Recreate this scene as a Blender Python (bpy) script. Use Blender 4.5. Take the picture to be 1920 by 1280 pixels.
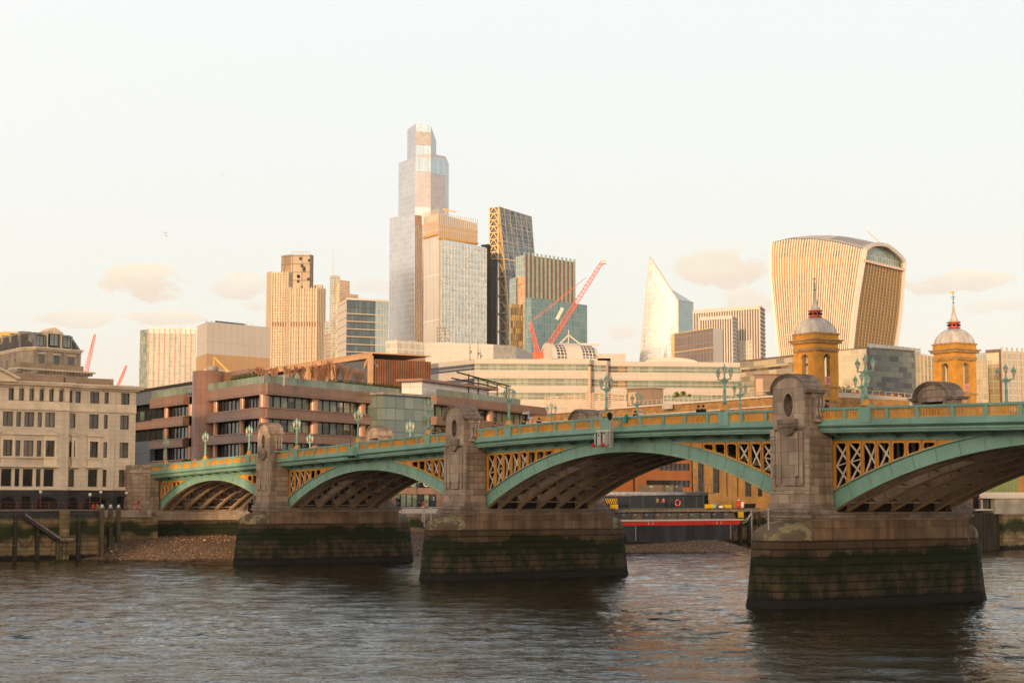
import bpy, math, random
from mathutils import Vector, Matrix
random.seed(7)
sc = bpy.context.scene
for o in list(bpy.data.objects): bpy.data.objects.remove(o)
col = sc.collection
# ------------------------------------------------------------ camera
F, HY, CH = 3093.0, 934.7, 7.5
PIT = math.atan((HY-640)/F)
cd = bpy.data.cameras.new('camera'); cam = bpy.data.objects.new('camera', cd); col.objects.link(cam)
cd.sensor_width = 36; cd.lens = F/1920*36; cd.clip_start = .5; cd.clip_end = 9000
cam.location = (0, 0, CH); cam.rotation_euler = (math.pi/2+PIT, 0, 0); sc.camera = cam
# ------------------------------------------------------------ light
SUN_AZ = math.atan2(-.954, -.30); SUN_EL = math.radians(6.3)
sdir = Vector((math.cos(SUN_AZ)*math.cos(SUN_EL), math.sin(SUN_AZ)*math.cos(SUN_EL), math.sin(SUN_EL)))
sl = bpy.data.lights.new('sun', 'SUN'); so = bpy.data.objects.new('sun', sl); col.objects.link(so)
sl.energy = 5.0; sl.angle = math.radians(.6); sl.color = (1, .66, .37)
so.rotation_euler = sdir.to_track_quat('Z', 'Y').to_euler()
w = bpy.data.worlds.new('World'); sc.world = w; w.use_nodes = True
def build_world():
    nt = w.node_tree; nt.nodes.clear(); N = nt.nodes.new; L = nt.links.new
    def math_(op, a, b=None, c=None, clamp=False):
        n = N('ShaderNodeMath'); n.operation = op; n.use_clamp = clamp
        for i, v in enumerate((a, b, c)):
            if v is None: continue
            if isinstance(v, (int, float)): n.inputs[i].default_value = v
            else: L(v, n.inputs[i])
        return n.outputs[0]
    def mix(f, a, b):
        n = N('ShaderNodeMix'); n.data_type = 'RGBA'
        for s, v in ((0, f), (6, a), (7, b)):
            if isinstance(v, (int, float)): n.inputs[s].default_value = v
            elif isinstance(v, tuple): n.inputs[s].default_value = (*v, 1)
            else: L(v, n.inputs[s])
        return n.outputs[2]
    sky = N('ShaderNodeTexSky'); sky.sky_type = 'NISHITA'; sky.sun_disc = False
    sky.sun_elevation = SUN_EL; sky.sun_rotation = math.pi/2-SUN_AZ; sky.air_density = 1.2; sky.dust_density = 2
    b1 = N('ShaderNodeBackground'); b1.inputs[1].default_value = .05; L(sky.outputs[0], b1.inputs[0])
    tc = N('ShaderNodeTexCoord'); sep = N('ShaderNodeSeparateXYZ'); L(tc.outputs['Generated'], sep.inputs[0])
    x, y, z = sep.outputs
    zz = math_('MAXIMUM', z, 0.0)
    # thin veil of bright cloud over the whole sky, bluer and darker overhead, brightest round the low sun
    dot = N('ShaderNodeVectorMath'); dot.operation = 'DOT_PRODUCT'; L(tc.outputs['Generated'], dot.inputs[0]); dot.inputs[1].default_value = sdir
    glow = math_('POWER', math_('MULTIPLY_ADD', dot.outputs['Value'], .5, .5, clamp=True), 2.0)
    up = math_('MULTIPLY', zz, 1.9, clamp=True); up = math_('SMOOTHSTEP', up, None) if False else up
    vn = N('ShaderNodeTexNoise'); vn.inputs['Scale'].default_value = 2.2; vn.inputs['Detail'].default_value = 5; L(tc.outputs['Generated'], vn.inputs['Vector'])
    ramp = N('ShaderNodeValToRGB'); L(up, ramp.inputs[0]); e = ramp.color_ramp.elements
    e[0].position = 0; e[0].color = (.94, .82, .75, 1); e[1].position = 1; e[1].color = (.12, .16, .22, 1)
    a = ramp.color_ramp.elements.new(.22); a.color = (.90, .88, .86, 1)
    a = ramp.color_ramp.elements.new(.62); a.color = (.96, .965, .97, 1)
    a = ramp.color_ramp.elements.new(.8); a.color = (.46, .51, .57, 1)
    veil = ramp.outputs[0]
    # pink cumulus low over the city: ellipses in sky direction broken up by noise
    az = math_('ARCTAN2', x, y); el = math_('ARCSINE', z)
    nz = N('ShaderNodeTexNoise'); nz.inputs['Scale'].default_value = 26; nz.inputs['Detail'].default_value = 7; nz.inputs['Roughness'].default_value = .62
    mp = N('ShaderNodeMapping'); mp.inputs['Scale'].default_value = (1, 1, 1.8); L(tc.outputs['Generated'], mp.inputs[0]); L(mp.outputs[0], nz.inputs['Vector'])
    nzc = math_('SUBTRACT', nz.outputs[0], .5)
    c = veil
    for (px, py, rx, ry, s) in [(130, 606, 95, 15, .6), (300, 603, 95, 15, .75), (268, 538, 92, 32, 1.0), (445, 543, 58, 24, .75), (490, 575, 45, 14, .45), (700, 530, 45, 20, .4), (1410, 562, 60, 26, .8), (1365, 500, 100, 42, 1.0), (1330, 590, 50, 16, .4),
                             (1170, 620, 34, 22, .5), (1790, 540, 105, 20, .85), (1900, 585, 80, 16, .4), (-300, 560, 200, 40, .8), (2300, 560, 250, 45, .8)]:
        a0 = math.atan((px-960)/3107); e0 = math.atan((HY-py)/3107); ra = rx/3107; re = ry/3107
        da = math_('DIVIDE', math_('SUBTRACT', az, a0), ra); de = math_('DIVIDE', math_('SUBTRACT', el, e0), re)
        d = math_('ADD', math_('MULTIPLY', da, da), math_('MULTIPLY', de, de))
        d = math_('SUBTRACT', 1.0, math_('ADD', d, math_('MULTIPLY', nzc, -6.2)))
        d = math_('MULTIPLY', math_('MULTIPLY', d, 1.9, clamp=True), s*.95)
        sh = math_('ADD', math_('MULTIPLY_ADD', de, .42, .5), math_('MULTIPLY', nzc, 1.6)); shc = math_('MULTIPLY', sh, 1.0, clamp=True)
        c = mix(d, c, mix(shc, (.84, .64, .57), (1.0, .86, .69)))
    warm = mix(glow, (1, .995, .985), (1.0, .74, .50))
    m = N('ShaderNodeMix'); m.data_type = 'RGBA'; m.blend_type = 'MULTIPLY'; m.inputs[0].default_value = 1; L(c, m.inputs[6]); L(warm, m.inputs[7])
    b2 = N('ShaderNodeBackground'); L(m.outputs[2], b2.inputs[0])
    L(math_('MULTIPLY_ADD', glow, 3.2, .87), b2.inputs[1])
    add = N('ShaderNodeAddShader'); L(b1.outputs[0], add.inputs[0]); L(b2.outputs[0], add.inputs[1])
    out = N('ShaderNodeOutputWorld'); L(add.outputs[0], out.inputs[0])
build_world()
vs = sc.view_settings; vs.view_transform = 'Standard'; vs.look = 'None'; vs.exposure = 0.0; vs.gamma = 1; vs.use_curve_mapping = False
sc.render.engine = 'CYCLES'; sc.cycles.max_bounces = 6; sc.cycles.transparent_max_bounces = 8
# ------------------------------------------------------------ frames and pixel rays (used to turn measured corners into real places)
TH = math.radians(32.68)
BO = Vector((9.2, 137.8, 0)); BU = Vector((math.sin(TH), -math.cos(TH), 0)); BT = Vector((math.cos(TH), math.sin(TH), 0))
RZ = math.atan2(BU.y, BU.x); CAM = Vector((0, 0, CH))
def bw(s, t, z=0): return BO+BU*s+BT*t+Vector((0, 0, z))
def ray(x, y):
    a = (x-960)/F; b = (640-y)/F
    return Vector((a, math.cos(PIT)-b*math.sin(PIT), math.sin(PIT)+b*math.cos(PIT)))
def on_z(x, y, z): r = ray(x, y); return CAM+r*((z-CH)/r.z)
def on_y(x, y, Y): r = ray(x, y); return CAM+r*(Y/r.y)
def on_s(x, y, s):
    r = ray(x, y); q = CAM+r*((s-(CAM-BO).dot(BU))/r.dot(BU)); return (q-BO).dot(BT), q.z
def on_t(x, y, t):
    r = ray(x, y); q = CAM+r*((t-(CAM-BO).dot(BT))/r.dot(BT)); return (q-BO).dot(BU), q.z
# ------------------------------------------------------------ materials
MATS = {}
def newmat(name):
    m = bpy.data.materials.new(name); m.use_nodes = True; nt = m.node_tree
    return m, nt, nt.nodes['Principled BSDF']
def node(nt, t, **kw):
    n = nt.nodes.new(t)
    for k, v in kw.items(): setattr(n, k, v)
    return n
def mixrgb(nt, f, a, b, blend='MIX'):
    n = nt.nodes.new('ShaderNodeMix'); n.data_type = 'RGBA'; n.blend_type = blend
    for s, v in ((0, f), (6, a), (7, b)):
        if isinstance(v, (int, float)): n.inputs[s].default_value = v
        elif isinstance(v, tuple): n.inputs[s].default_value = (*v[:3], 1)
        else: nt.links.new(v, n.inputs[s])
    return n.outputs[2]
def noise(nt, scale, detail=4, coord='Object', stretch=(1, 1, 1), rough=.55, dist=0):
    tc = node(nt, 'ShaderNodeTexCoord'); mp = node(nt, 'ShaderNodeMapping'); mp.inputs['Scale'].default_value = stretch
    n = node(nt, 'ShaderNodeTexNoise'); n.inputs['Scale'].default_value = scale; n.inputs['Detail'].default_value = detail; n.inputs['Roughness'].default_value = rough; n.inputs['Distortion'].default_value = dist
    nt.links.new(tc.outputs[coord], mp.inputs[0]); nt.links.new(mp.outputs[0], n.inputs['Vector']); return n.outputs[0]
def rampf(nt, v, a, b):
    r = node(nt, 'ShaderNodeMapRange'); r.inputs[1].default_value = a; r.inputs[2].default_value = b; nt.links.new(v, r.inputs[0]); return r.outputs[0]
def mul(c, k): return tuple(min(1, x*k) for x in c)
def plain(name, c, rough=.7, metal=0, var=.25, scale=.6, bump=0, stretch=(1, 1, 1), emit=None):
    if name in MATS: return MATS[name]
    m, nt, b = newmat(name)
    nz = noise(nt, scale, 6, stretch=stretch)
    f = rampf(nt, nz, .3, .7)
    nt.links.new(mixrgb(nt, f, mul(c, 1-var), mul(c, 1+var*.6)), b.inputs['Base Color'])
    b.inputs['Roughness'].default_value = rough; b.inputs['Metallic'].default_value = metal
    if rough > .4: b.inputs['Specular IOR Level'].default_value = .12
    if bump:
        bp = node(nt, 'ShaderNodeBump'); bp.inputs['Strength'].default_value = bump; bp.inputs['Distance'].default_value = .05
        n2 = noise(nt, scale*8, 4); nt.links.new(n2, bp.inputs['Height']); nt.links.new(bp.outputs[0], b.inputs['Normal'])
    MATS[name] = m; return m
def brick(name, c1, c2, mortar, w, h, ms=.02, off=.5, rough=.8, metal=0, bias=0, var=.2, vscale=.4, bump=.4, streak=0, glossmort=None, bdist=.03):
    """surface divided in blocks or panes, in metres, with a stain noise laid over"""
    if name in MATS: return MATS[name]
    m, nt, b = newmat(name)
    uv = node(nt, 'ShaderNodeUVMap'); uv.uv_map = 'UVMap'
    br = node(nt, 'ShaderNodeTexBrick'); br.offset = off; br.inputs['Scale'].default_value = 1
    br.inputs['Brick Width'].default_value = w; br.inputs['Row Height'].default_value = h; br.inputs['Mortar Size'].default_value = ms; br.inputs['Mortar Smooth'].default_value = .1
    br.inputs['Bias'].default_value = bias
    for k, v in (('Color1', c1), ('Color2', c2), ('Mortar', mortar)): br.inputs[k].default_value = (*v, 1)
    nt.links.new(uv.outputs[0], br.inputs['Vector'])
    nz = rampf(nt, noise(nt, vscale, 6), .3, .7)
    c = mixrgb(nt, 1.0, br.outputs['Color'], mixrgb(nt, nz, (1-var,)*3, (1,)*3), 'MULTIPLY')
    if streak:
        st = rampf(nt, noise(nt, 1.0, 5, stretch=(1.3, 1.3, .08)), .45, .75)
        f = node(nt, 'ShaderNodeMath', operation='MULTIPLY'); nt.links.new(st, f.inputs[0]); f.inputs[1].default_value = streak
        c = mixrgb(nt, f.outputs[0], c, (.03, .025, .02))
    nt.links.new(c, b.inputs['Base Color'])
    r = node(nt, 'ShaderNodeMapRange'); nt.links.new(br.outputs['Fac'], r.inputs[0]); r.inputs[3].default_value = rough; r.inputs[4].default_value = .6 if glossmort is None else glossmort
    nt.links.new(r.outputs[0], b.inputs['Roughness']); b.inputs['Metallic'].default_value = metal
    if rough > .4: b.inputs['Specular IOR Level'].default_value = .12
    if bump:
        bp = node(nt, 'ShaderNodeBump'); bp.inputs['Strength'].default_value = bump; bp.inputs['Distance'].default_value = bdist; bp.invert = True
        nt.links.new(br.outputs['Fac'], bp.inputs['Height']); nt.links.new(bp.outputs[0], b.inputs['Normal'])
    MATS[name] = m; return m
def glassy(name, c1, c2, frame, w, h, ms=.08, rough=.12, metal=.0, spec=.8, off=0, bias=0, tilt=.02, var=.2):
    """curtain wall: panes with their own tints and slight tilts, matt mullions"""
    m = brick(name, c1, c2, frame, w, h, ms, off, rough, metal, bias, var, .05, 0)
    nt = m.node_tree; b = nt.nodes['Principled BSDF']; b.inputs['Specular IOR Level'].default_value = spec
    if tilt:
        bp = node(nt, 'ShaderNodeBump'); bp.inputs['Strength'].default_value = .6; bp.inputs['Distance'].default_value = tilt*8
        nz = noise(nt, .12, 2, 'UV'); nt.links.new(nz, bp.inputs['Height']); nt.links.new(bp.outputs[0], b.inputs['Normal'])
    return m
# ------------------------------------------------------------ mesh building
class M:
    def __init__(s, xf=None): s.v = []; s.f = []; s.m = []; s.ms = []; s.xf = xf; s.uv = {}; s.sm = set()
    def mi(s, mat):
        if mat not in s.ms: s.ms.append(mat)
        return s.ms.index(mat)
    def face(s, pts, mat, uv=None, smooth=False):
        i = len(s.v); s.v += [tuple(s.xf(p)) if s.xf else tuple(p) for p in pts]
        s.f.append(tuple(range(i, i+len(pts)))); s.m.append(s.mi(mat))
        if uv: s.uv[len(s.f)-1] = uv
        if smooth: s.sm.add(len(s.f)-1)
    def box(s, x0, x1, y0, y1, z0, z1, mat, top=None, skip=''):
        if x0 > x1: x0, x1 = x1, x0
        if y0 > y1: y0, y1 = y1, y0
        if z0 > z1: z0, z1 = z1, z0
        a = [(x0, y0, z0), (x1, y0, z0), (x1, y1, z0), (x0, y1, z0), (x0, y0, z1), (x1, y0, z1), (x1, y1, z1), (x0, y1, z1)]
        for k, ix in (('f', (0, 1, 5, 4)), ('r', (1, 2, 6, 5)), ('b', (2, 3, 7, 6)), ('l', (3, 0, 4, 7)), ('t', (4, 5, 6, 7)), ('d', (3, 2, 1, 0))):
            if k in skip: continue
            s.face([a[j] for j in ix], (top or mat) if k == 't' else mat)
    def prism(s, poly, z0, z1, mat, top=None, bottom=False):
        n = len(poly); z0s = z0 if isinstance(z0, (list, tuple)) else [z0]*n; z1s = z1 if isinstance(z1, (list, tuple)) else [z1]*n
        for i in range(n):
            j = (i+1) % n; p, q = poly[i], poly[j]
            mm = mat[i] if isinstance(mat, (list, tuple)) else mat
            if mm: s.face([(p[0], p[1], z0s[i]), (q[0], q[1], z0s[j]), (q[0], q[1], z1s[j]), (p[0], p[1], z1s[i])], mm)
        t = top or (mat[0] if isinstance(mat, (list, tuple)) else mat)
        s.face([(poly[i][0], poly[i][1], z1s[i]) for i in range(n)], t)
        if bottom: s.face([(poly[i][0], poly[i][1], z0s[i]) for i in reversed(range(n))], t)
    def bar(s, p, q, w, h, mat, up=(0, 0, 1)):
        p = Vector(p); q = Vector(q); d = (q-p)
        if d.length < 1e-6: return
        d.normalize(); u = Vector(up)
        if abs(d.dot(u)) > .98: u = Vector((1, 0, 0))
        r = d.cross(u).normalized(); u = r.cross(d).normalized(); r *= w/2; u *= h/2
        a = [p-r-u, p+r-u, p+r+u, p-r+u]; b = [q-r-u, q+r-u, q+r+u, q-r+u]
        for i in range(4):
            j = (i+1) % 4; s.face([a[i], a[j], b[j], b[i]], mat)
        s.face(a[::-1], mat); s.face(b, mat)
    def tube(s, p, q, r0, mat, r1=None, n=8, caps=True):
        p = Vector(p); q = Vector(q); r1 = r0 if r1 is None else r1; d = (q-p).normalized()
        u = Vector((0, 0, 1)) if abs(d.z) < .9 else Vector((1, 0, 0)); a = d.cross(u).normalized(); b = a.cross(d)
        A = [p+(a*math.cos(k*2*math.pi/n)+b*math.sin(k*2*math.pi/n))*r0 for k in range(n)]
        B = [q+(a*math.cos(k*2*math.pi/n)+b*math.sin(k*2*math.pi/n))*r1 for k in range(n)]
        for i in range(n):
            j = (i+1) % n; s.face([A[j], A[i], B[i], B[j]], mat, smooth=n > 6)
        if caps: s.face(A, mat); s.face(B[::-1], mat)
    def lathe(s, prof, mat, c=(0, 0), n=12, sx=1, sy=1, ph=0, cap=False):
        R = []
        for r, z in prof: R.append([(c[0]+sx*r*math.cos(ph+k*2*math.pi/n), c[1]+sy*r*math.sin(ph+k*2*math.pi/n), z) for k in range(n)])
        for a, b in zip(R, R[1:]):
            for i in range(n):
                j = (i+1) % n; s.face([a[i], a[j], b[j], b[i]], mat, smooth=n > 8)
        if cap: s.face(R[-1], mat); s.face(R[0][::-1], mat)
    def strip(s, A, B, mat, smooth=False):
        for i in range(len(A)-1): s.face([A[i], A[i+1], B[i+1], B[i]], mat, smooth=smooth)
    def build(s, name, parent=None, label=None):
        me = bpy.data.meshes.new(name); me.from_pydata(s.v, [], s.f)
        for mt in s.ms: me.materials.append(mt)
        me.polygons.foreach_set('material_index', s.m)
        if s.sm:
            me.polygons.foreach_set('use_smooth', [i in s.sm for i in range(len(s.f))])
        uvl = me.uv_layers.new(name='UVMap'); data = [0.0]*(2*len(me.loops)); V = me.vertices
        for fi, p in enumerate(me.polygons):
            if fi in s.uv:
                for k, li in enumerate(p.loop_indices): data[2*li], data[2*li+1] = s.uv[fi][k]
                continue
            n = p.normal
            if abs(n.z) > .75:
                for li in p.loop_indices: c = V[me.loops[li].vertex_index].co; data[2*li] = c.x; data[2*li+1] = c.y
            else:
                tx, ty = -n.y, n.x; l = math.hypot(tx, ty); tx /= l; ty /= l; sc_ = 1/max(.3, math.sqrt(1-n.z*n.z))
                for li in p.loop_indices: c = V[me.loops[li].vertex_index].co; data[2*li] = c.x*tx+c.y*ty; data[2*li+1] = c.z*sc_
        uvl.data.foreach_set('uv', data)
        if s.sm:
            import bmesh
            bm = bmesh.new(); bm.from_mesh(me); bmesh.ops.remove_doubles(bm, verts=bm.verts, dist=.0005); bm.to_mesh(me); bm.free()
        me.update(); o = bpy.data.objects.new(name, me); col.objects.link(o)
        if parent: o.parent = parent
        if label: o['label'] = label
        return o
def tag(o, label, cat, group=None, kind=None):
    if kind: o['kind'] = kind
    o['label'] = label; o['category'] = cat
    if group: o['group'] = group
    return o
def thing(name, label, cat, loc=(0, 0, 0), rz=0, group=None):
    o = bpy.data.objects.new(name, None); col.objects.link(o); o.location = loc; o.rotation_euler = (0, 0, rz); o.empty_display_size = .3
    return tag(o, label, cat, group)
def dup(o, parent=None):
    c = o.copy(); col.objects.link(c)
    if parent: c.parent = parent
    for ch in list(o.children): dup(ch, c)
    return c
def struct(name, m, label=None):
    o = m.build(name); o['kind'] = 'structure'
    if label: o['label'] = label
    return o
# ============================================================ materials used near by
def painted(name, c, rust=.35, rough=.5):
    m, nt, b = newmat(name)
    f1 = rampf(nt, noise(nt, .35, 5), .3, .7); c1 = mixrgb(nt, f1, mul(c, .8), mul(c, 1.12))
    f2 = rampf(nt, noise(nt, 1.6, 6, stretch=(1, 1, .12), rough=.65), .52, .78); k = node(nt, 'ShaderNodeMath', operation='MULTIPLY'); nt.links.new(f2, k.inputs[0]); k.inputs[1].default_value = .5
    c2 = mixrgb(nt, k.outputs[0], c1, mul(c, .38))
    f3 = rampf(nt, noise(nt, 2.4, 8, rough=.7), .64, .74); k = node(nt, 'ShaderNodeMath', operation='MULTIPLY'); nt.links.new(f3, k.inputs[0]); k.inputs[1].default_value = rust
    nt.links.new(mixrgb(nt, k.outputs[0], c2, (.16, .07, .03)), b.inputs['Base Color']); b.inputs['Roughness'].default_value = rough; b.inputs['Specular IOR Level'].default_value = .3
    MATS[name] = m; return m
GREEN = painted('green_paint', (.20, .37, .295))
GREEND = plain('green_paint_soffit', (.085, .21, .17), .6, var=.3, scale=.4)
ORANGE = painted('ochre_paint', (.66, .30, .04), .25)
SEAM = plain('plate_seam', (.07, .13, .10), .7)
BEIGE = plain('cream_steel_paint', (.68, .57, .44), .6, var=.25, scale=.5)
RIB = plain('grey_brown_steel_paint', (.60, .49, .39), .65, var=.35, scale=.3)
FLG = plain('sunlit_tone_flange', (.80, .53, .27), .5, var=.25, scale=.4)  # gold of the low sun on the rib bottoms, put into the colour
SOFF = plain('shaded_deck_underside', (.02, .016, .012), .8, var=.4, scale=.3)  # nearly black: the shade under the deck is painted in
VOID = plain('shade_dark_bracing', (.13, .10, .075), .8, var=.4)  # bracing toned down to paint the shade between the ribs
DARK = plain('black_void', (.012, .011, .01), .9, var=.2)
ASPH = plain('asphalt', (.05, .05, .05), .9)
def stone_mat(name, base, w, h, wet=False, ms=.02, dist=.04, var=.35, streak=.5):
    m = brick(name, base, mul(base, .62), mul(base, .35), w, h, ms, .5, .85, 0, 0, var, .5, .8, streak=streak, bdist=dist)
    if wet:
        nt = m.node_tree; b = nt.nodes['Principled BSDF']; src = b.inputs['Base Color'].links[0].from_socket
        tc = node(nt, 'ShaderNodeTexCoord'); sep = node(nt, 'ShaderNodeSeparateXYZ'); nt.links.new(tc.outputs['Object'], sep.inputs[0])
        n1 = noise(nt, .42, 8, rough=.72, stretch=(1, 1, .3)); n0 = noise(nt, .13, 3); n2 = noise(nt, .9, 6, rough=.65, stretch=(1, 1, .6))
        # height plus wandering
        zz = node(nt, 'ShaderNodeMath', operation='MULTIPLY_ADD'); nt.links.new(n1, zz.inputs[0]); zz.inputs[1].default_value = 3.4; z0n = node(nt, 'ShaderNodeMath', operation='MULTIPLY_ADD'); nt.links.new(n0, z0n.inputs[0]); z0n.inputs[1].default_value = 2.6; nt.links.new(sep.outputs[2], z0n.inputs[2]); nt.links.new(z0n.outputs[0], zz.inputs[2])
        z1 = rampf(nt, zz.outputs[0], 7.15, 6.9)
        c = mixrgb(nt, z1, src, (.020, .026, .010))       # weed band starts here
        g = rampf(nt, n2, .42, .6)
        z2 = node(nt, 'ShaderNodeMath', operation='MULTIPLY_ADD'); nt.links.new(n1, z2.inputs[0]); z2.inputs[1].default_value = 4.2; nt.links.new(sep.outputs[2], z2.inputs[2])
        band = rampf(nt, z2.outputs[0], 5.0, 4.2)
        mm = node(nt, 'ShaderNodeMath', operation='MULTIPLY'); nt.links.new(band, mm.inputs[0]); nt.links.new(g, mm.inputs[1])
        c = mixrgb(nt, mm.outputs[0], c, (.085, .058, .035))  # brown bare courses showing through lower down
        z3 = node(nt, 'ShaderNodeMath', operation='MULTIPLY_ADD'); nt.links.new(n2, z3.inputs[0]); z3.inputs[1].default_value = 1.1; nt.links.new(sep.outputs[2], z3.inputs[2])
        c = mixrgb(nt, rampf(nt, z3.outputs[0], 1.55, 1.2), c, (.02, .018, .015))
        jb = node(nt, 'ShaderNodeTexBrick') if False else [n for n in nt.nodes if n.bl_idname == 'ShaderNodeTexBrick'][0]
        c = mixrgb(nt, jb.outputs['Fac'], c, (.012, .01, .008))
        nt.links.new(c, b.inputs['Base Color'])
    return m
STONE = stone_mat('pier_granite', (.50, .375, .28), 1.05, .56)
STONE2 = stone_mat('pier_granite_smooth', (.52, .40, .305), 1.1, .9, ms=.012, dist=.015, streak=.3)
STONEB = stone_mat('pier_plinth_granite', (.36, .235, .15), 1.5, .78, ms=.012, dist=.02, streak=.7, var=.45)
SHADED = stone_mat('shaded_pier_wall', (.055, .04, .03), 1.05, .56)  # granite darkened to stand for the shade behind the arch springings
STONED = stone_mat('pier_granite_weathered', (.36, .275, .215), 1.3, .8, streak=.5)
WET = stone_mat('tidal_masonry', (.14, .092, .052), 3.4, .57, wet=True, ms=.03, dist=.14)
# ============================================================ the bridge
LAMPS = [-101, -87.2, -73.5, -60.2, -45.1, -30.1, -15.4, -.3, 14.9, 29.7, 44.9, 59.5]
LAMPSF = [-99.9, -86.2, -72.5, -59.2, -44.4, -29.5, -14.9, .1, 15, 29.6, 44.9, 59.5]
ARCH = {1: (-87.36, 18.76, 5.85, 4.05), 2: (-45.01, 20.03, 6.2, 4.4), 3: (0, 21.41, 6.61, 4.83), 4: (45.01, 20.03, 6.68, 4.31)}
def zt(s):
    a = abs(s+1); return 14.22-(.0228*a*a/36 if a < 18 else .0228*(a-9))
RIBT = [0, 1.3, 3.5, 5.72, 7.95, 10.15, 11.4]
def arch_curves(i, n=40):
    c, L, z0, rise = ARCH[i]; R = (L*L+rise*rise)/(2*rise); zc = z0+rise-R; a0 = math.asin(L/R); I = []; E = []
    for k in range(n+1):
        a = -a0+2*a0*k/n; d = .9+.28*(abs(a)/a0)**2
        I.append((c+R*math.sin(a), zc+R*math.cos(a))); E.append((c+(R+d)*math.sin(a), zc+(R+d)*math.cos(a)))
    return I, E
def zext(i, s):
    I, E = arch_curves(i, 60)
    for (a, b), (c, d) in zip(E, E[1:]):
        if a <= s <= c: return b+(d-b)*(s-a)/(c-a)
    return E[0][1]
BR = thing('road_bridge', 'green and ochre iron arch bridge on stone piers crossing the river', 'bridge', BO, RZ)
def sweep(m, prof, s0, s1, mat, n=None, zf=zt):
    """prof: closed list of (t, dz from parapet top), swept along the deck line"""
    n = n or max(1, int(abs(s1-s0)/2.5)); S = [s0+(s1-s0)*k/n for k in range(n+1)]
    P = [[(s, t, zf(s)+dz) for t, dz in prof] for s in S]; k = len(prof)
    for a, b in zip(P, P[1:]):
        for i in range(k):
            j = (i+1) % k; m.face([a[i], b[i], b[j], a[j]][::1], mat)
    m.face(P[0], mat); m.face(P[-1][::-1], mat)
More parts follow.
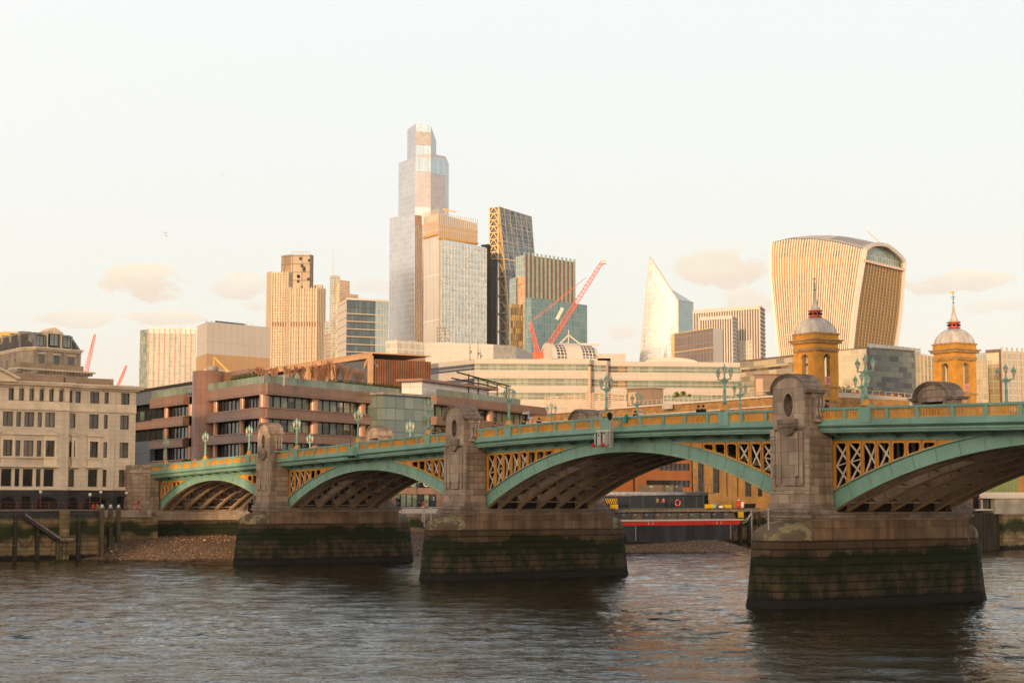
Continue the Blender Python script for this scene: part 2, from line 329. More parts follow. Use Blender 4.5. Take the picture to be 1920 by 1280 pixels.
def make_arch(i):
    c, L, z0, rise = ARCH[i]; I, E0 = arch_curves(i); E = E0
    for k, t in enumerate(RIBT):
        m = M(); outer = t in (0, 11.4); E = E0 if outer else [(a+(p-a)*.6, b+(q-b)*.6) for (a, b), (p, q) in zip(I, E0)]; mt = GREEN if outer else RIB; hw = .05 if outer else .04
        m.strip([(s, t-hw, z) for s, z in I], [(s, t-hw, z) for s, z in E], GREEN if t == 0 else RIB); m.strip([(s, t+hw, z) for s, z in E], [(s, t+hw, z) for s, z in I], GREEN if t > 11 else RIB)
        n = len(I)
        for C_, dz, wd in ((I, .05, .23), (E, .05, .2)):
            sg = 1 if C_ is I else -1
            T0 = [(s, t-wd, z) for s, z in C_]; T1 = [(s, t+wd, z) for s, z in C_]; T2 = [(s, t+wd, z-.06*sg) for s, z in C_]; T3 = [(s, t-wd, z-.06*sg) for s, z in C_]
            bm = FLG if C_ is I else mt
            m.strip(T0, T1, bm); m.strip(T1, T2, bm); m.strip(T2, T3, bm); m.strip(T3, T0, mt)
        if t == 0 or not outer:                                 # web stiffeners and joint plates
            for k2 in range(2, n-1, 2):
                (a, b), (a2, b2) = I[k2], E[k2]
                m.bar((a, t-(.07 if outer else .0), b+.02), (a2, t-(.07 if outer else .0), b2-.02), .012 if outer else .05, .06 if outer else .34, mt, up=(0, 1, 0)) if not outer else (m.bar((a, t-.053, b+.03), (a2, t-.053, b2-.03), .03, .012, SEAM, up=(0, 1, 0)), m.bar((a+.12, t-.053, b+.04), (a2+.12, t-.053, b2-.03), .07, .01, mt, up=(0, 1, 0)))
        m.build('arch_rib', BR)
    # transverse frames between the ribs
    m = M(); E = E0
    for k2 in range(1, 40, 3):
        (a, b), (a2, b2) = I[k2], E[k2]
        for t0, t1 in zip(RIBT, RIBT[1:]):
            m.bar((a, t0+.05, b+.14), (a, t1-.05, b+.14), .07, .09, RIB); m.bar((a2, t0+.05, b2-.1), (a2, t1-.05, b2-.1), .08, .10, VOID)
            if t1-t0 > 1.5: m.bar((a, t0+.05, b+.1), (a2, t1-.05, b2-.1), .06, .06, VOID); m.bar((a2, t0+.05, b2-.1), (a, t1-.05, b+.1), .06, .06, VOID)
            if t1-t0 > 1.5 and k2 % 2 == 1:
                m.face([(a, t0+.05, b+.12), (a2, t0+.05, b2-.1), (a2, t0+.7, b2-.1), (a, t0+.35, b+.12)], RIB); m.face([(a, t1-.05, b+.12), (a2, t1-.05, b2-.1), (a2, t1-.7, b2-.1), (a, t1-.35, b+.12)], RIB)
    m.build('cross_bracing', BR)
    # deck: underside, road, fascia beam
    s0, s1 = c-L, c+L
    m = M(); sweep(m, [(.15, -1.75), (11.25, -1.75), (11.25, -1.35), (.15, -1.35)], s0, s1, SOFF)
    sweep(m, [(-1.3, -1.34), (12.7, -1.34), (12.7, -1.06), (-1.3, -1.06)], s0-1.2, s1+1.2, ASPH)
    for k in range(int(2*L/2.4)):
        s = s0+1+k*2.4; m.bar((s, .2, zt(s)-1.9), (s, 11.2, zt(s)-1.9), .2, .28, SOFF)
    m.build('deck', BR)
    for sg, tb in ((-1, 0), (1, 11.4)):
        f = lambda d: tb+sg*d
        m = M(); sweep(m, [(f(-.1), -2.24), (f(.06), -2.24), (f(.06), -1.77), (f(-.1), -1.77)], s0, s1, GREEN)
        sweep(m, [(f(.06), -1.92), (f(.12), -1.92), (f(.12), -1.84), (f(.06), -1.84)], s0, s1, GREEN)
        for k in range(int(2*L/2.75)+1):
            s = s0+.9+k*2.75
            if s < s1-.3: m.face([(s, f(.1), zt(s)-2.15), (s, f(1.2), zt(s)-1.79), (s, f(.1), zt(s)-1.79)], GREEN)
        m.build('fascia_beam', BR)
        # cornice overhang
        m = M(); e = .0 if i > 1 or sg > 0 else 0
        prof = [(f(.0), -1.76), (f(1.18), -1.76), (f(1.3), -1.70), (f(1.3), -1.60), (f(1.38), -1.56), (f(1.38), -1.42), (f(1.45), -1.37), (f(1.6), -1.27), (f(1.66), -1.24), (f(1.66), -1.13), (f(1.52), -1.10), (f(1.2), -1.10), (f(0), -1.30)]
        if sg > 0: prof = prof[::-1]
        sweep(m, prof, s0+.15, s1-.15, GREEN); m.build('cornice', BR)
        # parapet: plinth, rail and posts, with pierced panels between
        m = M(); p0, p1 = s0+.1, s1-.1
        def pr(a, b, z0, z1):
            q = [(f(b), z0), (f(b), z1), (f(a), z1), (f(a), z0)]; return q if sg < 0 else q[::-1]
        sweep(m, pr(1.28, 1.5, -1.10, -.80), p0, p1, GREEN); sweep(m, pr(1.24, 1.54, -.14, 0), p0, p1, GREEN); sweep(m, pr(1.3, 1.48, -.2, -.14), p0, p1, GREEN)
        posts = [(p0, .3), (p1, .3)]; lm = [x for x in LAMPS if p0-3 < x < p1+3]
        for la in LAMPS:
            for d, wd in ((0, 1.15), (-2.0, .3), (2.0, .3), (-4.72, .3), (4.72, .3), (-7.45, .3)):
                if la+d > p0+1.0 and la+d < p1-1.0 and all(abs(la+d-q) > .9 for q, _ in posts): posts.append((la+d, wd))
        posts.sort()
        for q, wd in posts:
            a, b = q-wd/2, q+wd/2; a = max(a, p0); b = min(b, p1)
            e = .0 if wd < 1 else .1
            y0, y1 = sorted((f(1.27-e), f(1.51+e)))
            m.prism([(a, y0), (b, y0), (b, y1), (a, y1)], [zt(q)-(.82 if wd < 1 else 1.09)]*4, [zt(q)-(.12 if wd < 1 else -.06)]*4, GREEN)
            if wd > 1:
                m.box(a+.2, b-.2, y0+.1, y1-.1, zt(q)+.06, zt(q)+.2, GREEN)
                yf = y0 if sg < 0 else y1
                for dx in (.18, wd-.18):
                    for dz in (-.85, -.1): m.box(a+dx-.05, a+dx+.05, yf-.02, yf+.02, zt(q)+dz-.05, zt(q)+dz+.05, ORANGE)
        pa = m.build('parapet', BR)
        for (q, wq), (r, wr) in zip(posts, posts[1:]):
            a, b = q+wq/2, r-wr/2
            if b-a < .5: continue
            m = M(); yc = f(1.39); z = lambda s, d: zt(s)+d
            sweep(m, [(yc-.03, -.80), (yc+.03, -.80), (yc+.03, -.72), (yc-.03, -.72)], a, b, ORANGE, 1); sweep(m, [(yc-.03, -.28), (yc+.03, -.28), (yc+.03, -.2), (yc-.03, -.2)], a, b, ORANGE, 1)
            nb = max(2, int((b-a)/.235)); st = (b-a)/nb
            for k in range(nb+1):
                s = a+k*st; wv = .085 if 0 < k < nb else .05
                m.box(s-wv/2, s+wv/2, yc-.028, yc+.028, z(s, -.73), z(s, -.27), ORANGE)
                if k < nb:
                    sm = s+st/2                          # rounded slot ends
                    for zz, dd in ((-.72, 1), (-.28, -1)):
                        m.face([(s, yc-.029, z(s, zz)), (s+.085, yc-.029, z(s, zz)), (s+.03, yc-.029, z(s, zz)+.07*dd)], ORANGE); m.face([(s+st, yc-.029, z(s, zz)), (s+st-.085, yc-.029, z(s, zz)), (s+st-.03, yc-.029, z(s, zz)+.07*dd)], ORANGE)
                    m.box(sm-.012, sm+.012, yc-.01, yc+.01, z(s, -.72), z(s, -.28), ORANGE)
            m.build('grille_panel', pa)
    # spandrel frames
    step = 1.385; nn = int(2*L/step)
    xall = [s0+.1+k*step for k in range(nn+1)]; xall = [x for x in xall if x < s1-.7]+[s1-.1]
    for t, xs in ((0, [x for x in xall if x < c-2]), (0, [x for x in xall if x > c+2]), (11.4, [x for x in xall if x < c-2]), (11.4, [x for x in xall if x > c+2])):
        m = M(); sg = -1 if t == 0 else 1; hw = .045
        def lo(s): return zext(i, min(max(s, E[0][0]+.01), E[-1][0]-.01))
        tops = lambda s: zt(s)-2.26
        for a, b in zip(xs, xs[1:]):
            for mid in (a, b):
                pass
            la, lb = lo(a), lo(b)
            ha, hb = tops(a)-la, tops(b)-lb
            if max(ha, hb) < .12: continue
            # top plate and lower plate of each panel
            w0 = .17
            if min(ha, hb) < .45:
                m.prism([(a, t-hw), (b, t-hw), (b, t+hw), (a, t+hw)], [la, lb, lb, la], [max(la+.01, tops(a)), max(lb+.01, tops(b)), max(lb+.01, tops(b)), max(la+.01, tops(a))], ORANGE)
                continue
            for (z00, z01, z10, z11) in ((tops(a)-w0, tops(a), tops(b)-w0, tops(b)), (la-.03, la+w0, lb-.03, lb+w0)):
                m.prism([(a, t-hw), (b, t-hw), (b, t+hw), (a, t+hw)], [z00, z10, z10, z00], [z01, z11, z11, z01], ORANGE)
            g = .16
            for (x, sx, zl, zh) in ((a+.14, 1, la, tops(a)), (b-.14, -1, lb, tops(b))):
                m.face([(x, t-hw-.002, zh-w0+.01), (x+sx*g, t-hw-.002, zh-w0+.01), (x, t-hw-.002, zh-w0-g)], ORANGE); m.face([(x, t-hw-.002, zl+w0-.05), (x+sx*g, t-hw-.002, zl+w0-.02), (x, t-hw-.002, zl+w0+g)], ORANGE)
        for a in xs:
            if tops(a)-lo(a) > .3:
                m.box(a-.14, a+.14, t-hw-.006, t+hw+.006, lo(a)-.02, tops(a), ORANGE)
                m.box(a-.03, a+.03, t-.13 if sg < 0 else t+.06, t-.05 if sg < 0 else t+.12, lo(a), tops(a), ORANGE)
        m.build('spandrel_frame', BR)
    for xs in ([x for x in xall if x < c-2], [x for x in xall if x > c+2]):
        m = M()                                                    # cream bracing in the depth of the spandrels
        for k, a in enumerate(xs):
            h = tops(a)-lo(a)
            if h < .8: continue
            zl, zh = lo(a), tops(a)
            for t in RIBT[1:-1]: m.bar((a, t, zl-.1), (a, t, zh+.2), .12, .16, BEIGE)
            m.bar((a, .08, zl+.1), (a, .08, zh), .2, .05, BEIGE)
            for t0, t1 in zip(RIBT[1:], RIBT[2:]):
                if k % 2 and t1-t0 > 1.5: m.bar((a, t0, zl), (a, t1, zh), .06, .08, VOID)
        for a, b in zip(xs, xs[1:]):                               # lattice just behind the ochre frame
            la, lb, ta, tb_ = lo(a), lo(b), tops(a), tops(b)
            h = min(ta-la, tb_-lb)
            if h < 1.2: continue
            y = .1
            if h > 2.3:
                za, zb = (la+ta)/2, (lb+tb_)/2; m.bar((a+.1, y, za), (b-.1, y, zb), .05, .07, BEIGE)
                for p_, q_ in (((a+.12, y, ta-.2), (b-.12, y+.05, zb)), ((a+.12, y+.05, za), (b-.12, y, tb_-.2)), ((a+.12, y, la+.15), (b-.12, y+.05, zb)), ((a+.12, y+.05, za), (b-.12, y, lb+.15))): m.bar(p_, q_, .06, .13, BEIGE)
            else:
                m.bar((a+.12, y, ta-.2), (b-.12, y+.06, lb+.15), .06, .13, BEIGE); m.bar((a+.12, y+.06, la+.15), (b-.12, y, tb_-.2), .06, .13, BEIGE)
        m.build('spandrel_bracing', BR)
for i in (1, 2, 3, 4): make_arch(i)
def ring(cx, cy, r, z, a0, a1, n): return [(cx+r*math.cos(a0+(a1-a0)*k/n), cy+r*math.sin(a0+(a1-a0)*k/n), z) for k in range(n+1)]
def stadium(hw, t0, t1, c, pt=0.0, n=8):
    """plan of a pier with rounded noses, half width hw, straight flanks between t0 and t1; counterclockwise"""
    P = [(c+hw*math.cos(a), t1+(hw*1.12)*math.sin(a)) for a in [math.pi*k/n for k in range(n+1)]]
    Q = [(c+hw*math.cos(a), t0+(hw*1.12)*math.sin(a)) for a in [math.pi+math.pi*k/n for k in range(n+1)]]
    return P+Q
def cutwater_dome(m, c, t0, sg, hw, zs, ztop, mat):
    n = 12; lv = [(1, zs), (1, zs+.3)]+[(math.cos(q), zs+.3+1.08*math.sin(q)) for q in [math.pi/2*j/7 for j in range(1, 8)]]
    R = [[(c+hw*max(k, .02)*math.cos(a), t0+sg*hw*1.12*max(k, .02)*math.sin(a), z) for a in [math.pi*j/n for j in range(n+1)]] for k, z in lv]
    for a, b in zip(R, R[1:]):
        for j in range(n): m.face([a[j], a[j+1], b[j+1], b[j]], mat, smooth=True)
    m.face(R[-1], mat)
def make_pier(c, water=0):
    m = M(); x_ = 1.2 if c < 0 else 0
    pl = [(2.9, -1.0, -2.75, 12.9+x_), (2.84, .02, -2.75, 12.9+x_)]+[(2.8-.46*(.6+k*.57)/4.62+g, .6+k*.57+dz-.57*0, -2.75, 12.9+x_) for k in range(7) for dz, g in ((0, 0), (.012, -.05), (.05, -.05), (.062, .0))]+[(2.38, 4.62, -2.72, 12.85+x_)]
    P = [[(x, y, z) for x, y in stadium(hw, t0, t1, c)] for hw, z, t0, t1 in pl]
    for a, b in zip(P, P[1:]):
        n = len(a); u = 0
        for j in range(n):
            q = (j+1) % n; d = math.dist(a[j][:2], a[q][:2])
            m.face([a[j], a[q], b[q], b[j]], WET, uv=[(u, a[j][2]), (u+d, a[j][2]), (u+d, b[j][2]), (u, b[j][2])]); u += d
    m.face([p for p in P[-1]], STONED)
    # plinth below the springing moulding
    m.box(c-2.36, c+2.36, -2.6, 13.0+x_, 4.15, 6.02, STONEB); m.box(c-2.38, c+2.38, -2.62, 13.02+x_, 4.15, 4.6, STONEB); m.box(c-2.38, c+2.38, -2.62, 13.02+x_, 4.66, 5.2, STONEB)
    pier = m.build('pier', BR)
    m = M(); cutwater_dome(m, c, -2.66, -1, 2.38, 4.625, 6, LICH); m.build('cutwater_cap', pier)
    m = M(); cutwater_dome(m, c, 12.85+x_, 1, 2.38, 4.625, 6, LICH); m.build('cutwater_cap', pier)
    m = M(); m.box(c-2.42, c+2.42, -2.7, 13.1+x_, 6.02, 6.16, STONE2); m.box(c-2.6, c+2.6, -2.9, 13.35+x_, 6.16, 6.4, STONED); m.box(c-2.45, c+2.45, -2.8, 13.25+x_, 6.4, 6.56, STONED); m.build('springing_course', pier)
    m = M(); m.box(c-1.74, c+1.74, -.3, .0, 6.56, zt(c)-1.35, STONE); m.box(c-1.74, c+1.74, .0, 11.7, 6.56, zt(c)-1.35, SHADED); m.build('pier_wall', pier)
    for sg, tf in ((1, -2.5), (-1, 13.4)):
        f = lambda d: tf+sg*d          # d measured inwards from the outer face
        m = M()
        def bx(x0, x1, d0, d1, z0, z1, mt): m.box(c+x0, c+x1, f(d0), f(d1), z0, z1, mt)
        # flared foot
        fl = [(0, 6.561), (.06, 6.72), (.2, 6.86), (.31, 7.1), (.38, 7.5), (.4, 8.0)]
        R = [[(c-2.4+k, f(-.4+k)), (c+2.4-k, f(-.4+k)), (c+2.4-k, f(2.2)), (c-2.4+k, f(2.2))] for k, z in fl]
        for (k0, z0), (k1, z1), a, b in zip(fl, fl[1:], R, R[1:]):
            for j in range(4):
                q = (j+1) % 4; m.face([(*a[j], z0), (*a[q], z0), (*b[q], z1), (*b[j], z1)], STONED if z0 < 7 else STONE)
        # shaft: rusticated corner strips, a sunk panel with a raised tongue between them
        zc = 12.45
        bx(-1.95, 1.95, .16, 2.2, 8.0, zc, STONE)
        for k in range(8):
            z0 = 8.0+k*.556; bx(-2.0, -1.55, .0, .16, z0+.025, z0+.531, STONE2); bx(1.55, 2.0, .0, .16, z0+.025, z0+.531, STONE2); bx(1.951, 2.0, .16, 2.2, z0+.025, z0+.531, STONE); bx(-2.0, -1.951, .16, 2.2, z0+.025, z0+.531, STONE)
        bx(-1.47, -.95, .03, .16, 8.55, 12.2, STONE2); bx(.95, 1.3, .03, .16, 8.55, 12.2, STONE2); bx(-1.55, 1.55, .03, .16, 8.0, 8.3, STONE2)
        bx(-.84, .84, .03, .16, 9.1, 12.2, STONE2); bx(-.55, .55, .03, .16, 8.45, 9.1, STONE2)
        sh = m.build('pedestal_shaft', pier)
        # corbel with a hanging half round boss
        m = M(); bx(-.95, .95, -.28, .1, 12.55, 13.1, STONED); bx(-.8, .8, -.18, .1, 12.4, 12.55, STONED)
        n = 10; pts = [(c-.62*math.cos(math.pi*k/n), 12.42-.48*math.sin(math.pi*k/n)) for k in range(n+1)]
        A = [(x, f(-.2), z) for x, z in pts]; B = [(x, f(.1), z) for x, z in pts]; m.strip(A, B, STONED); m.face(A, STONED)
        m.build('corbel', pier)
        # head with an oval opening through the front
        m = M(); hw = 1.66; z0, z1 = zc, 14.95; n = 32; oz = 14.1; ox = .5; oy = .82
        bx(-2.0, 2.0, .35, 1.45, z0, 13.1, STONE); bx(-2.0, -1.12, .351, 1.45, 13.1, 14.98, STONE); bx(1.12, 2.0, .351, 1.45, 13.1, 14.98, STONE)
        na = 14; ar = [(1.12*math.cos(math.pi*k/na), 14.72+1.08*math.sin(math.pi*k/na)) for k in range(na+1)]; ot = [(x*1.6 if abs(x*1.6) < 1.66 else math.copysign(1.66, x), 14.95+(1.24*math.sqrt(max(0, 1-(min(1.74, abs(x*1.6))/1.75)**2)))) for x, z in ar]
        for dd in (1.15, 1.46): m.strip([(c+x, f(dd), z) for x, z in ot], [(c+x, f(dd), z) for x, z in ar], STONE)
        m.strip([(c+x, f(1.15), z) for x, z in ar], [(c+x, f(1.46), z) for x, z in ar], STONED)
        m.strip([(c+x*1.02, f(.5), z+.02) for x, z in ar], [(c+x*1.02, f(1.15), z+.02) for x, z in ar], STONED)
        cyc = 14.35; top = lambda x: 14.95+math.sqrt(max(0, 1.0-(x/1.75)**2))*1.25 if abs(x) < 1.75 else 14.95
        outer = []; inner = []
        for k in range(n+1):
            a = 2*math.pi*k/n; dx, dz = math.cos(a), math.sin(a); inner.append((ox*dx, oz+oy*dz))
            # walk out until leaving the face outline
            r = .3
            while r < 4:
                x, z = dx*r, oz+dz*r
                if abs(x) > hw or z < z0 or z > top(x)-.02: break
                r += .01
            outer.append((dx*r if abs(dx*r) < hw else math.copysign(hw, dx), max(z0, min(top(dx*r)-.02, oz+dz*r))))
        m.strip([(c+x, f(0), z) for x, z in outer], [(c+x, f(0), z) for x, z in inner], STONE2); m.strip([(c+x, f(0), z) for x, z in inner], [(c+x, f(.55), z) for x, z in inner], STONED)
        # raised oval ring
        R2 = [(1.28*(x), oz+(z-oz)*1.25) for x, z in inner]
        m.strip([(c+x, f(-.05), z) for x, z in R2], [(c+x, f(-.05), z) for x, z in inner], STONE2); m.strip([(c+x, f(-.05), z) for x, z in R2], [(c+x, f(0), z) for x, z in R2], STONE2); m.strip([(c+x, f(-.05), z) for x, z in inner], [(c+x, f(.3), z) for x, z in inner], STONE2)
        for xx in (-hw, hw): m.face([(c+xx, f(0), z0), (c+xx, f(.46), z0), (c+xx, f(.46), 15.0), (c+xx, f(0), 15.0)], STONE)
        m.face([(c-hw, f(0), z0), (c+hw, f(0), z0), (c+hw, f(.46), z0), (c-hw, f(.46), z0)], STONE)
        m.build('pedestal_head', pier)
        # three scrolled brackets on each flank
        for sx in (-1, 1):
            m = M()
            for q in range(3):
                d = .5+q*.32
                pts = [(0, 14.55), (.34, 14.5), (.38, 14.2), (.26, 13.85), (.3, 13.55), (.4, 13.3), (.3, 13.12), (0, 13.1)]
                A = [(c+sx*(2.0+x*.8), f(d), z) for x, z in pts]; B = [(c+sx*(2.0+x*.8), f(d+.2), z) for x, z in pts]; m.strip(A, B, STONE2); m.face(A, STONE2); m.face(B[::-1], STONE2)
            m.box(c+sx*2.0, c+sx*2.3, f(.4), f(1.45), 12.85, 13.08, STONE2)
            m.build('bracket', pier)
        # curved cap moulding
        m = M(); n = 18; xs = [-2.3, -1.75]+[-1.7*math.cos(math.pi*(k+.5)/n) for k in range(n)]+[1.75, 2.3]
        zt_ = [14.98 if abs(x) > 1.72 else 14.98+1.2*math.sqrt(1-(x/1.75)**2) for x in xs]
        for (dd0, dd1, lo_, hi_, k) in ((-.2, 1.7, .08, .18, 1), (-.1, 1.6, -.06, .08, .96)):
            A = [(c+x*k, f(dd0), z+lo_) for x, z in zip(xs, zt_)]; B = [(c+x*k, f(dd0), z+hi_) for x, z in zip(xs, zt_)]; A2 = [(p[0], f(dd1), p[2]) for p in A]; B2 = [(p[0], f(dd1), p[2]) for p in B]
            m.strip(A, B, STONED); m.strip(B, B2, STONED); m.strip(A2, B2, STONED); m.strip(A, A2, STONED)
            m.face([A[0], B[0], B2[0], A2[0]], STONED); m.face([A[-1], B[-1], B2[-1], A2[-1]], STONED)
        A = [(c+x*.93, f(1.45), z+.0) for x, z in zip(xs, zt_)]; B = [(p[0], p[1], 14.8) for p in A]; m.strip(A, B, STONE)
        m.build('cap_moulding', pier)
def lichen():
    m, nt, b = newmat('lichen_stone'); f = rampf(nt, noise(nt, .8, 7, rough=.65), .5, .56); g = rampf(nt, noise(nt, .5, 5), .3, .7); c = mixrgb(nt, g, (.09, .065, .045), (.17, .13, .09)); nt.links.new(mixrgb(nt, f, c, (.27, .225, .12)), b.inputs['Base Color']); b.inputs['Roughness'].default_value = .9; b.inputs['Specular IOR Level'].default_value = .1
    bp = node(nt, 'ShaderNodeBump'); bp.inputs['Distance'].default_value = .05; nt.links.new(noise(nt, 6, 5), bp.inputs['Height']); nt.links.new(bp.outputs[0], b.inputs['Normal']); return m
LICH = lichen()
for c in (-66.8, -23.2, 23.2, 66.8): make_pier(c)
# abutment on the far bank, with the curved rusticated quadrant beside the river stairs
m = M(); m.box(-118, -106.4, -1.5, 13, -.5, zt(-106.5)-1.4, STONE); m.box(-106.4, -105.9, -.6, 12, -.5, 6.0, STONE2)
pts = [(-118, -4.4), (-110, -4.4), (-107.2, -3.9), (-106.2, -2.8), (-105.9, -1.6), (-105.9, -.4), (-118, -.4)]
n = len(pts); m.prism(pts, 3.4, 11.0, STONE); m.prism([(x+.15 if x > -117 else x, y-.1) for x, y in pts], -1, 3.4, WET); m.prism([(x+.1 if x > -117 else x, y-.15) for x, y in pts], 11.0, 11.35, STONE2, bottom=True); m.prism(pts, 11.35, 12.1, STONE)
ab = m.build('abutment', BR)
m = M(); sweep(m, [(-1.3, -1.34), (12.7, -1.34), (12.7, -1.06), (-1.3, -1.06)], -240, -106, ASPH, 12); m.build('deck', BR)
m = M(); m.box(-105.9, -104.2, -1.2, 12.5, -1, 4.6, WET); m.box(-105.9, -104.4, -1.1, 12.4, 4.6, 5.7, STONE2); m.build('springing_course', ab)
# ------------------------------------------------------------ bridge lamps
GLASSL = plain('lamp_glass', (.62, .55, .45), .15, var=.1)
def make_lamp():
    r = thing('street_lamp', 'x', 'lamp', (0, 0, 0), RZ)
    m = M(); m.lathe([(.42, 0), (.42, .06), (.3, .12), (.26, .3), (.2, .42), (.16, .5)], ORANGE, n=8, cap=True); m.build('lamp_foot', r)
    m = M(); m.lathe([(.17, .45), (.15, .7), (.19, .78), (.12, .86), (.115, 1.6), (.15, 1.66), (.1, 1.72), (.085, 2.3), (.14, 2.42), (.2, 2.5), (.14, 2.58), (.07, 2.66), (.06, 2.86)], GREEN, n=10, cap=True); m.build('post', r)
    m = M()
    for sg in (-1, 1):
        pts = [(.1, 2.36), (.35, 2.46), (.62, 2.52), (.84, 2.5)]
        for (a, b), (c_, d) in zip(pts, pts[1:]): m.bar((sg*a, 0, b), (sg*c_, 0, d), .07, .09, GREEN)
        m.bar((sg*.12, 0, 2.2), (sg*.5, 0, 2.46), .04, .05, GREEN)
        m.tube((sg*.78, 0, 2.46), (sg*.78, 0, 2.6), .05, GREEN, n=6)
    m.build('cross_arm', r)
    for x, z in ((-.78, 2.6), (.78, 2.6), (0, 2.86)):
        m = M(); m.lathe([(.05, 0), (.07, .12), (.09, .14)], ORANGE, n=6); m.lathe([(.08, .14), (.17, .52)], GLASSL, n=6); m.lathe([(.23, .5), (.2, .56), (.12, .68), (.07, .7), (.05, .8), (.015, .93)], GREEN, n=6, cap=True)
        for k in range(6):
            a = k*math.pi/3; m.bar((.085*math.cos(a), .085*math.sin(a), .14), (.175*math.cos(a), .175*math.sin(a), .52), .018, .018, GREEN)
        o = m.build('lantern', r); o.location = (x, 0, z)
    return r
NAMESN = ['farthest left on the near parapet, over the abutment end', 'second from the left end, lit warm by the low sun', 'just left of the first stone pier', 'just right of the first stone pier', 'on the near parapet over the crown of the second arch', 'just left of the second stone pier', 'just right of the second stone pier', 'over the middle arch beside the hanging service box', 'on the near parapet just left of the large third pier', 'on the near parapet just right of the large third pier', 'at the right end of the near parapet', 'beyond the right edge']
NAMESF = ['far left', 'over the first arch', 'behind the first pier', 'small in front of the orange lit office columns', 'in front of the glazed stair block', 'peeping out right of the second pier', 'in front of the golden brick wall end, far parapet', 'in front of the dark roof hut, far parapet', 'in front of the white office wall, far parapet', 'just behind the tall lamp right of the third pier', 'standing alone in front of the glass block at far right', 'off right']
lamp0 = make_lamp(); used = False
for side, T, NM in ((0, -1.39, NAMESN), (1, 12.79, NAMESF)):
    for k, s in enumerate((LAMPSF if side else LAMPS)[:-1]):
        if side == 1 and k in (0, 2): continue
        if side == 0 and k == 10: continue
        o = lamp0 if not used else dup(lamp0); used = True
        o.location = bw(s, T, zt(s)+.06); o.scale = (.94, .94, .94)
        if k == 7 and side == 1: pass
        o['label'] = ('tall three lantern green lamp ' if side == 0 else 'green three lantern lamp ')+NM[k]; o['group'] = 'three lantern lamps along the bridge parapets'
bpy.context.view_layer.update()
# ============================================================ water, shore, ground
def water():
    m, nt, b = newmat('river_water')
    b.inputs['Base Color'].default_value = (.018, .014, .005, 1); b.inputs['Roughness'].default_value = .03; b.inputs['IOR'].default_value = 1.33; b.inputs['Specular IOR Level'].default_value = .42
    tc = node(nt, 'ShaderNodeTexCoord')
    def nz(scale, stretch, detail, rz=0, dist=0):
        mp = node(nt, 'ShaderNodeMapping'); mp.inputs['Scale'].default_value = stretch; mp.inputs['Rotation'].default_value = (0, 0, rz); nt.links.new(tc.outputs['Object'], mp.inputs[0])
        n = node(nt, 'ShaderNodeTexNoise'); n.inputs['Scale'].default_value = scale; n.inputs['Detail'].default_value = detail; n.inputs['Distortion'].default_value = dist; n.inputs['Roughness'].default_value = .6
        nt.links.new(mp.outputs[0], n.inputs['Vector']); return n.outputs[0]
    def mad(x, k, y):
        n = node(nt, 'ShaderNodeMath', operation='MULTIPLY_ADD'); nt.links.new(x, n.inputs[0]); n.inputs[1].default_value = k
        if y is None: n.inputs[2].default_value = 0
        else: nt.links.new(y, n.inputs[2])
        return n.outputs[0]
    h = mad(nz(2.6, (1, 1, 1), 3, .5, .4), .5, mad(nz(.8, (.8, 1, 1), 3, .5, .5), 1.0, None))
    bp = node(nt, 'ShaderNodeBump'); bp.inputs['Strength'].default_value = 1.0; bp.inputs['Distance'].default_value = .10; nt.links.new(h, bp.inputs['Height']); nt.links.new(bp.outputs[0], b.inputs['Normal'])
    # the reach between the banks as real waves: sines of many lengths and headings, finer mesh towards the near bank
    import numpy as np
    rs = np.random.RandomState(5); nc, nr = 760, 840
    v = np.linspace(0, 1, nr); Y = 42*(10)**v; U = np.linspace(-.62, .62, nc)
    Yg, Ug = np.meshgrid(Y, U, indexing='ij'); X = Ug*(Yg+25); dY = np.gradient(Y)[:, None]*np.ones_like(X); Z = np.zeros_like(X)
    gust = .55+.45*np.sin(X*.045+np.sin(Yg*.03)*2)*np.sin(Yg*.05+X*.02+1.3)
    for k in range(90):
        lam = .42*(6/.42)**rs.rand()**1.7; th = 1.57+rs.randn()*.62; ph = rs.rand()*6.28; kk = 2*np.pi/lam
        p = kk*(X*np.cos(th)+Yg*np.sin(th))+ph+.6*np.sin(X*.11*rs.rand()+Yg*.07*rs.rand()+ph)
        amp = .0044*lam**.78*np.clip((lam/np.maximum(dY, .05)-1.6)/1.6, 0, 1); Z += amp*(np.sin(p)+.35*np.sin(2*p+.6))*(gust if lam < 2.5 else 1)
    co = np.stack([X, Yg, Z], -1).reshape(-1, 3); i = np.arange(nr*nc).reshape(nr, nc); F4 = np.stack([i[:-1, :-1], i[:-1, 1:], i[1:, 1:], i[1:, :-1]], -1).reshape(-1, 4)
    me = bpy.data.meshes.new('river_water'); me.vertices.add(len(co)); me.vertices.foreach_set('co', co.astype('f').ravel()); me.loops.add(F4.size); me.loops.foreach_set('vertex_index', F4.ravel().astype('i')); me.polygons.add(len(F4)); me.polygons.foreach_set('loop_start', np.arange(0, F4.size, 4, dtype='i')); me.polygons.foreach_set('loop_total', np.full(len(F4), 4, 'i')); me.update(); me.validate()
    me.polygons.foreach_set('use_smooth', np.ones(len(F4), bool)); me.materials.append(m); o = bpy.data.objects.new('river_water', me); col.objects.link(o); o['kind'] = 'structure'
    # calm sheet filling the rest of the river
    g = M(); g.face([(-1500, -60, -.7), (1500, -60, -.7), (1500, 1500, -.7), (-1500, 1500, -.7)], m); o = struct('outer_water', g); return o
water()
SHING = None
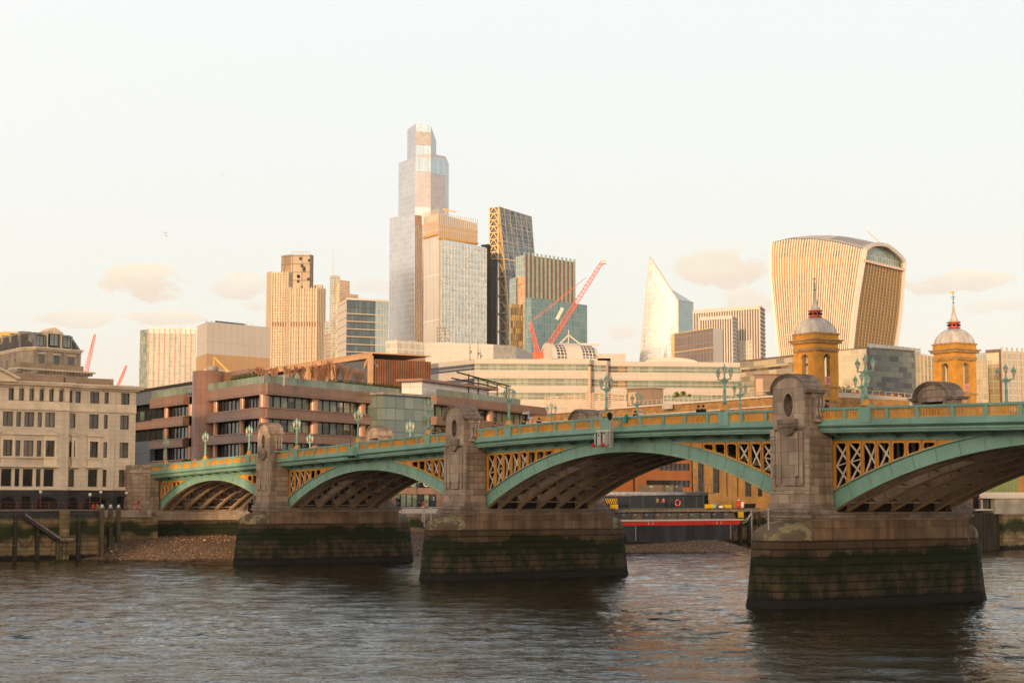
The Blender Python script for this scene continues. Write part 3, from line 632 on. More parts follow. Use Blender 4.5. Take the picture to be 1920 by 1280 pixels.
def shingle():
    m, nt, b = newmat('shingle')
    tc = node(nt, 'ShaderNodeTexCoord'); v = node(nt, 'ShaderNodeTexVoronoi'); v.inputs['Scale'].default_value = 5.5; nt.links.new(tc.outputs['Object'], v.inputs['Vector'])
    sp = node(nt, 'ShaderNodeSeparateColor'); nt.links.new(v.outputs['Color'], sp.inputs[0])
    r = node(nt, 'ShaderNodeValToRGB'); nt.links.new(sp.outputs[0], r.inputs[0]); e = r.color_ramp.elements; e[0].color = (.10, .055, .025, 1); e[1].color = (.5, .42, .36, 1); e[1].position = 1
    k = r.color_ramp.elements.new(.5); k.color = (.20, .105, .05, 1); k = r.color_ramp.elements.new(.9); k.color = (.28, .17, .09, 1)
    nt.links.new(r.outputs[0], b.inputs['Base Color']); b.inputs['Roughness'].default_value = .8
    bp = node(nt, 'ShaderNodeBump'); bp.inputs['Strength'].default_value = 1; bp.inputs['Distance'].default_value = .4; bp.invert = True; nt.links.new(v.outputs['Distance'], bp.inputs['Height']); nt.links.new(bp.outputs[0], b.inputs['Normal'])
    return m
SHING = shingle()
# ground: one sheet at quay level behind the embankment line, with the sloping shingle beach in front of it
GR = plain('city_ground', (.09, .08, .07), .95)
m = M(); P = [bw(-118, -900), bw(-118, 1500), bw(-4200, 1500), bw(-4200, -900)]
m.face([(p.x, p.y, 4.8) for p in P], GR); struct('ground', m)
m = M(); P = [bw(120, -900), bw(120, 1500), bw(900, 1500), bw(900, -900)]
m.face([(p.x, p.y, 4.8) for p in P], GR)
for a, b in ((-900, 1500),): m.face([tuple(bw(120, a, -1)), tuple(bw(120, b, -1)), tuple(bw(120, b, 4.8)), tuple(bw(120, a, 4.8))], GR)
struct('south_bank_ground', m)
def beach(name, S, prof, T0, T1, n=40):
    m = M(); rows = []
    for k in range(n+1):
        t = T0+(T1-T0)*k/n; row = []
        for s, z in prof:
            jit = math.sin(t*.31+s*.2)*.5+math.sin(t*.83+s)*.25+(random.random()-.5)*.3
            row.append(tuple(bw(s+S(t)+jit, t, z+(random.random()-.5)*.08)))
        rows.append(row)
    for a, b in zip(rows, rows[1:]):
        for j in range(len(prof)-1): m.face([a[j], a[j+1], b[j+1], b[j]], SHING, smooth=True)
    o = m.build(name); o['kind'] = 'structure'; return o
def shore(t):
    if t < 0: return (0+t)*.7
    return min(t*.1, 9)
def boff(t): return min(0, (t-2)*.62) if t < 2 else (-.25*(t-2) if t < 20 else -4.5+(t-20)*.2 if t < 60 else 3.5+(t-60)*.4) if t < 76 else 9.9-(t-76)*1.6
beach('shingle_beach', boff, [(-104-3, 2.6), (-100, 2.3), (-94, 1.9), (-90, 1.5), (-86, 1.0), (-83, .45), (-80.5, -.25), (-79, -.8)], -24, 300, 90)
# loose stones on the beach, one scatter
def pebbles():
    import numpy as np
    rs = np.random.RandomState(3); m = M(); mats = [plain('pebble_brown', (.26, .14, .06), .8), plain('pebble_red', (.30, .13, .06), .8), plain('pebble_pale', (.50, .42, .34), .8), plain('pebble_dark', (.09, .06, .045), .8)]
    prof = [(-107, 2.6), (-100, 2.3), (-94, 1.9), (-90, 1.5), (-86, 1.0), (-83, .45), (-80.5, -.25)]
    for k in range(9000):
        t = rs.uniform(-20, 34) if k < 7500 else rs.uniform(34, 110); off = boff(t)
        s0 = rs.uniform(-104, -81); z = None
        for (a, za), (b_, zb) in zip(prof, prof[1:]):
            if a <= s0 <= b_: z = za+(zb-za)*(s0-a)/(b_-a)
        r = .05+.1*rs.rand()**3+(.12 if rs.rand() < .01 else 0); c = bw(s0+off, t, z+.02); j = lambda: r*(.7+.6*rs.rand())
        p = [c+Vector((j(), 0, 0)), c+Vector((0, j(), 0)), c-Vector((j(), 0, 0)), c-Vector((0, j(), 0)), c+Vector((0, 0, j()*.8))]; mt = mats[rs.choice(4, p=[.4, .25, .12, .23])]
        for i in range(4): m.face([p[i], p[(i+1) % 4], p[4]], mt)
    o = m.build('loose_stones'); o['kind'] = 'stuff'; o['label'] = 'loose stones and bricks strewn over the shingle beach'
pebbles()
# ------------------------------------------------------------ unseen south bank blocks, added and sized behind the camera to shade the bridge
SB = brick('shade_block_brick', (.25, .12, .07), (.2, .1, .06), (.3, .27, .22), .9, .3)
def cx(c, y): return (c+.30*y)/.954
def shade_block(c0, c1, y0, y1, h, label):
    x0, x1 = cx(c0, y0), cx(c1, y0-25); r = thing('added_shade_block', label, 'building', ((x0+x1)/2, y0, 4.8)); hw = (x1-x0)/2
    m = M(); m.box(-hw, hw, -25, 0, 0, h-5.6, SB); m.build('wall', r)
    m = M(); m.box(-hw-.4, hw+.4, -25.4, .4, h-5.6, h-4.8, STONE2); m.build('roof', r)
    return r
shade_block(-330, -150, -60, -90, 80, 'tall unseen brick block added on the near bank, far left behind the viewer, for shade')
shade_block(-150.5, -109, -62, -92, 58, 'mid height unseen brick block added behind the viewer at left, for shade')
ch = thing('added_shade_chimney', 'unseen brick chimney shape added behind the viewer to shade the left brick tower', 'chimney', (cx(-33.9, -60), -60, 4.8)); m = M(); m.box(-4, 4, -96, -88, 0, 96, SB); m.build('stack', ch); m = M(); m.box(-4.3, 4.3, -96.3, -87.7, 96, 98, STONE2); m.build('cap', ch); ch.location.y = 32; ch.location.x = cx(-33.9, -60)  # stack added out of view so its shadow falls on one tower face
shade_block(-91.5, 22, -60, -90, 43.5, 'long unseen brick block added behind the viewer to shade the bridge')
# ============================================================ helpers for facades
class Face:
    """wall frame: a along the wall (left to right seen from the river), w inwards, z up, relative to a thing at org"""
    def __init__(s, p, q, org=Vector((0, 0, 0))):
        s.p = Vector((p[0], p[1], 0)); s.q = Vector((q[0], q[1], 0)); d = s.q-s.p; s.L = d.length; s.e = d/s.L; s.w = Vector((-s.e.y, s.e.x, 0)); s.rz = math.atan2(s.e.y, s.e.x); s.org = Vector((org[0], org[1], 0))
    def __call__(s, P): return s.p+s.e*P[0]+s.w*P[1]+Vector((0, 0, P[2]))-s.org
    def px(s, x, y):
        """where a pixel ray meets the wall plane: (a, z)"""
        r = ray(x, y); k = (s.p-CAM).dot(s.w)/r.dot(s.w); P = CAM+r*k; return (P-s.p).dot(s.e), P.z
    def z_at(s, a, y):
        P = s.p+s.e*a; k = math.cos(PIT); d = P.x*0+P.y
        # solve for height with image row y at depth P.y
        b = (640-y)/F; return CH+P.y*(math.sin(PIT)+b*math.cos(PIT))/(math.cos(PIT)-b*math.sin(PIT))
    def place(s, o, a, w, z): v = s((a, w, z)); o.location = v; o.rotation_euler = (0, 0, s.rz)
def holed(m, a0, a1, z0, z1, ops, mat, w=0, rev=.3, rmat=None):
    A = sorted({a0, a1, *[max(a0, min(a1, v)) for o in ops for v in o[:2]]}); Z = sorted({z0, z1, *[max(z0, min(z1, v)) for o in ops for v in o[2:4]]})
    for i in range(len(A)-1):
        for j in range(len(Z)-1):
            ca, cz = (A[i]+A[i+1])/2, (Z[j]+Z[j+1])/2
            if A[i+1]-A[i] < 1e-4 or Z[j+1]-Z[j] < 1e-4: continue
            if any(o[0] < ca < o[1] and o[2] < cz < o[3] for o in ops): continue
            m.face([(A[i], w, Z[j]), (A[i+1], w, Z[j]), (A[i+1], w, Z[j+1]), (A[i], w, Z[j+1])], mat)
    r = rmat or mat
    for a, b, c, d in ops:
        m.face([(a, w, c), (a, w+rev, c), (a, w+rev, d), (a, w, d)], r); m.face([(b, w, d), (b, w+rev, d), (b, w+rev, c), (b, w, c)], r)
        m.face([(a, w, d), (a, w+rev, d), (b, w+rev, d), (b, w, d)], r); m.face([(a, w+rev, c), (a, w, c), (b, w, c), (b, w+rev, c)], r)
WINC = {}
def window(face, parent, a0, a1, z0, z1, w=.25, nx=2, nz=1, frame=None, glass=None, name='window', sill=False):
    """one window: frame, glazing bars and pane in one part; equal windows share their mesh"""
    frame = frame or DKFRAME; glass = glass or random.choice(WGLASS)
    key = (round(a1-a0, 2), round(z1-z0, 2), nx, nz, frame.name, glass.name, name)
    if key not in WINC:
        m = M(); W, Hh = a1-a0, z1-z0; t = .06
        m.face([(0, .06, 0), (W, .06, 0), (W, .06, Hh), (0, .06, Hh)], glass)
        for x in (0, W-t): m.box(x, x+t, 0, .1, 0, Hh, frame)
        for z in (0, Hh-t): m.box(t, W-t, 0, .1, z, z+t, frame)
        for k in range(1, nx): x = W*k/nx; m.box(x-.03, x+.03, .0, .08, t, Hh-t, frame)
        for k in range(1, nz): z = Hh*k/nz; m.box(t, W-t, .005, .085, z-.025, z+.025, frame)
        o = m.build(name, parent); WINC[key] = o
    else: o = WINC[key].copy(); col.objects.link(o); o.parent = parent
    face.place(o, a0, w, z0); return o
DKFRAME = plain('dark_window_frame', (.03, .022, .018), .5)
def wglass(name, c, rough=.08, c2=None): 
    m, nt, b = newmat(name); nz = rampf(nt, noise(nt, .5, 3), .3, .7); nt.links.new(mixrgb(nt, nz, c, c2 or mul(c, .5)), b.inputs['Base Color']); b.inputs['Roughness'].default_value = rough; b.inputs['Specular IOR Level'].default_value = .5
    bp = node(nt, 'ShaderNodeBump'); bp.inputs['Strength'].default_value = .5; bp.inputs['Distance'].default_value = .05; nt.links.new(noise(nt, .6, 2), bp.inputs['Height']); nt.links.new(bp.outputs[0], b.inputs['Normal']); return m
WGLASS = [wglass('window_glass', (.075, .055, .025)), wglass('window_glass_blind', (.15, .12, .075), c2=(.07, .055, .035)), wglass('window_glass_dark', (.03, .026, .02))]
# ============================================================ pale stone building on the left
LIME = brick('limestone', (.74, .60, .44), (.69, .555, .405), (.38, .30, .22), 1.5, .62, .012, var=.22, vscale=.25, bump=.3, bdist=.01, streak=.22)
LIMEP = plain('limestone_trim', (.70, .56, .40), .8, var=.22, scale=.6)
LIMED = brick('limestone_parapet', (.40, .28, .18), (.34, .235, .15), (.47, .35, .24), .9, .42, .025, var=.35, vscale=.4, bump=.3)
GRAN = brick('dark_granite_blocks', (.075, .068, .065), (.055, .05, .05), (.02, .02, .02), .9, .42, .02, var=.4, bump=.7)
PED = 4.8
def stone_building():
    base = bw(-107, -60); r = thing('stone_building', 'pale limestone riverside building at far left, dark windows over a granite ground floor', 'building', base)
    sA, sB, sD = -107.0, -108.3, -108.7
    FA = Face(bw(sA, -60), bw(sA, 0), base); FB = Face(bw(sB, -60), bw(sB, 0), base)
    FD = Face(bw(sD, -60), bw(sD, 0), base)
    ax = lambda f, x, y=800: f.px(x, y)[0]
    zl = lambda f, x, y: f.px(x, y)[1]
    aR = ax(FD, 253.5, 830); aBend = ax(FA, 129, 800); aC = ax(FB, 214, 830); a158 = ax(FB, 158, 830)
    zbase = zl(FA, 60, 914.5); ztop = zl(FA, 60, 724)
    rows = {1: (zl(FA, 60, 751.3), zl(FA, 60, 729)), 2: (zl(FA, 55, 799.6), zl(FA, 55, 772)), 3: (zl(FA, 52, 855), zl(FA, 52, 825)), 4: (zl(FA, 50, 911.5), zl(FA, 50, 878.3))}
    cols = {'A': {1: [(16, 26), (35, 44.5), (54, 63.5), (73, 82), (91.7, 100.5), (110, 118.5)], 2: [(5, 24.6), (30.5, 39.6), (45.6, 64.3), (70.3, 79), (84.6, 103.4)]},
            'B': {1: [(131, 135), (141.5, 151.5)], 2: [(131, 141.5)]}, 'C': {1: [(169.3, 186.5), (196, 204.2)], 2: [(167.4, 185), (194.8, 202.4)]}, 'D': {1: [(227.3, 243.2)], 2: [(225.3, 242.2)]}}
    wall = M(FA); wb = M(FB); wd = M(FD); opsA, opsB, opsD = [], [], []
    for blk, f, ops in (('A', FA, opsA), ('B', FB, opsB), ('C', FB, opsB), ('D', FD, opsD)):
        for rw in (1, 2, 3, 4):
            for x0, x1 in cols[blk][1 if rw == 1 else 2]:
                yy = {1: 745, 2: 785, 3: 840, 4: 895}[rw]
                sh = {1: 0, 2: 0, 3: 0, 4: 0}[rw]
                yref = 745 if rw == 1 else 790
                a0, a1 = ax(f, x0, yref), ax(f, x1, yref)
                ops.append((a0, a1, *rows[rw]))
                window(f, r, a0+.02, a1-.02, rows[rw][0]+.02, rows[rw][1]-.02, .28, 2 if a1-a0 > 1.1 else 1, 1)
    # further bays out of frame on the left keep the building going
    holed(wall, 0, aBend, zbase, ztop, opsA, LIME); holed(wb, aBend, aC, zbase, ztop, opsB, LIME); holed(wd, aC, aR, zbase, ztop, opsD, LIME)
    o = Face(bw(sA, -60), bw(sA, 0), base)
    wall.face([(aBend, 0, zbase), (aBend, 1.3, zbase), (aBend, 1.3, ztop), (aBend, 0, ztop)], LIME)
    wb.face([(aC, 0, zbase), (aC, .4, zbase), (aC, .4, ztop), (aC, 0, ztop)], LIME)
    wd.face([(aR, 0, zbase), (aR, 16, zbase), (aR, 16, ztop+.6), (aR, 0, ztop+.6)], LIME)
    wd.face([(aR, 16, zbase), (aC, 16, zbase), (aC, 16, ztop), (aR, 16, ztop)], LIME)
    wall.build('wall', r); wb.build('wall', r); wd.build('wall', r)
    # window surrounds: mullion piers, ledges, pediments
    def trim(f, a0, a1, z0, z1, d, name='ledge', dd=0):
        m = M(f); m.box(a0, a1, -d, dd-.002, z0, z1, LIMEP); m.box(a0+.03, a1-.03, -d-.12, -d, z1-.12, z1-.02, LIMEP); m.build(name, r)
    for f, a0, a1 in ((FA, 0, aBend), (FB, aBend, aC), (FD, aC, aR)):
        m = M(f); zc = rows[1][1]+.22                     # attic cornice
        m.box(a0-.0, a1+(.4 if f is FD else .02), -.35, .01, zc, zc+.25, LIMEP); m.box(a0, a1+(.8 if f is FD else .35), -.85, .01, zc+.25, zc+.5, LIMEP); m.box(a0, a1+(1.0 if f is FD else .5), -1.05, .01, zc+.5, zc+.72, LIMEP); m.build('cornice', r)
        m = M(f); m.box(a0, a1+.02, -.1, .01, rows[1][0]-.16, rows[1][0]-.03, LIMEP); m.box(a0, a1+.04, -.22, .01, rows[1][0]-1.18, rows[1][0]-1.0, LIMEP); m.box(a0, a1+.02, -.12, .01, rows[1][0]-.98, rows[1][0]-.16, LIMEP); m.build('string_course', r)
        m = M(f); m.box(a0, a1, -.06, .01, zbase-.25, zbase+.0, LIMEP); m.build('string_course', r)
        m = M(f); w0 = 1.3; zp = zc+.72; zq = zl(FA, 60, 699) if f is FA else (zl(FB, 180, 708.5) if f is FB else zl(FD, 240, 722))
        m.box(a0, a1-(.6 if f is FA else 0), w0-.5, w0+3, zp-.6, zq, LIMED); m.build('roof_parapet', r)
    a = [ax(FA, x, 745) for x in (30, 49.5, 68.5, 87, 105.5, 124.5)]
    for c in a:
        m = M(FA); m.box(c-.33, c+.33, -.16, -.001, rows[1][0]+.02, rows[1][1]+.2, LIMEP); m.box(c-.2, c+.2, -.24, -.16, rows[1][0]+.05, rows[1][0]+.65, LIMEP); m.box(c-.42, c+.42, -.3, -.16, rows[1][1]-.02, rows[1][1]+.2, LIMEP); m.build('pilaster', r)
    def pediment(f, a0, a1, zb):
        m = M(f); d = .38; h = (a1-a0)*.2
        A = [(a0, -d, zb), (a1, -d, zb), (a1, -d, zb+.16), ((a0+a1)/2, -d, zb+.16+h), (a0, -d, zb+.16)]
        m.face(A, LIMEP); B = [(x, -.002, z) for x, y, z in A]
        for i in range(5): j = (i+1) % 5; m.face([A[i], B[i], B[j], A[j]], STONED if i in (2, 3) else LIMEP)
        m.bar((a0-.08, -d-.02, zb+.2), ((a0+a1)/2, -d-.02, zb+.24+h), .14, .12, LIMEP, up=(0, 0, 1)); m.bar(((a0+a1)/2, -d-.02, zb+.24+h), (a1+.08, -d-.02, zb+.2), .14, .12, LIMEP)
        m.build('pediment', r)
    zb = rows[3][1]+.72
    g = lambda f, x: ax(f, x, 815)
    for f, x0, x1 in ((FA, -2, 31), (FA, 78, 110), (FB, 131, 148), (FB, 161, 191)):
        pediment(f, g(f, x0), g(f, x1), zb)
        a0, a1 = g(f, x0)+.25, g(f, x1)-.25
        m = M(f); m.box(a0, a1, -.12, -.001, rows[3][1]+.05, zb, LIMEP); m.build('frieze', r)
        m = M(f)
        for q in (a0, a1-.28): m.box(q, q+.28, -.2, -.001, rows[3][0]-.05, rows[3][1]+.1, LIMEP)
        m.build('pilaster', r)
        m = M(f); m.box(a0-.15, a1+.15, -.5, -.001, rows[3][0]-.25, rows[3][0]-.05, LIMEP); m.box(a0, a1, -.36, -.001, rows[3][0]-1.2, rows[3][0]-.25, LIMEP); m.box(a0-.25, a1+.25, -.6, -.001, rows[3][0]-1.42, rows[3][0]-1.2, LIMEP); m.build('balcony', r)
    m = M(FA); m.box(g(FA, 31), g(FA, 78), -.3, -.001, zb+.0, zb+.18, LIMEP); m.box(0, g(FA, 108), -.34, -.001, rows[3][0]-.25, rows[3][0]-.08, LIMEP); m.box(0, g(FA, 108), -.4, -.001, rows[3][0]-1.42, rows[3][0]-1.25, LIMEP); m.build('ledge', r)
    # large pediment over the bay that runs out of the frame
    m = M(FA); a1 = ax(FA, 26, 712); a0 = a1-11; zc = rows[1][1]+.8
    A = [(a0, -1.4, zc), (a1, -1.4, zc), (a1, -1.4, zc+.35), ((a0+a1)/2, -1.4, zc+2.9), (a0, -1.4, zc+.35)]; m.face(A, LIMEP); B = [(x, -.2, z) for x, y, z in A]
    for i in range(5): j = (i+1) % 5; m.face([A[i], B[i], B[j], A[j]], LIMEP)
    m.bar((a1+.3, -1.6, zc+.4), ((a0+a1)/2, -1.6, zc+3.05), .5, .3, LIMEP); m.build('pediment', r)
    # granite ground floor with arched and square openings
    for f, ops, a0, a1 in ((FA, [(1, 28, 0, 1), (40, 57, 0, 0), (69, 107, 0, 1)], 0, aBend), (FB, [(128, 145, 0, 1), (158, 198, 0, 1)], aBend, aC), (FD, [(219, 238, 0, 0)], aC, aR+.1)):
        m = M(f); O = []
        zt0 = zl(FA, 50, 930.5)
        for x0, x1, _, ar in ops: O.append((max(a0+.05, ax(f, x0, 935)), ax(f, x1, 935), PED+.3, zt0-(.55 if ar else 0)))
        holed(m, a0, a1, PED, zbase-.25, O, GRAN, w=-.14, rev=.6)
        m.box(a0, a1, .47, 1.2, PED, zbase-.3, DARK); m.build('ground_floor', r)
        for (q0, q1, z0, z1), (_, _, _, ar) in zip(O, ops):
            if ar:
                m = M(f); n = 10; hh = .55
                pts = [(q0+(q1-q0)*k/n, z1+hh*math.sin(math.pi*k/n)**.7) for k in range(n+1)]
                m.face([(x, -.145, z) for x, z in pts], DARK); m.build('arch_head', r)
            window(f, r, q0, q1, z0, z1, .3, max(2, int((q1-q0)/1.1)), 1, glass=WGLASS[2])
    # roof deck
    m = M(FA); m.box(0, aR-.5, 2, 16, ztop, ztop+.5, STONED); m.build('roof', r)
    return r
SBD = stone_building()
# ------------------------------------------------------------ mansard roofed building behind
SLATE = brick('slate_roof', (.15, .125, .105), (.12, .10, .085), (.04, .035, .033), .5, .28, .015, var=.3)
LEAD = plain('lead_sheet', (.24, .225, .21), .6, var=.35, scale=.9)
LIMEO = brick('old_limestone', (.47, .38, .285), (.44, .35, .26), (.3, .24, .18), 1.4, .6, .012, var=.35, streak=.3, vscale=.5, bump=.2)
def mansard():
    # plan from the cornice corners at one height
    zc = 34.8; q = [on_z(x, y, zc) for x, y in ((-40, 668), (38, 651.5), (66, 649.5), (151, 656.5))]
    base = Vector((q[2].x, q[2].y, PED)); r = thing('mansard_building', 'old stone building with grey slate mansard roof and dormers, rising behind the limestone one', 'building', base)
    e = (q[3]-q[2]).normalized(); perp = Vector((-e.y, e.x, 0))
    q3b = q[3]+perp*12; q0b = q[0]+perp*8
    poly = [q[0], q[1], q[2], q[3], q3b, q0b]; pl = [(p.x-base.x, p.y-base.y) for p in poly]
    ctr = Vector((sum(p[0] for p in pl)/6, sum(p[1] for p in pl)/6))
    off = lambda k: [tuple(Vector(p)+(ctr-Vector(p)).normalized()*k) for p in pl]
    B = PED
    m = M(); m.prism(pl, 0, zc-B-.6, LIMEO); m.build('wall', r)
    m = M(); m.prism(off(-.35), zc-B-.6, zc-B-.3, LIMEP, bottom=True); m.prism(off(-.7), zc-B-.3, zc-B, LIMEP, bottom=True); m.build('cornice', r)
    zr = 37.5; m = M(); lo, hi = off(.3), off(2.4)
    for i in range(6):
        j = (i+1) % 6; m.face([(*lo[i], zc-B), (*lo[j], zc-B), (*hi[j], zr-B), (*hi[i], zr-B)], SLATE)
        d = (Vector(hi[i])-Vector(lo[i]))
        m.bar((*lo[i], zc-B), (*hi[i], zr-B), .55, .3, LEAD)
    m.face([(*p, zr-B) for p in hi], LEAD); m.build('mansard_roof', r)
    for i in range(5): m.bar
    m = M()
    for i in range(5): m.bar((*hi[i], zr-B), (*hi[i+1], zr-B), .35, .22, LEAD)
    m.build('roof_edge', r)
    # main face: three windows, three dormers, carved panels
    f = Face(q[2], q[3], base); g = lambda x, y: f.px(x, y)[0]
    zz = lambda y: f.px(100, y)[1]-B
    LW = wglass('pale_window', (.30, .36, .31), c2=(.18, .2, .17))
    for x0, x1, y0, y1 in ((72, 83, 663.5, 683), (100.5, 111.5, 666, 685), (127.5, 139, 668.5, 687)):
        a0, a1 = g(x0, 675), g(x1, 675); _, zt1 = f.px((x0+x1)/2, y0); _, zb1 = f.px((x0+x1)/2, y1)
        window(f, r, a0, a1, zb1-B, zt1-B, -.06, 2, 4, LEAD, LW)
        m = M(f); m.box(a0-.2, a1+.2, -.14, -.0, zt1-B, zt1-B+.2, LIMEP); m.box(a0-.2, a1+.2, -.2, -.0, zb1-B-.2, zb1-B, LIMEP); m.build('window_surround', r)
    for x in (65, 92.5, 121, 148):
        a = g(x, 670); m = M(f); m.box(a-.35, a+.35, -.12, 0, zz(681), zz(658), LIMEO); m.build('carved_panel', r)
    for x0, x1, y0, y1, pedi in ((71, 84, 629, 648, 0), (92, 116, 627, 648, 1), (122.5, 135, 633, 651, 0)):
        a0, a1 = g(x0, 640), g(x1, 640); _, zt1 = f.px((x0+x1)/2, y0); _, zb1 = f.px((x0+x1)/2, y1); zb1 = max(zb1, zc+.05)
        d = thing  # dormer as a part with its window as sub-part
        m = M(f); m.box(a0-.25, a0, .3, 2.6, zc-B, zt1-B+.1, LIMEP if pedi else LEAD); m.box(a1, a1+.25, .3, 2.6, zc-B, zt1-B+.1, LIMEP if pedi else LEAD); m.box(a0-.3, a1+.3, .2, 2.8, zt1-B+.1, zt1-B+.3, LIMEP if pedi else LEAD)
        if pedi:
            c = (a0+a1)/2; A = [(a0-.5, .1, zt1-B+.3), (a1+.5, .1, zt1-B+.3), (c, .1, zt1-B+1.3)]; m.face(A, LIMEP); Bk = [(x, 3, z) for x, y, z in A]
            for i in range(3): m.face([A[i], Bk[i], Bk[(i+1) % 3], A[(i+1) % 3]], LIMEP)
        dm = m.build('dormer', r)
        window(f, dm, a0+(.45 if pedi else 0), a1-(.45 if pedi else 0), zb1-B, zt1-B+.05, .42, 2, 4, DKFRAME, LW)
    # left raking face
    f = Face(q[0], q[1], base)
    for k in range(4):
        a = f.L*(.3+.2*k); m = M(f); m.box(a-.5, a+.5, .5, 2.6, zc-B+.2, zc-B+3.2, LEAD); dm = m.build('dormer', r); window(f, dm, a-.35, a+.35, zc-B+.9, zc-B+2.9, .42, 1, 3, LIMEP, WGLASS[2]); window(f, r, a-.35, a+.35, zc-B-4.4, zc-B-1.9, -.05, 1, 3, DKFRAME, WGLASS[2])
    # projecting lower cornice with brackets, lying over the limestone parapet
    zk = 29.3; q2 = [on_z(x, y, zk) for x, y in ((10, 700), (42, 689), (174, 698))]; f = Face(q2[1], q2[2], base); m = M(f)
    m.box(-1, f.L, 0, 2.5, zk-B-.7, zk-B-.25, LIMEO); m.box(-1, f.L+.3, -.5, 2.5, zk-B-.25, zk-B+.0, LIMEP); m.box(0, f.L-1.5, .6, 2.6, zk-B, zk-B+1.0, LIMED)
    for k in range(int(f.L/.62)): m.box(k*.62, k*.62+.25, -.35, 0, zk-B-.55, zk-B-.25, LIMEO)
    m.box(-1, f.L-.8, .3, 3, zk-B-4, zk-B-.7, LIMEO); m.build('cornice', r)
    f2 = Face(q2[0]-Vector((8, -6, 0)), q2[1], base); m = M(f2); m.box(0, f2.L, -.4, 2.5, zk-B-.25, zk-B, LIMEP); m.box(0, f2.L, 0, 2.5, zk-B-3, zk-B-.25, LIMEO); m.build('cornice', r)
mansard()
# scaffold sheeting glowing behind at the left edge
GOLDS = plain('golden_sheeting', (.75, .42, .12), .8, var=.3, scale=2, stretch=(1, 1, .1))
p = on_y(-20, 640, 330); q = on_y(33, 640, 330); r = thing('sheeted_roof', 'golden sheeted scaffold roof peeping over the slates at far left', 'scaffold', (p.x, p.y, PED)); f = Face(p, q, r.location)
m = M(f); m.box(0, f.L, 0, 10, 25, on_y(10, 634, 330).z-PED, LIMED); m.build('wall', r)
m = M(f); zt1 = on_y(10, 622, 330).z-PED; zb1 = on_y(10, 634, 330).z-PED; n = 30; m.strip([(f.L*k/n, .15*(k % 2), zb1) for k in range(n+1)], [(f.L*k/n, .15*(k % 2), zt1) for k in range(n+1)], GOLDS); m.face([(0, .1, zt1), (f.L, .1, zt1), (f.L, 6, zt1), (0, 6, zt1)], GOLDS); m.build('sheeting', r)
# ============================================================ embankment wall on the left, stairs, fenders, piles, walkway
WALLM = stone_mat('river_wall_masonry', (.36, .26, .13), 1.6, .55, ms=.03, dist=.06, streak=.45)
def tide(mat, name, lo=2.6, hi=3.4):
    return mat
SW = -92.6
EMB = thing('river_wall', 'weathered yellow stone river wall below the limestone building, with a stair cut in it', 'river wall', bw(SW, -14), RZ)
def wallmat():
    m = stone_mat('river_wall_tidal', (.34, .235, .12), 1.5, .55, ms=.03, dist=.08, streak=.3); nt = m.node_tree; b = nt.nodes['Principled BSDF']; src = b.inputs['Base Color'].links[0].from_socket
    tc = node(nt, 'ShaderNodeTexCoord'); sep = node(nt, 'ShaderNodeSeparateXYZ'); nt.links.new(tc.outputs['Object'], sep.inputs[0]); n1 = noise(nt, .28, 5); n2 = noise(nt, .8, 6)
    def add(n, k): 
        q = node(nt, 'ShaderNodeMath', operation='MULTIPLY_ADD'); nt.links.new(n, q.inputs[0]); q.inputs[1].default_value = k; nt.links.new(sep.outputs[2], q.inputs[2]); return q.outputs[0]
    h = add(n1, 3.5); band = rampf(nt, h, 6.3, 5.7); c = mixrgb(nt, band, src, (.035, .04, .016)); low = rampf(nt, h, 4.8, 4.3); c = mixrgb(nt, low, c, src)
    c = mixrgb(nt, rampf(nt, add(n2, .9), 1.2, .9), c, (.02, .018, .013)); nt.links.new(c, b.inputs['Base Color']); return m
WT = wallmat()
tA, tE = -60+14, 0.0            # local y of the left end and of the corner by the piles (thing stands at t=-14)
m = M(); m.box(-14.4, 0, -46, 1.0, -1, 5.1, WT); m.box(-14.4, 0.05, -46, 1.0, 5.1, 6.0, GRANW if False else GRAN); m.box(-14.4, .12, -46, 1.05, 6.0, 6.12, STONED); m.build('wall', EMB)
m = M(); m.box(-14.4, -9.2, 1.0, 12, -1, 5.1, WT); m.box(-14.4, -9.15, 1.0, 11, 5.1, 6.0, STONE2); m.build('wall', EMB)
for k, (z0, z1) in enumerate(((4.9, 5.6),)):
    m = M(); m.box(-9.2, .1, 1.0, 2.6, 3.9, 5.05, WT); m.build('beam', EMB)
# stair against the wall face, going down to the right
def loc(x, y): t, z = on_s(x, y, SW+.4); return t+14, z
m = M(); (y0, z0), (y1, z1) = loc(45, 962), loc(112, 1008)
n = 16
for k in range(n):
    a = y0+(y1-y0)*k/n; b = y0+(y1-y0)*(k+1)/n; z = z0+(z1-z0)*k/n; m.box(.0, .9, a, b, z-.75, z, GRAN)
m.bar((.95, y0, z0-.1), (.95, y1, z1-.1), .1, .22, STONED); m.box(0, 1.0, y1, y1+1.6, z1-.4, z1, STONED); m.build('stair', EMB)
m = M(); m.box(.02, .35, loc(112, 1000)[0], loc(130, 1000)[0], -.5, 6.0, WALLM); m.build('buttress', EMB)
TIMB = plain('dark_timber', (.045, .04, .028), .85, var=.5, scale=1.2, stretch=(2, 2, .3))
TIMG = plain('weedy_timber', (.10, .095, .06), .85, var=.5, scale=1.2, stretch=(2, 2, .3), bump=.5)
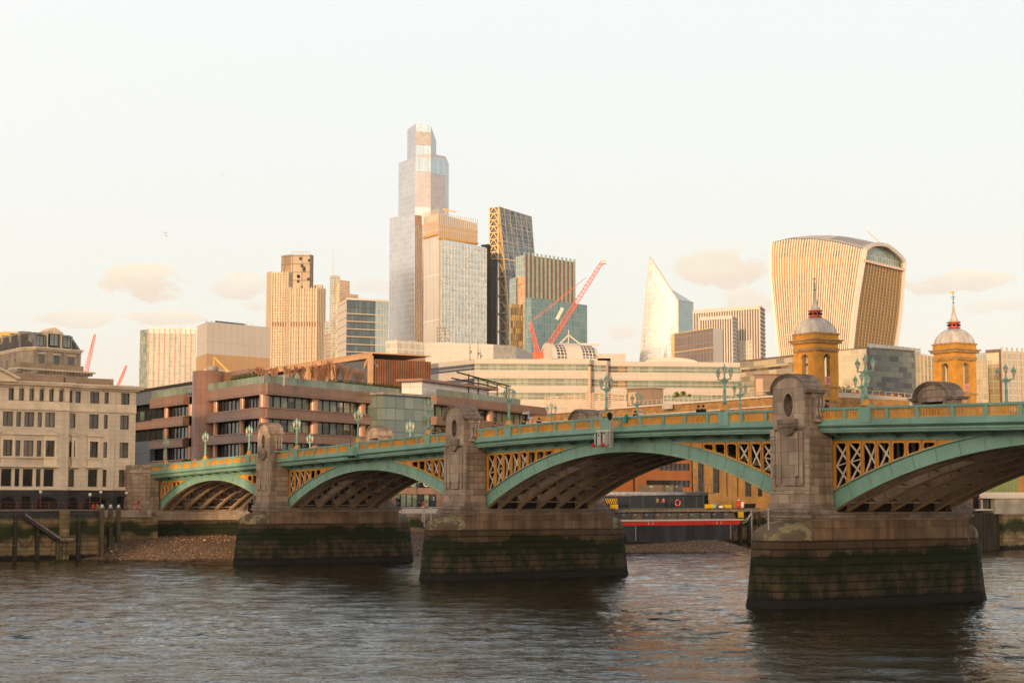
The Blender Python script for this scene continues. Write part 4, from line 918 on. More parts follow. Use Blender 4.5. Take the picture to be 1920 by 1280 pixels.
for k, (x, yt) in enumerate(((27, 965), (69, 990), (108, 1015), (146.5, 963), (-18, 965))):
    t, z = on_s(x, 1040, SW+.3); _, zt1 = on_s(x, yt, SW+.3); o = thing('timber_fender', ['dark timber fender post standing furthest left against the river wall', 'shorter dark fender post standing left of the stair foot', 'short weedy fender post at the foot of the river stair', 'dark fender post right of the stair near the wall corner', 'fender post left of the frame'][k], 'fender post', bw(SW+.3, t, -1), RZ, 'fender posts along the river wall')
    m = M(); m.box(-.2, .25, -.22, .22, 0, zt1+1, TIMB if k != 2 else TIMG); m.build('post', o); m = M(); m.box(.25, .33, -.25, .25, zt1*.5, zt1*.5+.15, TIMG); m.box(.25, .33, -.25, .25, zt1+.2, zt1+.35, TIMG); m.build('strap', o)
CHAIN = plain('rusty_chain', (.05, .035, .025), .8)
for k, (x0, x1, yy, dip) in enumerate(((-12, 24, 990, 40), (30, 66, 1000, 30), (72, 105, 1000, 30))):
    m = M(); (a, za), (b, zb_) = on_s(x0, yy, SW+.1), on_s(x1, yy, SW+.1); n = 10; P = []
    for j in range(n+1):
        u_ = j/n; P.append((.12, a+(b-a)*u_-a, za+(zb_-za)*u_-1.7*math.sin(math.pi*u_)))
    for p_, q_ in zip(P, P[1:]): m.tube(p_, q_, .035, CHAIN, n=5)
    o = m.build('mooring_chain'); o.location = bw(SW, a, 0); o.rotation_euler.z = RZ; tag(o, ['slack chain hanging at the left edge of the river wall', 'slack chain hanging between the first two fender posts', 'slack chain hanging between second post and stair'][k], 'chain', 'chains hanging on the river wall')
# ladder
m = M(); t, z = on_s(119, 1010, SW+.5)
for dy in (-.25, .25): m.bar((0, dy, 0), (0, dy, z+.6), .06, .06, DARK)
for k in range(int(z/.35)): m.bar((0, -.25, .3+k*.35), (0, .25, .3+k*.35), .04, .04, DARK)
o = m.build('ladder'); o.location = bw(SW+.9, t, -.2); o.rotation_euler.z = RZ; tag(o, 'dark iron ladder at the foot of the river stair', 'ladder')
# big timber piles in front of the recess
PILE = stone_mat('pile_timber', (.15, .12, .075), 9, 9, ms=.001, dist=.0, streak=.8)
for k, (x, yb, s_) in enumerate(((190.5, 1037, -92.2), (206.5, 1028, -96), (221.5, 1020, -100), (236, 1010, -104))):
    t, _ = on_s(x, 990, s_); zb = .0; o = thing('mooring_pile', ['tallest and nearest of the four square timber piles left of the bridge', 'second timber pile from the left in the row beside the abutment', 'third timber pile from the left in the row beside the abutment', 'timber pile closest to the abutment, shortest in view'][k], 'timber pile', bw(s_, t, -.5), RZ, 'timber piles beside the abutment')
    zt1 = on_s(x, 952.5, s_)[1]+.5
    m = M(); m.box(-.25, .25, -.25, .25, 0, zt1-.0, PILE); m.build('post', o); m = M(); m.box(-.28, .28, -.28, .28, zt1, zt1+.12, LEAD); m.build('cap', o)
    if k < 3: m = M(); m.lathe([(.16, zt1+.12), (.2, zt1+.3), (.16, zt1+.46), (.02, zt1+.5)], plain('white_lamp_glass', (.7, .68, .62), .3), n=8); m.build('beacon', o)
# railing on the embankment
RAILM = plain('maroon_rail', (.16, .05, .04), .5)
rl = thing('railing', 'maroon painted railing along the top of the river wall', 'railing', bw(SW-.4, -60, 6.1), RZ)
m = M(); m.bar((0, 0, 1.0), (0, 47, 1.0), .06, .06, RAILM); m.bar((0, 0, .55), (0, 47, .55), .04, .04, RAILM); m.build('rail', rl)
pm = None
for k in range(24):
    if pm is None: m = M(); m.box(-.04, .04, -.04, .04, 0, 1.0, RAILM); pm = m.build('post', rl); o = pm
    else: o = pm.copy(); col.objects.link(o); o.parent = rl
    o.location = (0, .5+k*2, 0)
# walkway lamps: maroon poles with globe heads
WL = plain('globe_glass', (.85, .75, .6), .3)
proto = None
for k, (x, yt, yb) in enumerate(((76, 921, 951), (169, 926, 965), (189, 921, 946), (237, 923, 950))):
    s_ = -98 if k in (0, 2, 3) else -94; t, zt1 = on_s(x, yt, s_); h = zt1-6.1
    o = thing('walkway_lamp', ['slim maroon lamp post with globe in front of the second granite arch', 'short maroon lamp post nearest the wide dark granite arch', 'taller maroon lamp post with bright globe at the wide dark arch', 'slim lamp post beside the square granite doorway'][k], 'lamp post', bw(s_, t, 6.05), RZ, 'globe lamp posts on the riverside walk')
    m = M(); m.tube((0, 0, 0), (0, 0, h-.2), .06, RAILM, .045); m.build('post', o); m = M(); m.lathe([(.02, h-.25), (.16, h-.15), (.2, h), (.16, h+.15), (.02, h+.22)], WL, n=10); m.build('globe', o)
    m = M(); m.box(-.08, .08, -.12, .12, h+.2, h+.26, DARK); m.build('cap', o)
# walkway slab between building and wall
# ============================================================ red-brown granite office block behind the bridge
BRN = brick('polished_red_granite', (.23, .13, .08), (.195, .11, .068), (.13, .06, .045), 1.5, 2.6, .03, off=0, rough=.35, var=.2, vscale=.3, bump=.2, bdist=.01, glossmort=.5)
BRNL = plain('red_granite_trim', (.23, .12, .08), .35, var=.2)
BRNC = plain('polished_granite_column', (.36, .18, .105), .18, var=.15)
GW = [wglass('office_glass_green', (.10, .15, .11), c2=(.04, .07, .05)), wglass('office_glass_blind', (.20, .24, .16), c2=(.12, .15, .1)), wglass('office_glass_dark', (.012, .02, .02))]
GBL = glassy('green_glass_screen', (.12, .2, .15), (.22, .3, .22), (.1, .12, .11), 2.2, 2.6, .06, spec=.6)
def strip_windows(f, parent, a0, a1, z0, z1, w, n, dark=False, zoff=0):
    """a bay of ribbon glazing: one window part with its own panes of differing tint"""
    m = M(f); W = (a1-a0)/n
    for k in range(n):
        g = GW[2] if (dark and random.random() < .9) else random.choice(GW) if not dark else GW[0]
        m.face([(a0+k*W, w, z0), (a0+(k+1)*W, w, z0), (a0+(k+1)*W, w, z1), (a0+k*W, w, z1)], g)
        if not dark and random.random() < .6:
            h = z1-(z1-z0)*random.choice((.2, .35, .5)); m.face([(a0+k*W+.05, w-.01, h), (a0+(k+1)*W-.05, w-.01, h), (a0+(k+1)*W-.05, w-.01, z1), (a0+k*W+.05, w-.01, z1)], GW[1])
        m.box(a0+k*W-.05, a0+k*W+.05, w-.12, w+.02, z0, z1, DKFRAME)
    m.box(a0, a1, w-.08, w+.02, z0, z0+.1, DKFRAME); m.box(a0, a1, w-.08, w+.02, z1-.08, z1, DKFRAME)
    return m.build('window', parent)
def office():
    zt0 = 24.4; C = on_z(497, 717.5, zt0); base = Vector((C.x, C.y, PED)); B = PED
    r = thing('granite_office', 'red-brown granite office block with banded floors and green glass, corner facing the bridge', 'office building', base)
    R1 = on_z(716, 738.5, zt0); dR = (R1-C).normalized(); fR = Face(C, C+dR*60, base); fL = Face(C-BU*90, C, base)
    zc = lambda y: fR.z_at(0, y)-B
    bands = [(739, 717.5), (783, 765.6), (827, 811.5), (872, 856)]
    aR = fR.px(714, 760)[0]
    aL1 = fL.px(381, 745)[0]; aL2a = fL.px(349, 745)[0]; aL2b = fL.px(286, 755)[0]; aL3 = fL.px(240, 760)[0]
    # bands
    for y1, y0 in bands:
        z0, z1 = zc(y1), zc(y0)
        for f, a0, a1 in ((fR, 0, aR), (fL, aL1, fL.L), (fL, aL2b, aL2a)):
            m = M(f); m.box(a0, a1, -.5, .6, z0+.18, z1, BRN); m.box(a0, a1, -.42, .6, z0, z0+.18, BRNL)
            if y0 != 717.5: m.box(a0, a1, -.1, .7, z1+.12, z1+.28, BRNL); m.box(a0, a1, 0, .6, z1, z1+.12, DKFRAME)
            m.build('spandrel_band', r)
    zs = [zc(y) for y in (739, 765, 783, 811, 827, 856, 872)]
    # columns and ribbon windows
    cR = [fR.px(x, 750)[0] for x in (503, 597, 686)]+[aR-1]; cL = [fL.px(x, 760)[0] for x in (397, 446, 490)]; cW = [fL.px(x, 770)[0] for x in (305, 350)]
    for (zlo, zhi) in ((zs[1], zs[0]), (zs[3], zs[2]), (zs[5], zs[4]), (2.0, zs[6])):
        zlo += .28 if zlo > 3 else 0
        for f, cs, rad in ((fR, cR[:3], .85), (fL, cL, .6), (fL, cW, .6)):
            for c in cs:
                m = M(f); n = 12; pts = [(c+rad*math.cos(2*math.pi*k/n), .75+rad*math.sin(2*math.pi*k/n)*.7) for k in range(n+1)]
                m.strip([(x, y, zlo-.1) for x, y in pts], [(x, y, zhi) for x, y in pts], BRNC, smooth=True); m.build('column', r)
        for a, b, dk in ((cR[0], cR[1], 0), (cR[1], cR[2], 0), (cR[2], aR, 0)): strip_windows(fR, r, a+.9, b-.85, zlo, zhi, 1.2, 6 if b-a > 6 else 3)
        for a, b in ((cL[0], cL[1]), (cL[1], cL[2])): strip_windows(fL, r, a+.6, b-.6, zlo, zhi, 1.2, 6, True)
        strip_windows(fL, r, cW[0]+.6, cW[1]-.6, zlo, zhi, 1.2, 6, True); strip_windows(fL, r, aL3, cW[0]-.6, zlo, zhi, 1.2, 6, True)
    k_ = 1.25/math.tan(math.acos(-fL.e.dot(fR.e))/2); X = fR((k_, 1.25, 0)); A_ = fL((aL3-8, 1.25, 0)); B_ = fR((aR, 1.25, 0)); D_ = A_+(B_-X)
    m = M(); m.prism([(v.x, v.y) for v in (A_, X, B_, D_)], 0, zc(719)-.25, DARK, top=LEAD); m.build('core', r)
    # blue-grey panelled end bay at the left
    BG = brick('blue_grey_panels', (.09, .11, .14), (.08, .10, .125), (.03, .035, .04), 1.6, 2.6, .03, off=0, rough=.4)
    m = M(fL); m.box(aL3-8, aL2b-.02, -.3, .6, zc(783)+4.3, zc(739)+2.9, BG); m.box(aL3-8, aL2b-.02, -.3, .6, zc(872)-1, zc(827)+1.4, BG); m.build('panel_bay', r)
    for y1, y0 in bands[1:2]:
        m = M(fL); m.box(aL3-8, aL2b, -.5, .6, zc(y1), zc(y0), BRN); m.build('spandrel_band', r)
    # round stair tower
    a = fL.px(384, 745)[0]; rad = fL.e.length*(fL.px(401, 745)[0]-fL.px(367, 745)[0])/2; zt1 = fL.z_at(a, 696)-B
    cyl = brick('red_granite_cladding', (.25, .135, .09), (.215, .115, .075), (.14, .07, .05), 1.0, 2.2, .03, off=0, rough=.3, var=.25, bump=.2, bdist=.01)
    m = M(fL); n = 28; rad = min(rad, 2.6)
    for k in range(n):
        t0, t1 = 2*math.pi*k/n, 2*math.pi*(k+1)/n; P = lambda t, z: (a-.6+rad*math.cos(t), .9+rad*math.sin(t), z)
        m.face([P(t0, 0), P(t1, 0), P(t1, zt1), P(t0, zt1)], cyl, uv=[(rad*t0, 0), (rad*t1, 0), (rad*t1, zt1), (rad*t0, zt1)], smooth=True)
    m.face([(a-.6+rad*math.cos(2*math.pi*k/n), .9+rad*math.sin(2*math.pi*k/n), zt1) for k in range(n)], BRNL)
    m.build('stair_tower', r)
    m = M(fL); m.box(a+1.0, a+11, 2.5, 6, 0, zt1-.2, BRN); m.build('tower_wing', r)
    m = M(fL); m.box(a+4.5, a+13, 2.3, 6, zc(717.5), zc(703), plain('grey_plant_box', (.32, .34, .36), .6)); m.build('plant_room', r)
    m = M(fL); m.lathe([(.9, zt1), (.9, zt1+.8)], LEAD, c=(a, 1.2), n=12, cap=True); m.build('vent', r)
    # glazed stair block, then right wing that turns further away
    G1 = on_z(716, 739.5, 24.0); G2 = on_z(812, 745.5, 24.0); f = Face(G1, G2, base); z1 = 24.0-B
    GT = glassy('green_grey_tiles', (.10, .14, .125), (.19, .23, .20), (.04, .05, .05), 2.05, 1.9, .05, spec=.7, bias=-.2)
    m = M(f); m.box(0, f.L, -.2, 8, 0, z1, GT); m.build('glazed_block', r)
    m = M(f); m.box(-.5, f.L+.3, -.8, 6, z1, z1+.35, LEAD); m.build('roof_edge', r)
    W1 = on_z(812, 739.5, 24.4); W2 = on_z(1021, 764, 24.4); fw = Face(W1, W2, base); a1 = fw.L
    zw = lambda y: fw.z_at(0, y)-B
    for (y1, y0, end) in ((757.5, 740, a1), (796, 780, a1*.98), (830, 815, a1*.9)):
        m = M(fw); m.box(.3, end, -.5, .6, zw(y1)+.15, zw(y0), BRN); m.box(.3, end-.3, -.4, .6, zw(y1), zw(y1)+.15, BRNL); m.build('spandrel_band', r)
    cw = [fw.px(x, 775)[0] for x in (815, 925, 1000)]
    for zlo, zhi in ((zw(780), zw(757.5)), (zw(815), zw(796)), (0, zw(830))):
        for c in cw[1:]:
            m = M(fw); n = 12; rad = .9; pts = [(c+rad*math.cos(2*math.pi*k/n), .75+rad*math.sin(2*math.pi*k/n)*.7) for k in range(n+1)]
            m.strip([(x, y, zlo-.1) for x, y in pts], [(x, y, zhi) for x, y in pts], BRNC, smooth=True); m.build('column', r)
        strip_windows(fw, r, cw[0], cw[1]-1, zlo, zhi, 1.2, 9); strip_windows(fw, r, cw[1]+1, cw[2]-1, zlo, zhi, 1.2, 6)
    m = M(fw); m.box(1.3, cw[2]+.6, 1.3, 10, 0, zw(740)-.2, DARK); m.build('core', r)
    # roof slabs so nothing is open from above
    m = M(fw); m.box(0, a1-.5, .5, 10, zw(741)-.3, zw(741)-.2, LEAD); m.build('roof', r)
    m = M(fR); m.box(.6, aR, .4, 1.4, zc(719)-.3, zc(719)-.2, LEAD); m.build('roof', r); m = M(fL); m.box(aL3, fL.L-.6, .4, 1.4, zc(719)-.3, zc(719)-.2, LEAD); m.build('roof', r)
    # glass balustrades
    GB = plain('green_glass_rail', (.17, .22, .16), .1, var=.5, scale=.25)
    for f, a0, a1_, zb, dz in ((fR, 0, aR+13, zc(717.5), 1.1), (fL, aL1+2, fL.L, zc(717.5), 1.05), (fL, aL3, aL2a, zc(717.5), 1.1), (fw, .5, a1*.75, zw(740), 1.0)):
        m = M(f); m.box(a0, a1_, -.2, -.15, zb, zb+dz, GB); n = int((a1_-a0)/1.5)
        for k in range(n+1): m.box(a0+k*1.5-.03, a0+k*1.5+.03, -.24, -.2, zb, zb+dz+.05, LEAD)
        m.build('balustrade', r)
    # set back roof storey at left and low roof storey at right
    m = M(fL); m.box(aL3-8, aL2a+1, 3.0, 9, zc(717.5), zc(717.5)+2.0, brick('grey_glass_storey', (.2, .24, .23), (.18, .21, .2), (.05, .05, .05), 2.4, 3, .05, off=0, rough=.3)); m.box(aL3-9, aL2a+1, 2.6, 9.5, zc(717.5)+2.0, zc(717.5)+2.4, DKFRAME)
    m.build('roof_storey', r)
    m = M(fw); m.box(.2, a1*.55, 2.2, 6, zw(740), zw(740)+2.3, brick('white_panels', (.6, .58, .54), (.55, .53, .5), (.3, .3, .3), 2.3, 3, .04, off=0, rough=.4)); m.box(-1, a1*.62, 1.4, 6.5, zw(740)+2.3, zw(740)+2.7, BRNL); m.build('roof_storey', r)
    m = M(fw)
    for k in range(5): x = a1*(.38+.085*k); m.bar((x, 2, zw(740)), (x, 2, zw(740)+4.6-.3*k), .16, .16, DKFRAME); m.bar((x, 2, zw(740)+4.4-.3*k), (x+2.2, 1.2, zw(740)+3.7-.3*k), .12, .12, DKFRAME)
    m.bar((a1*.28, 2, zw(740)+4.6), (a1*.76, 2, zw(740)+3.4), .2, .2, DKFRAME); m.bar((a1*.3, 3.5, zw(740)+3.7), (a1*.7, 3.5, zw(740)+3.1), .2, .2, DKFRAME); m.build('pergola', r)
    # ground floor wall behind the quay, seen under the second arch
    def ps(x, y): t_, z_ = on_s(x, y, -117); return t_, z_
    tA, tB = ps(660, 940)[0], ps(868, 940)[0]; f = Face(bw(-117, tA), bw(-117, tB), base); g = lambda x: ps(x, 935)[0]-tA; zz = lambda y: ps(780, y)[1]-B
    ops = [(g(742), g(818), zz(950), zz(926)), (g(700), g(826), zz(914), zz(900))]
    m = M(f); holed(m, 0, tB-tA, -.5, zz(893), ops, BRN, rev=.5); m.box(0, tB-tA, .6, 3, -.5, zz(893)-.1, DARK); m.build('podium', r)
    strip_windows(f, r, ops[0][0], ops[0][1], ops[0][2], ops[0][3], .45, 7); strip_windows(f, r, ops[1][0], ops[1][1], ops[1][2], ops[1][3], .45, 9)
    def sign(txt, a, z, size, w_, nm):
        cu = bpy.data.curves.new(nm, 'FONT'); cu.body = txt; cu.size = size; cu.extrude = .02; t_ = bpy.data.objects.new(nm, cu); col.objects.link(t_); me = bpy.data.meshes.new_from_object(t_.evaluated_get(bpy.context.evaluated_depsgraph_get())); bpy.data.objects.remove(t_)
        me.materials.clear(); me.materials.append(plain('white_lettering', (.6, .6, .58), .6)); o = bpy.data.objects.new(nm, me); col.objects.link(o); o.parent = r; v = f((a, w_, z)); o.location = v; o.rotation_euler = (math.pi/2, 0, f.rz)
    m = M(f); m.box(g(790), g(805), .25, .3, zz(914), zz(900), DARK); m.box(g(809), g(817.5), .25, .3, zz(950), zz(926.5), plain('navy_panel', (.03, .05, .07), .5)); m.build('sign_panel', r)
    sign('O', g(794), zz(912), 1.6, .2, 'letter'); sign('2', g(812.5), zz(937), .7, .2, 'number')
    return r, fR, fL, fw, zc, base
OFF, fR, fL, fw, zcO, baseO = office()
# roof garden: hedge and bare trees
LEAF = plain('hedge_leaves', (.035, .06, .015), .8, var=.5, scale=3)
TWIG = plain('bare_twigs', (.34, .17, .09), .8, var=.4, scale=.4)
TWIGD = plain('bark_pale', (.42, .31, .22), .8, var=.3)
def hedge(f, a0, a1, w, z, h, label):
    L_ = a1-a0; m = M(); m.box(0, L_, -.35, .35, 0, h*.8, LEAF)
    for k in range(int(L_*130)):
        x, y, zz = random.random()*L_, random.uniform(-.5, .5), random.uniform(.1, h)
        if abs(y) < .3 and zz < h*.7: continue
        s = .1; d = Vector((random.gauss(0, 1), random.gauss(0, 1), random.gauss(0, 1))).normalized()*s; e = Vector((random.gauss(0, 1), random.gauss(0, 1), random.gauss(0, 1))).normalized()*s
        c = Vector((x, y, zz)); m.face([c-d, c+e, c+d, c-e], LEAF)
    o = m.build('hedge'); o.location = f((a0, w, z+PED))+f.org; o.rotation_euler.z = f.rz; tag(o, label, 'hedge')
hedge(fL, fL.px(418, 720)[0], fL.px(470, 715)[0], 1.6, zcO(717.5), 2.1, 'dark clipped hedge on the office roof left of its corner')
hedge(fR, fR.px(640, 725)[0], fR.px(800, 735)[0], 2.2, zcO(717.5), 1.9, 'long low hedge along the office roof below the bare trees')
def bare_tree(h, spread, seed, tr=.16, n0=6):
    """vase shaped leafless tree: forked stems, then fans of fine upright twigs"""
    rnd = random.Random(seed); tm, cm = M(), M()
    def grow(p, d, L_, r_, lev):
        q = p+d*L_; (tm if lev < 2 else cm).tube(p, q, r_, TWIGD if lev < 2 else TWIG, r_*.62, n=4 if lev > 1 else 5, caps=False)
        if lev >= 4: return
        for k in range(3 if lev else n0):
            a = rnd.uniform(0, 2*math.pi); sp = spread*(.55 if lev else .9)
            nd = (d+Vector((math.cos(a), math.sin(a), 0))*rnd.uniform(.3, 1)*sp+Vector((0, 0, .35))).normalized(); grow(q, nd, L_*rnd.uniform(.68, .9), r_*.6, lev+1)
    grow(Vector((0, 0, 0)), Vector((0, 0, 1)), h*.26, tr, 0)
    return tm, cm
TL = [('wide bare tree in the middle of the office roof garden', 650, 6.2), ('bare pale stemmed tree just right of the roof garden centre', 668, 5.8), ('bare tree left of the steel post on the roof garden', 686, 5.6), ('bushy purple-brown bare tree farthest right on the office roof', 716, 5.4),
      ('thin bare tree where the roof garden begins, left', 497, 3.4), ('small bare tree on the office roof above the corner', 515, 3.6), ('slim bare tree right above the first office column', 585, 4.2), ('orange lit bare tree under the sloping truss', 605, 4.6), ('bare tree beside the leaning steel strut', 625, 5.2), ('low bare tree in the left half of the roof garden', 545, 3.6), ('small bare tree at the far left end of roof hedge', 478, 3.2)]
for k, (lab, x, h) in enumerate(TL):
    a = fR.px(x, 728)[0] if x > 497 else 0; w_ = 5.5 if x > 560 else 4; f_ = fR
    if x <= 497: f_ = fL; a = fL.px(x, 720)[0]; w_ = 3.0
    else:
        # keep the pixel column when standing further back
        P = on_y(x, 728, (fR((a, w_, 0))+baseO).y); a = (P-fR.p).dot(fR.e)
    t0 = f_((a, w_, zcO(719)-.2))+f_.org; t0.z = f_((a, w_, zcO(719)-.2)).z+PED
    r = thing('bare_tree', lab, 'tree', t0, random.random()*6, 'bare trees on the office roof garden'); tm, cm = bare_tree(h, .8 if x != 716 else 1.1, k+3); tm.build('trunk', r); cm.build('crown', r)
# ============================================================ city skyline
def tower(name, label, cat, L, C, R, z, mats, roof=None, zb=PED, wr=None, wl=None, extra=None, parent=None, group=None):
    """block with a near vertical corner C; L, R pixels of the visible top corners (None: that face length given by wl / wr metres, square to the other)"""
    c = on_z(*C, z); c.z = 0
    l = on_z(*L, z) if L else None; r_ = on_z(*R, z) if R else None
    if l is None: e = (r_-c).normalized(); l = c+Vector((-e.y, e.x, 0))*wl
    if r_ is None: e = (c-l).normalized(); r_ = c+Vector((-e.y, e.x, 0))*wr
    l = Vector((l.x, l.y, 0)); r_ = Vector((r_.x, r_.y, 0)); b = l+r_-c
    org = Vector((c.x, c.y, zb)); t = parent or thing(name, label, cat, org, 0, group)
    m = M(); P = [(v.x-org.x, v.y-org.y) for v in (l, c, r_, b)]
    m.prism(P, 0, z-zb, [mats[0], mats[1], mats[1], mats[0]], roof or ROOFM); m.build('wall', t)
    return t, Face(l, c, org), Face(c, r_, org), z-zb
ROOFM = plain('flat_roof', (.3, .28, .26), .8)
def fins(f, a0, a1, z0, z1, step, wid, dep, mat, parent, name='fins', off=0):
    m = M(f); n = max(1, round((a1-a0)/step)); st = (a1-a0)/n
    for k in range(n+1): x = a0+k*st; m.box(x-wid/2, x+wid/2, -dep, -.0, z0, z1, mat)
    m.build(name, parent)
def hbands(f, a0, a1, z0, z1, step, hgt, dep, mat, parent, name='floor_bands'):
    m = M(f); n = max(1, round((z1-z0)/step)); st = (z1-z0)/n
    for k in range(n+1): m.box(a0, a1, -dep, 0, z0+k*st-hgt/2, z0+k*st+hgt/2, mat)
    m.build(name, parent)
WHT = plain('white_stone_cladding', (.50, .455, .40), .6, var=.08, scale=.05)
CRM = plain('cream_fins', (.46, .385, .285), .5, var=.08)
DKG = plain('dark_glass_metal', (.05, .055, .06), .3)
# A pale glass tower at the left
gA = glassy('pale_glass_grid', (.44, .46, .40), (.32, .36, .31), (.5, .45, .38), 2.0, 1.9, .16, rough=.25, spec=.5)
gA2 = glassy('mottled_green_glass', (.30, .30, .17), (.08, .12, .09), (.12, .15, .12), 1.6, 1.9, .1, rough=.2)
t, fl, fr, h = tower('glass_tower', 'pale glass office tower with thin pink fins, leftmost on the skyline', 'tower', (262.8, 619), (278.5, 616.7), (367.5, 618.5), 90, (gA2, gA))
PNK = plain('pink_fin', (.62, .34, .25), .5); fins(fr, 0, fr.L, 0, h, fr.L/9, .3, .4, PNK, t); m = M(fr); m.box(0, fr.L, -.1, -.02, h-2, h+1.2, glassy('roof_screen_glass', (.62, .62, .58), (.5, .52, .48), (.5, .42, .38), 2, 3.4, .12)); m.build('roof_screen', t)
# B sheeted block
SHE = brick('white_sheeting', (.46, .42, .38), (.44, .40, .36), (.34, .30, .26), 2.6, 9, .07, off=0, rough=.7, var=.1, vscale=.06, bump=0)
SHT = brick('tan_sheeting', (.44, .28, .15), (.42, .27, .14), (.34, .21, .11), 2.6, 9, .07, off=0, rough=.7, var=.12, vscale=.06, bump=0)
t, fl, fr, h = tower('sheeted_block', 'building wrapped in white and tan scaffold sheeting with slim legs below', 'building', (370, 611), (388.6, 603), (506, 613.5), 70, (SHE, SHE), zb=PED+40)
t.location.z = PED+28; t.children[0].location.z = 12
zz1 = on_y(388, 663, fr.p.y).z-t.location.z; zz0 = on_y(388, 691, fr.p.y).z-t.location.z
for f, a0, a1 in ((fl, -.15, fl.L+.15), (fr, -.15, fr.L+.15)):
    m = M(f); m.box(a0, a1, -.2, -.02, zz0, zz1, SHT); m.build('lower_sheeting', t)
    m = M(f)
    for k in range(6): m.box(f.L*k/5-.25, f.L*k/5+.25, .3, .8, zz0-14, zz0, LIMEP)
    m.build('legs', t)
m = M(fr); zr = 70-t.location.z; m.bar((fr.L*.15, 1, zr+.5), (fr.L*.62, 1, zr-.1+.4), .5, .5, DKG)
for k in range(10): m.bar((fr.L*.08*k, .6, zr), (fr.L*.08*k, .6, zr+.8), .1, .1, DKG)
m.build('roof_rail', t)
# C twin shafted gold tower with a dark crown
gC = brick('gold_panels', (.36, .25, .12), (.30, .20, .10), (.15, .1, .05), 1.3, 3.6, .16, off=0, rough=.35, var=.1, vscale=.05, bump=0, bias=.1)
gCd = brick('bronze_crown', (.26, .17, .08), (.22, .14, .07), (.1, .07, .04), 7, 6, .3, off=0, rough=.4, var=.25, vscale=.1, bump=0)
gCw = brick('gold_white_panels', (.48, .38, .25), (.34, .25, .14), (.2, .13, .07), 1.6, 1.8, .25, off=0, rough=.4, var=.1, vscale=.05, bump=0)
def polytower(t, pts, z, mat, org, zb=None, name='wall', close=14, top=None):
    """prism through several roof corners (pixels), closed behind"""
    P = [on_z(x, y, z) for x, y in pts]; P = [Vector((p.x, p.y, 0)) for p in P]; mid = (P[0]+P[-1])/2; d = Vector((mid.x, mid.y, 0)).normalized()
    pl = [(p.x-org.x, p.y-org.y) for p in P]+[((P[-1]+d*close).x-org.x, (P[-1]+d*close).y-org.y), ((P[0]+d*close).x-org.x, (P[0]+d*close).y-org.y)]
    m = M(); m.prism(pl, zb or 0, z-org.z, mat, top or ROOFM); m.build(name, t); return [Face(a, b, org) for a, b in zip(P, P[1:])]
cO = on_z(594, 541, 150); cO = Vector((cO.x, cO.y, PED)); t = thing('fluted_tower', 'tall gold and white ribbed tower of joined shafts with a dark bronze crown', 'tower', cO)
def sc_px(pts, z_from, z_to): return pts
F1 = polytower(t, [(502, 513), (511, 511), (540, 511), (547.5, 513)], 163, gCw, cO, name='left_shaft')
F2 = polytower(t, [(539.6, 542), (545, 540.8), (594, 540.8), (609.3, 543)], 150, gC, cO, name='front_shaft')
Fc = polytower(t, [(527.4, 479), (546, 477), (581, 477), (588, 479)], 186, gCd, cO, name='crown'); polytower(t, [(588, 534), (604, 534), (606, 536)], 160, gC, cO, name='rear_shaft')
for Fs, z, st in ((F1, 163, 1.7), (F2, 150, 1.75)):
    for i, f in enumerate(Fs): fins(f, 0, f.L, 0, z-PED+1, st, .62, .7, CRM, t, 'ribs')
for f, z in ((F1[1], 163), (F2[1], 150), (F2[2], 150)):
    m = M(f); m.box(0, f.L, -.4, -.01, f.z_at(0, 611)-PED, f.z_at(0, 604)-PED, plain('bronze_band', (.22, .1, .05), .6)); m.build('plant_band', t)
m = M(Fc[1])
for k in range(12): a = random.random()*Fc[1].L; z = 186-PED-4-random.random()*26; m.box(a-1, a+1, -.1, .1, z, z+2.2, DKFRAME)
m.build('louvres', t)
m = M(Fc[1])
for k in range(9): m.bar((k*Fc[1].L/8, 1, 186-PED), (k*Fc[1].L/8, 1, 186-PED+2), .25, .25, DKG)
m.bar((0, 1, 188-PED), (Fc[1].L, 1, 188-PED), .25, .25, DKG); m.build('roof_rail', t)
# D slim tower with mast
gD = glassy('braced_glass', (.35, .36, .30), (.20, .22, .19), (.55, .48, .36), 2.4, 2.2, .2, rough=.2)
gD2 = glassy('tan_glass', (.55, .40, .26), (.42, .3, .2), (.3, .2, .12), 3, 2.2, .25, rough=.3)
D0 = on_z(637, 516, 202); D0 = Vector((D0.x, D0.y, PED)); t = thing('mast_tower', 'slender stepped tower with a needle mast, between the ribbed tower and the dark glass one', 'tower', D0)
f = polytower(t, [(618.6, 518), (624, 516.5), (637.5, 517)], 202, gD, D0); polytower(t, [(637, 525), (656, 527)], 197, gD2, D0, name='right_wing'); polytower(t, [(655.5, 551), (672, 552.5)], 183, gD2, D0, name='low_wing')
m = M(f[1]); n = 14; Hh = 202-PED
for k in range(n): z0, z1 = Hh*.0+k*Hh/n, Hh*(k+1)/n; zz = (z0, z1) if k % 2 else (z1, z0); m.bar((0, -.4, zz[0]), (f[1].L, -.4, zz[1]), .5, .5, CRM)
m.build('bracing', t)
m = M(f[0]); m.tube((2, 2, 202-PED), (2, 2, 202-PED+26), .42, CRM, .05, n=6); m.build('mast', t)
# small tan slab in front of it
t, fl, fr, h = tower('tan_slab', 'narrow tan slab in the gap right of the ribbed tower', 'building', (609.5, 628), (612, 624.5), (620, 625), 96, (gD2, gD2)); t2, _, _, _ = tower('grey_slab', 'grey slab rising behind the narrow tan one', 'building', (608, 604), (610, 602.7), (618, 603), 118, (gD, gD))
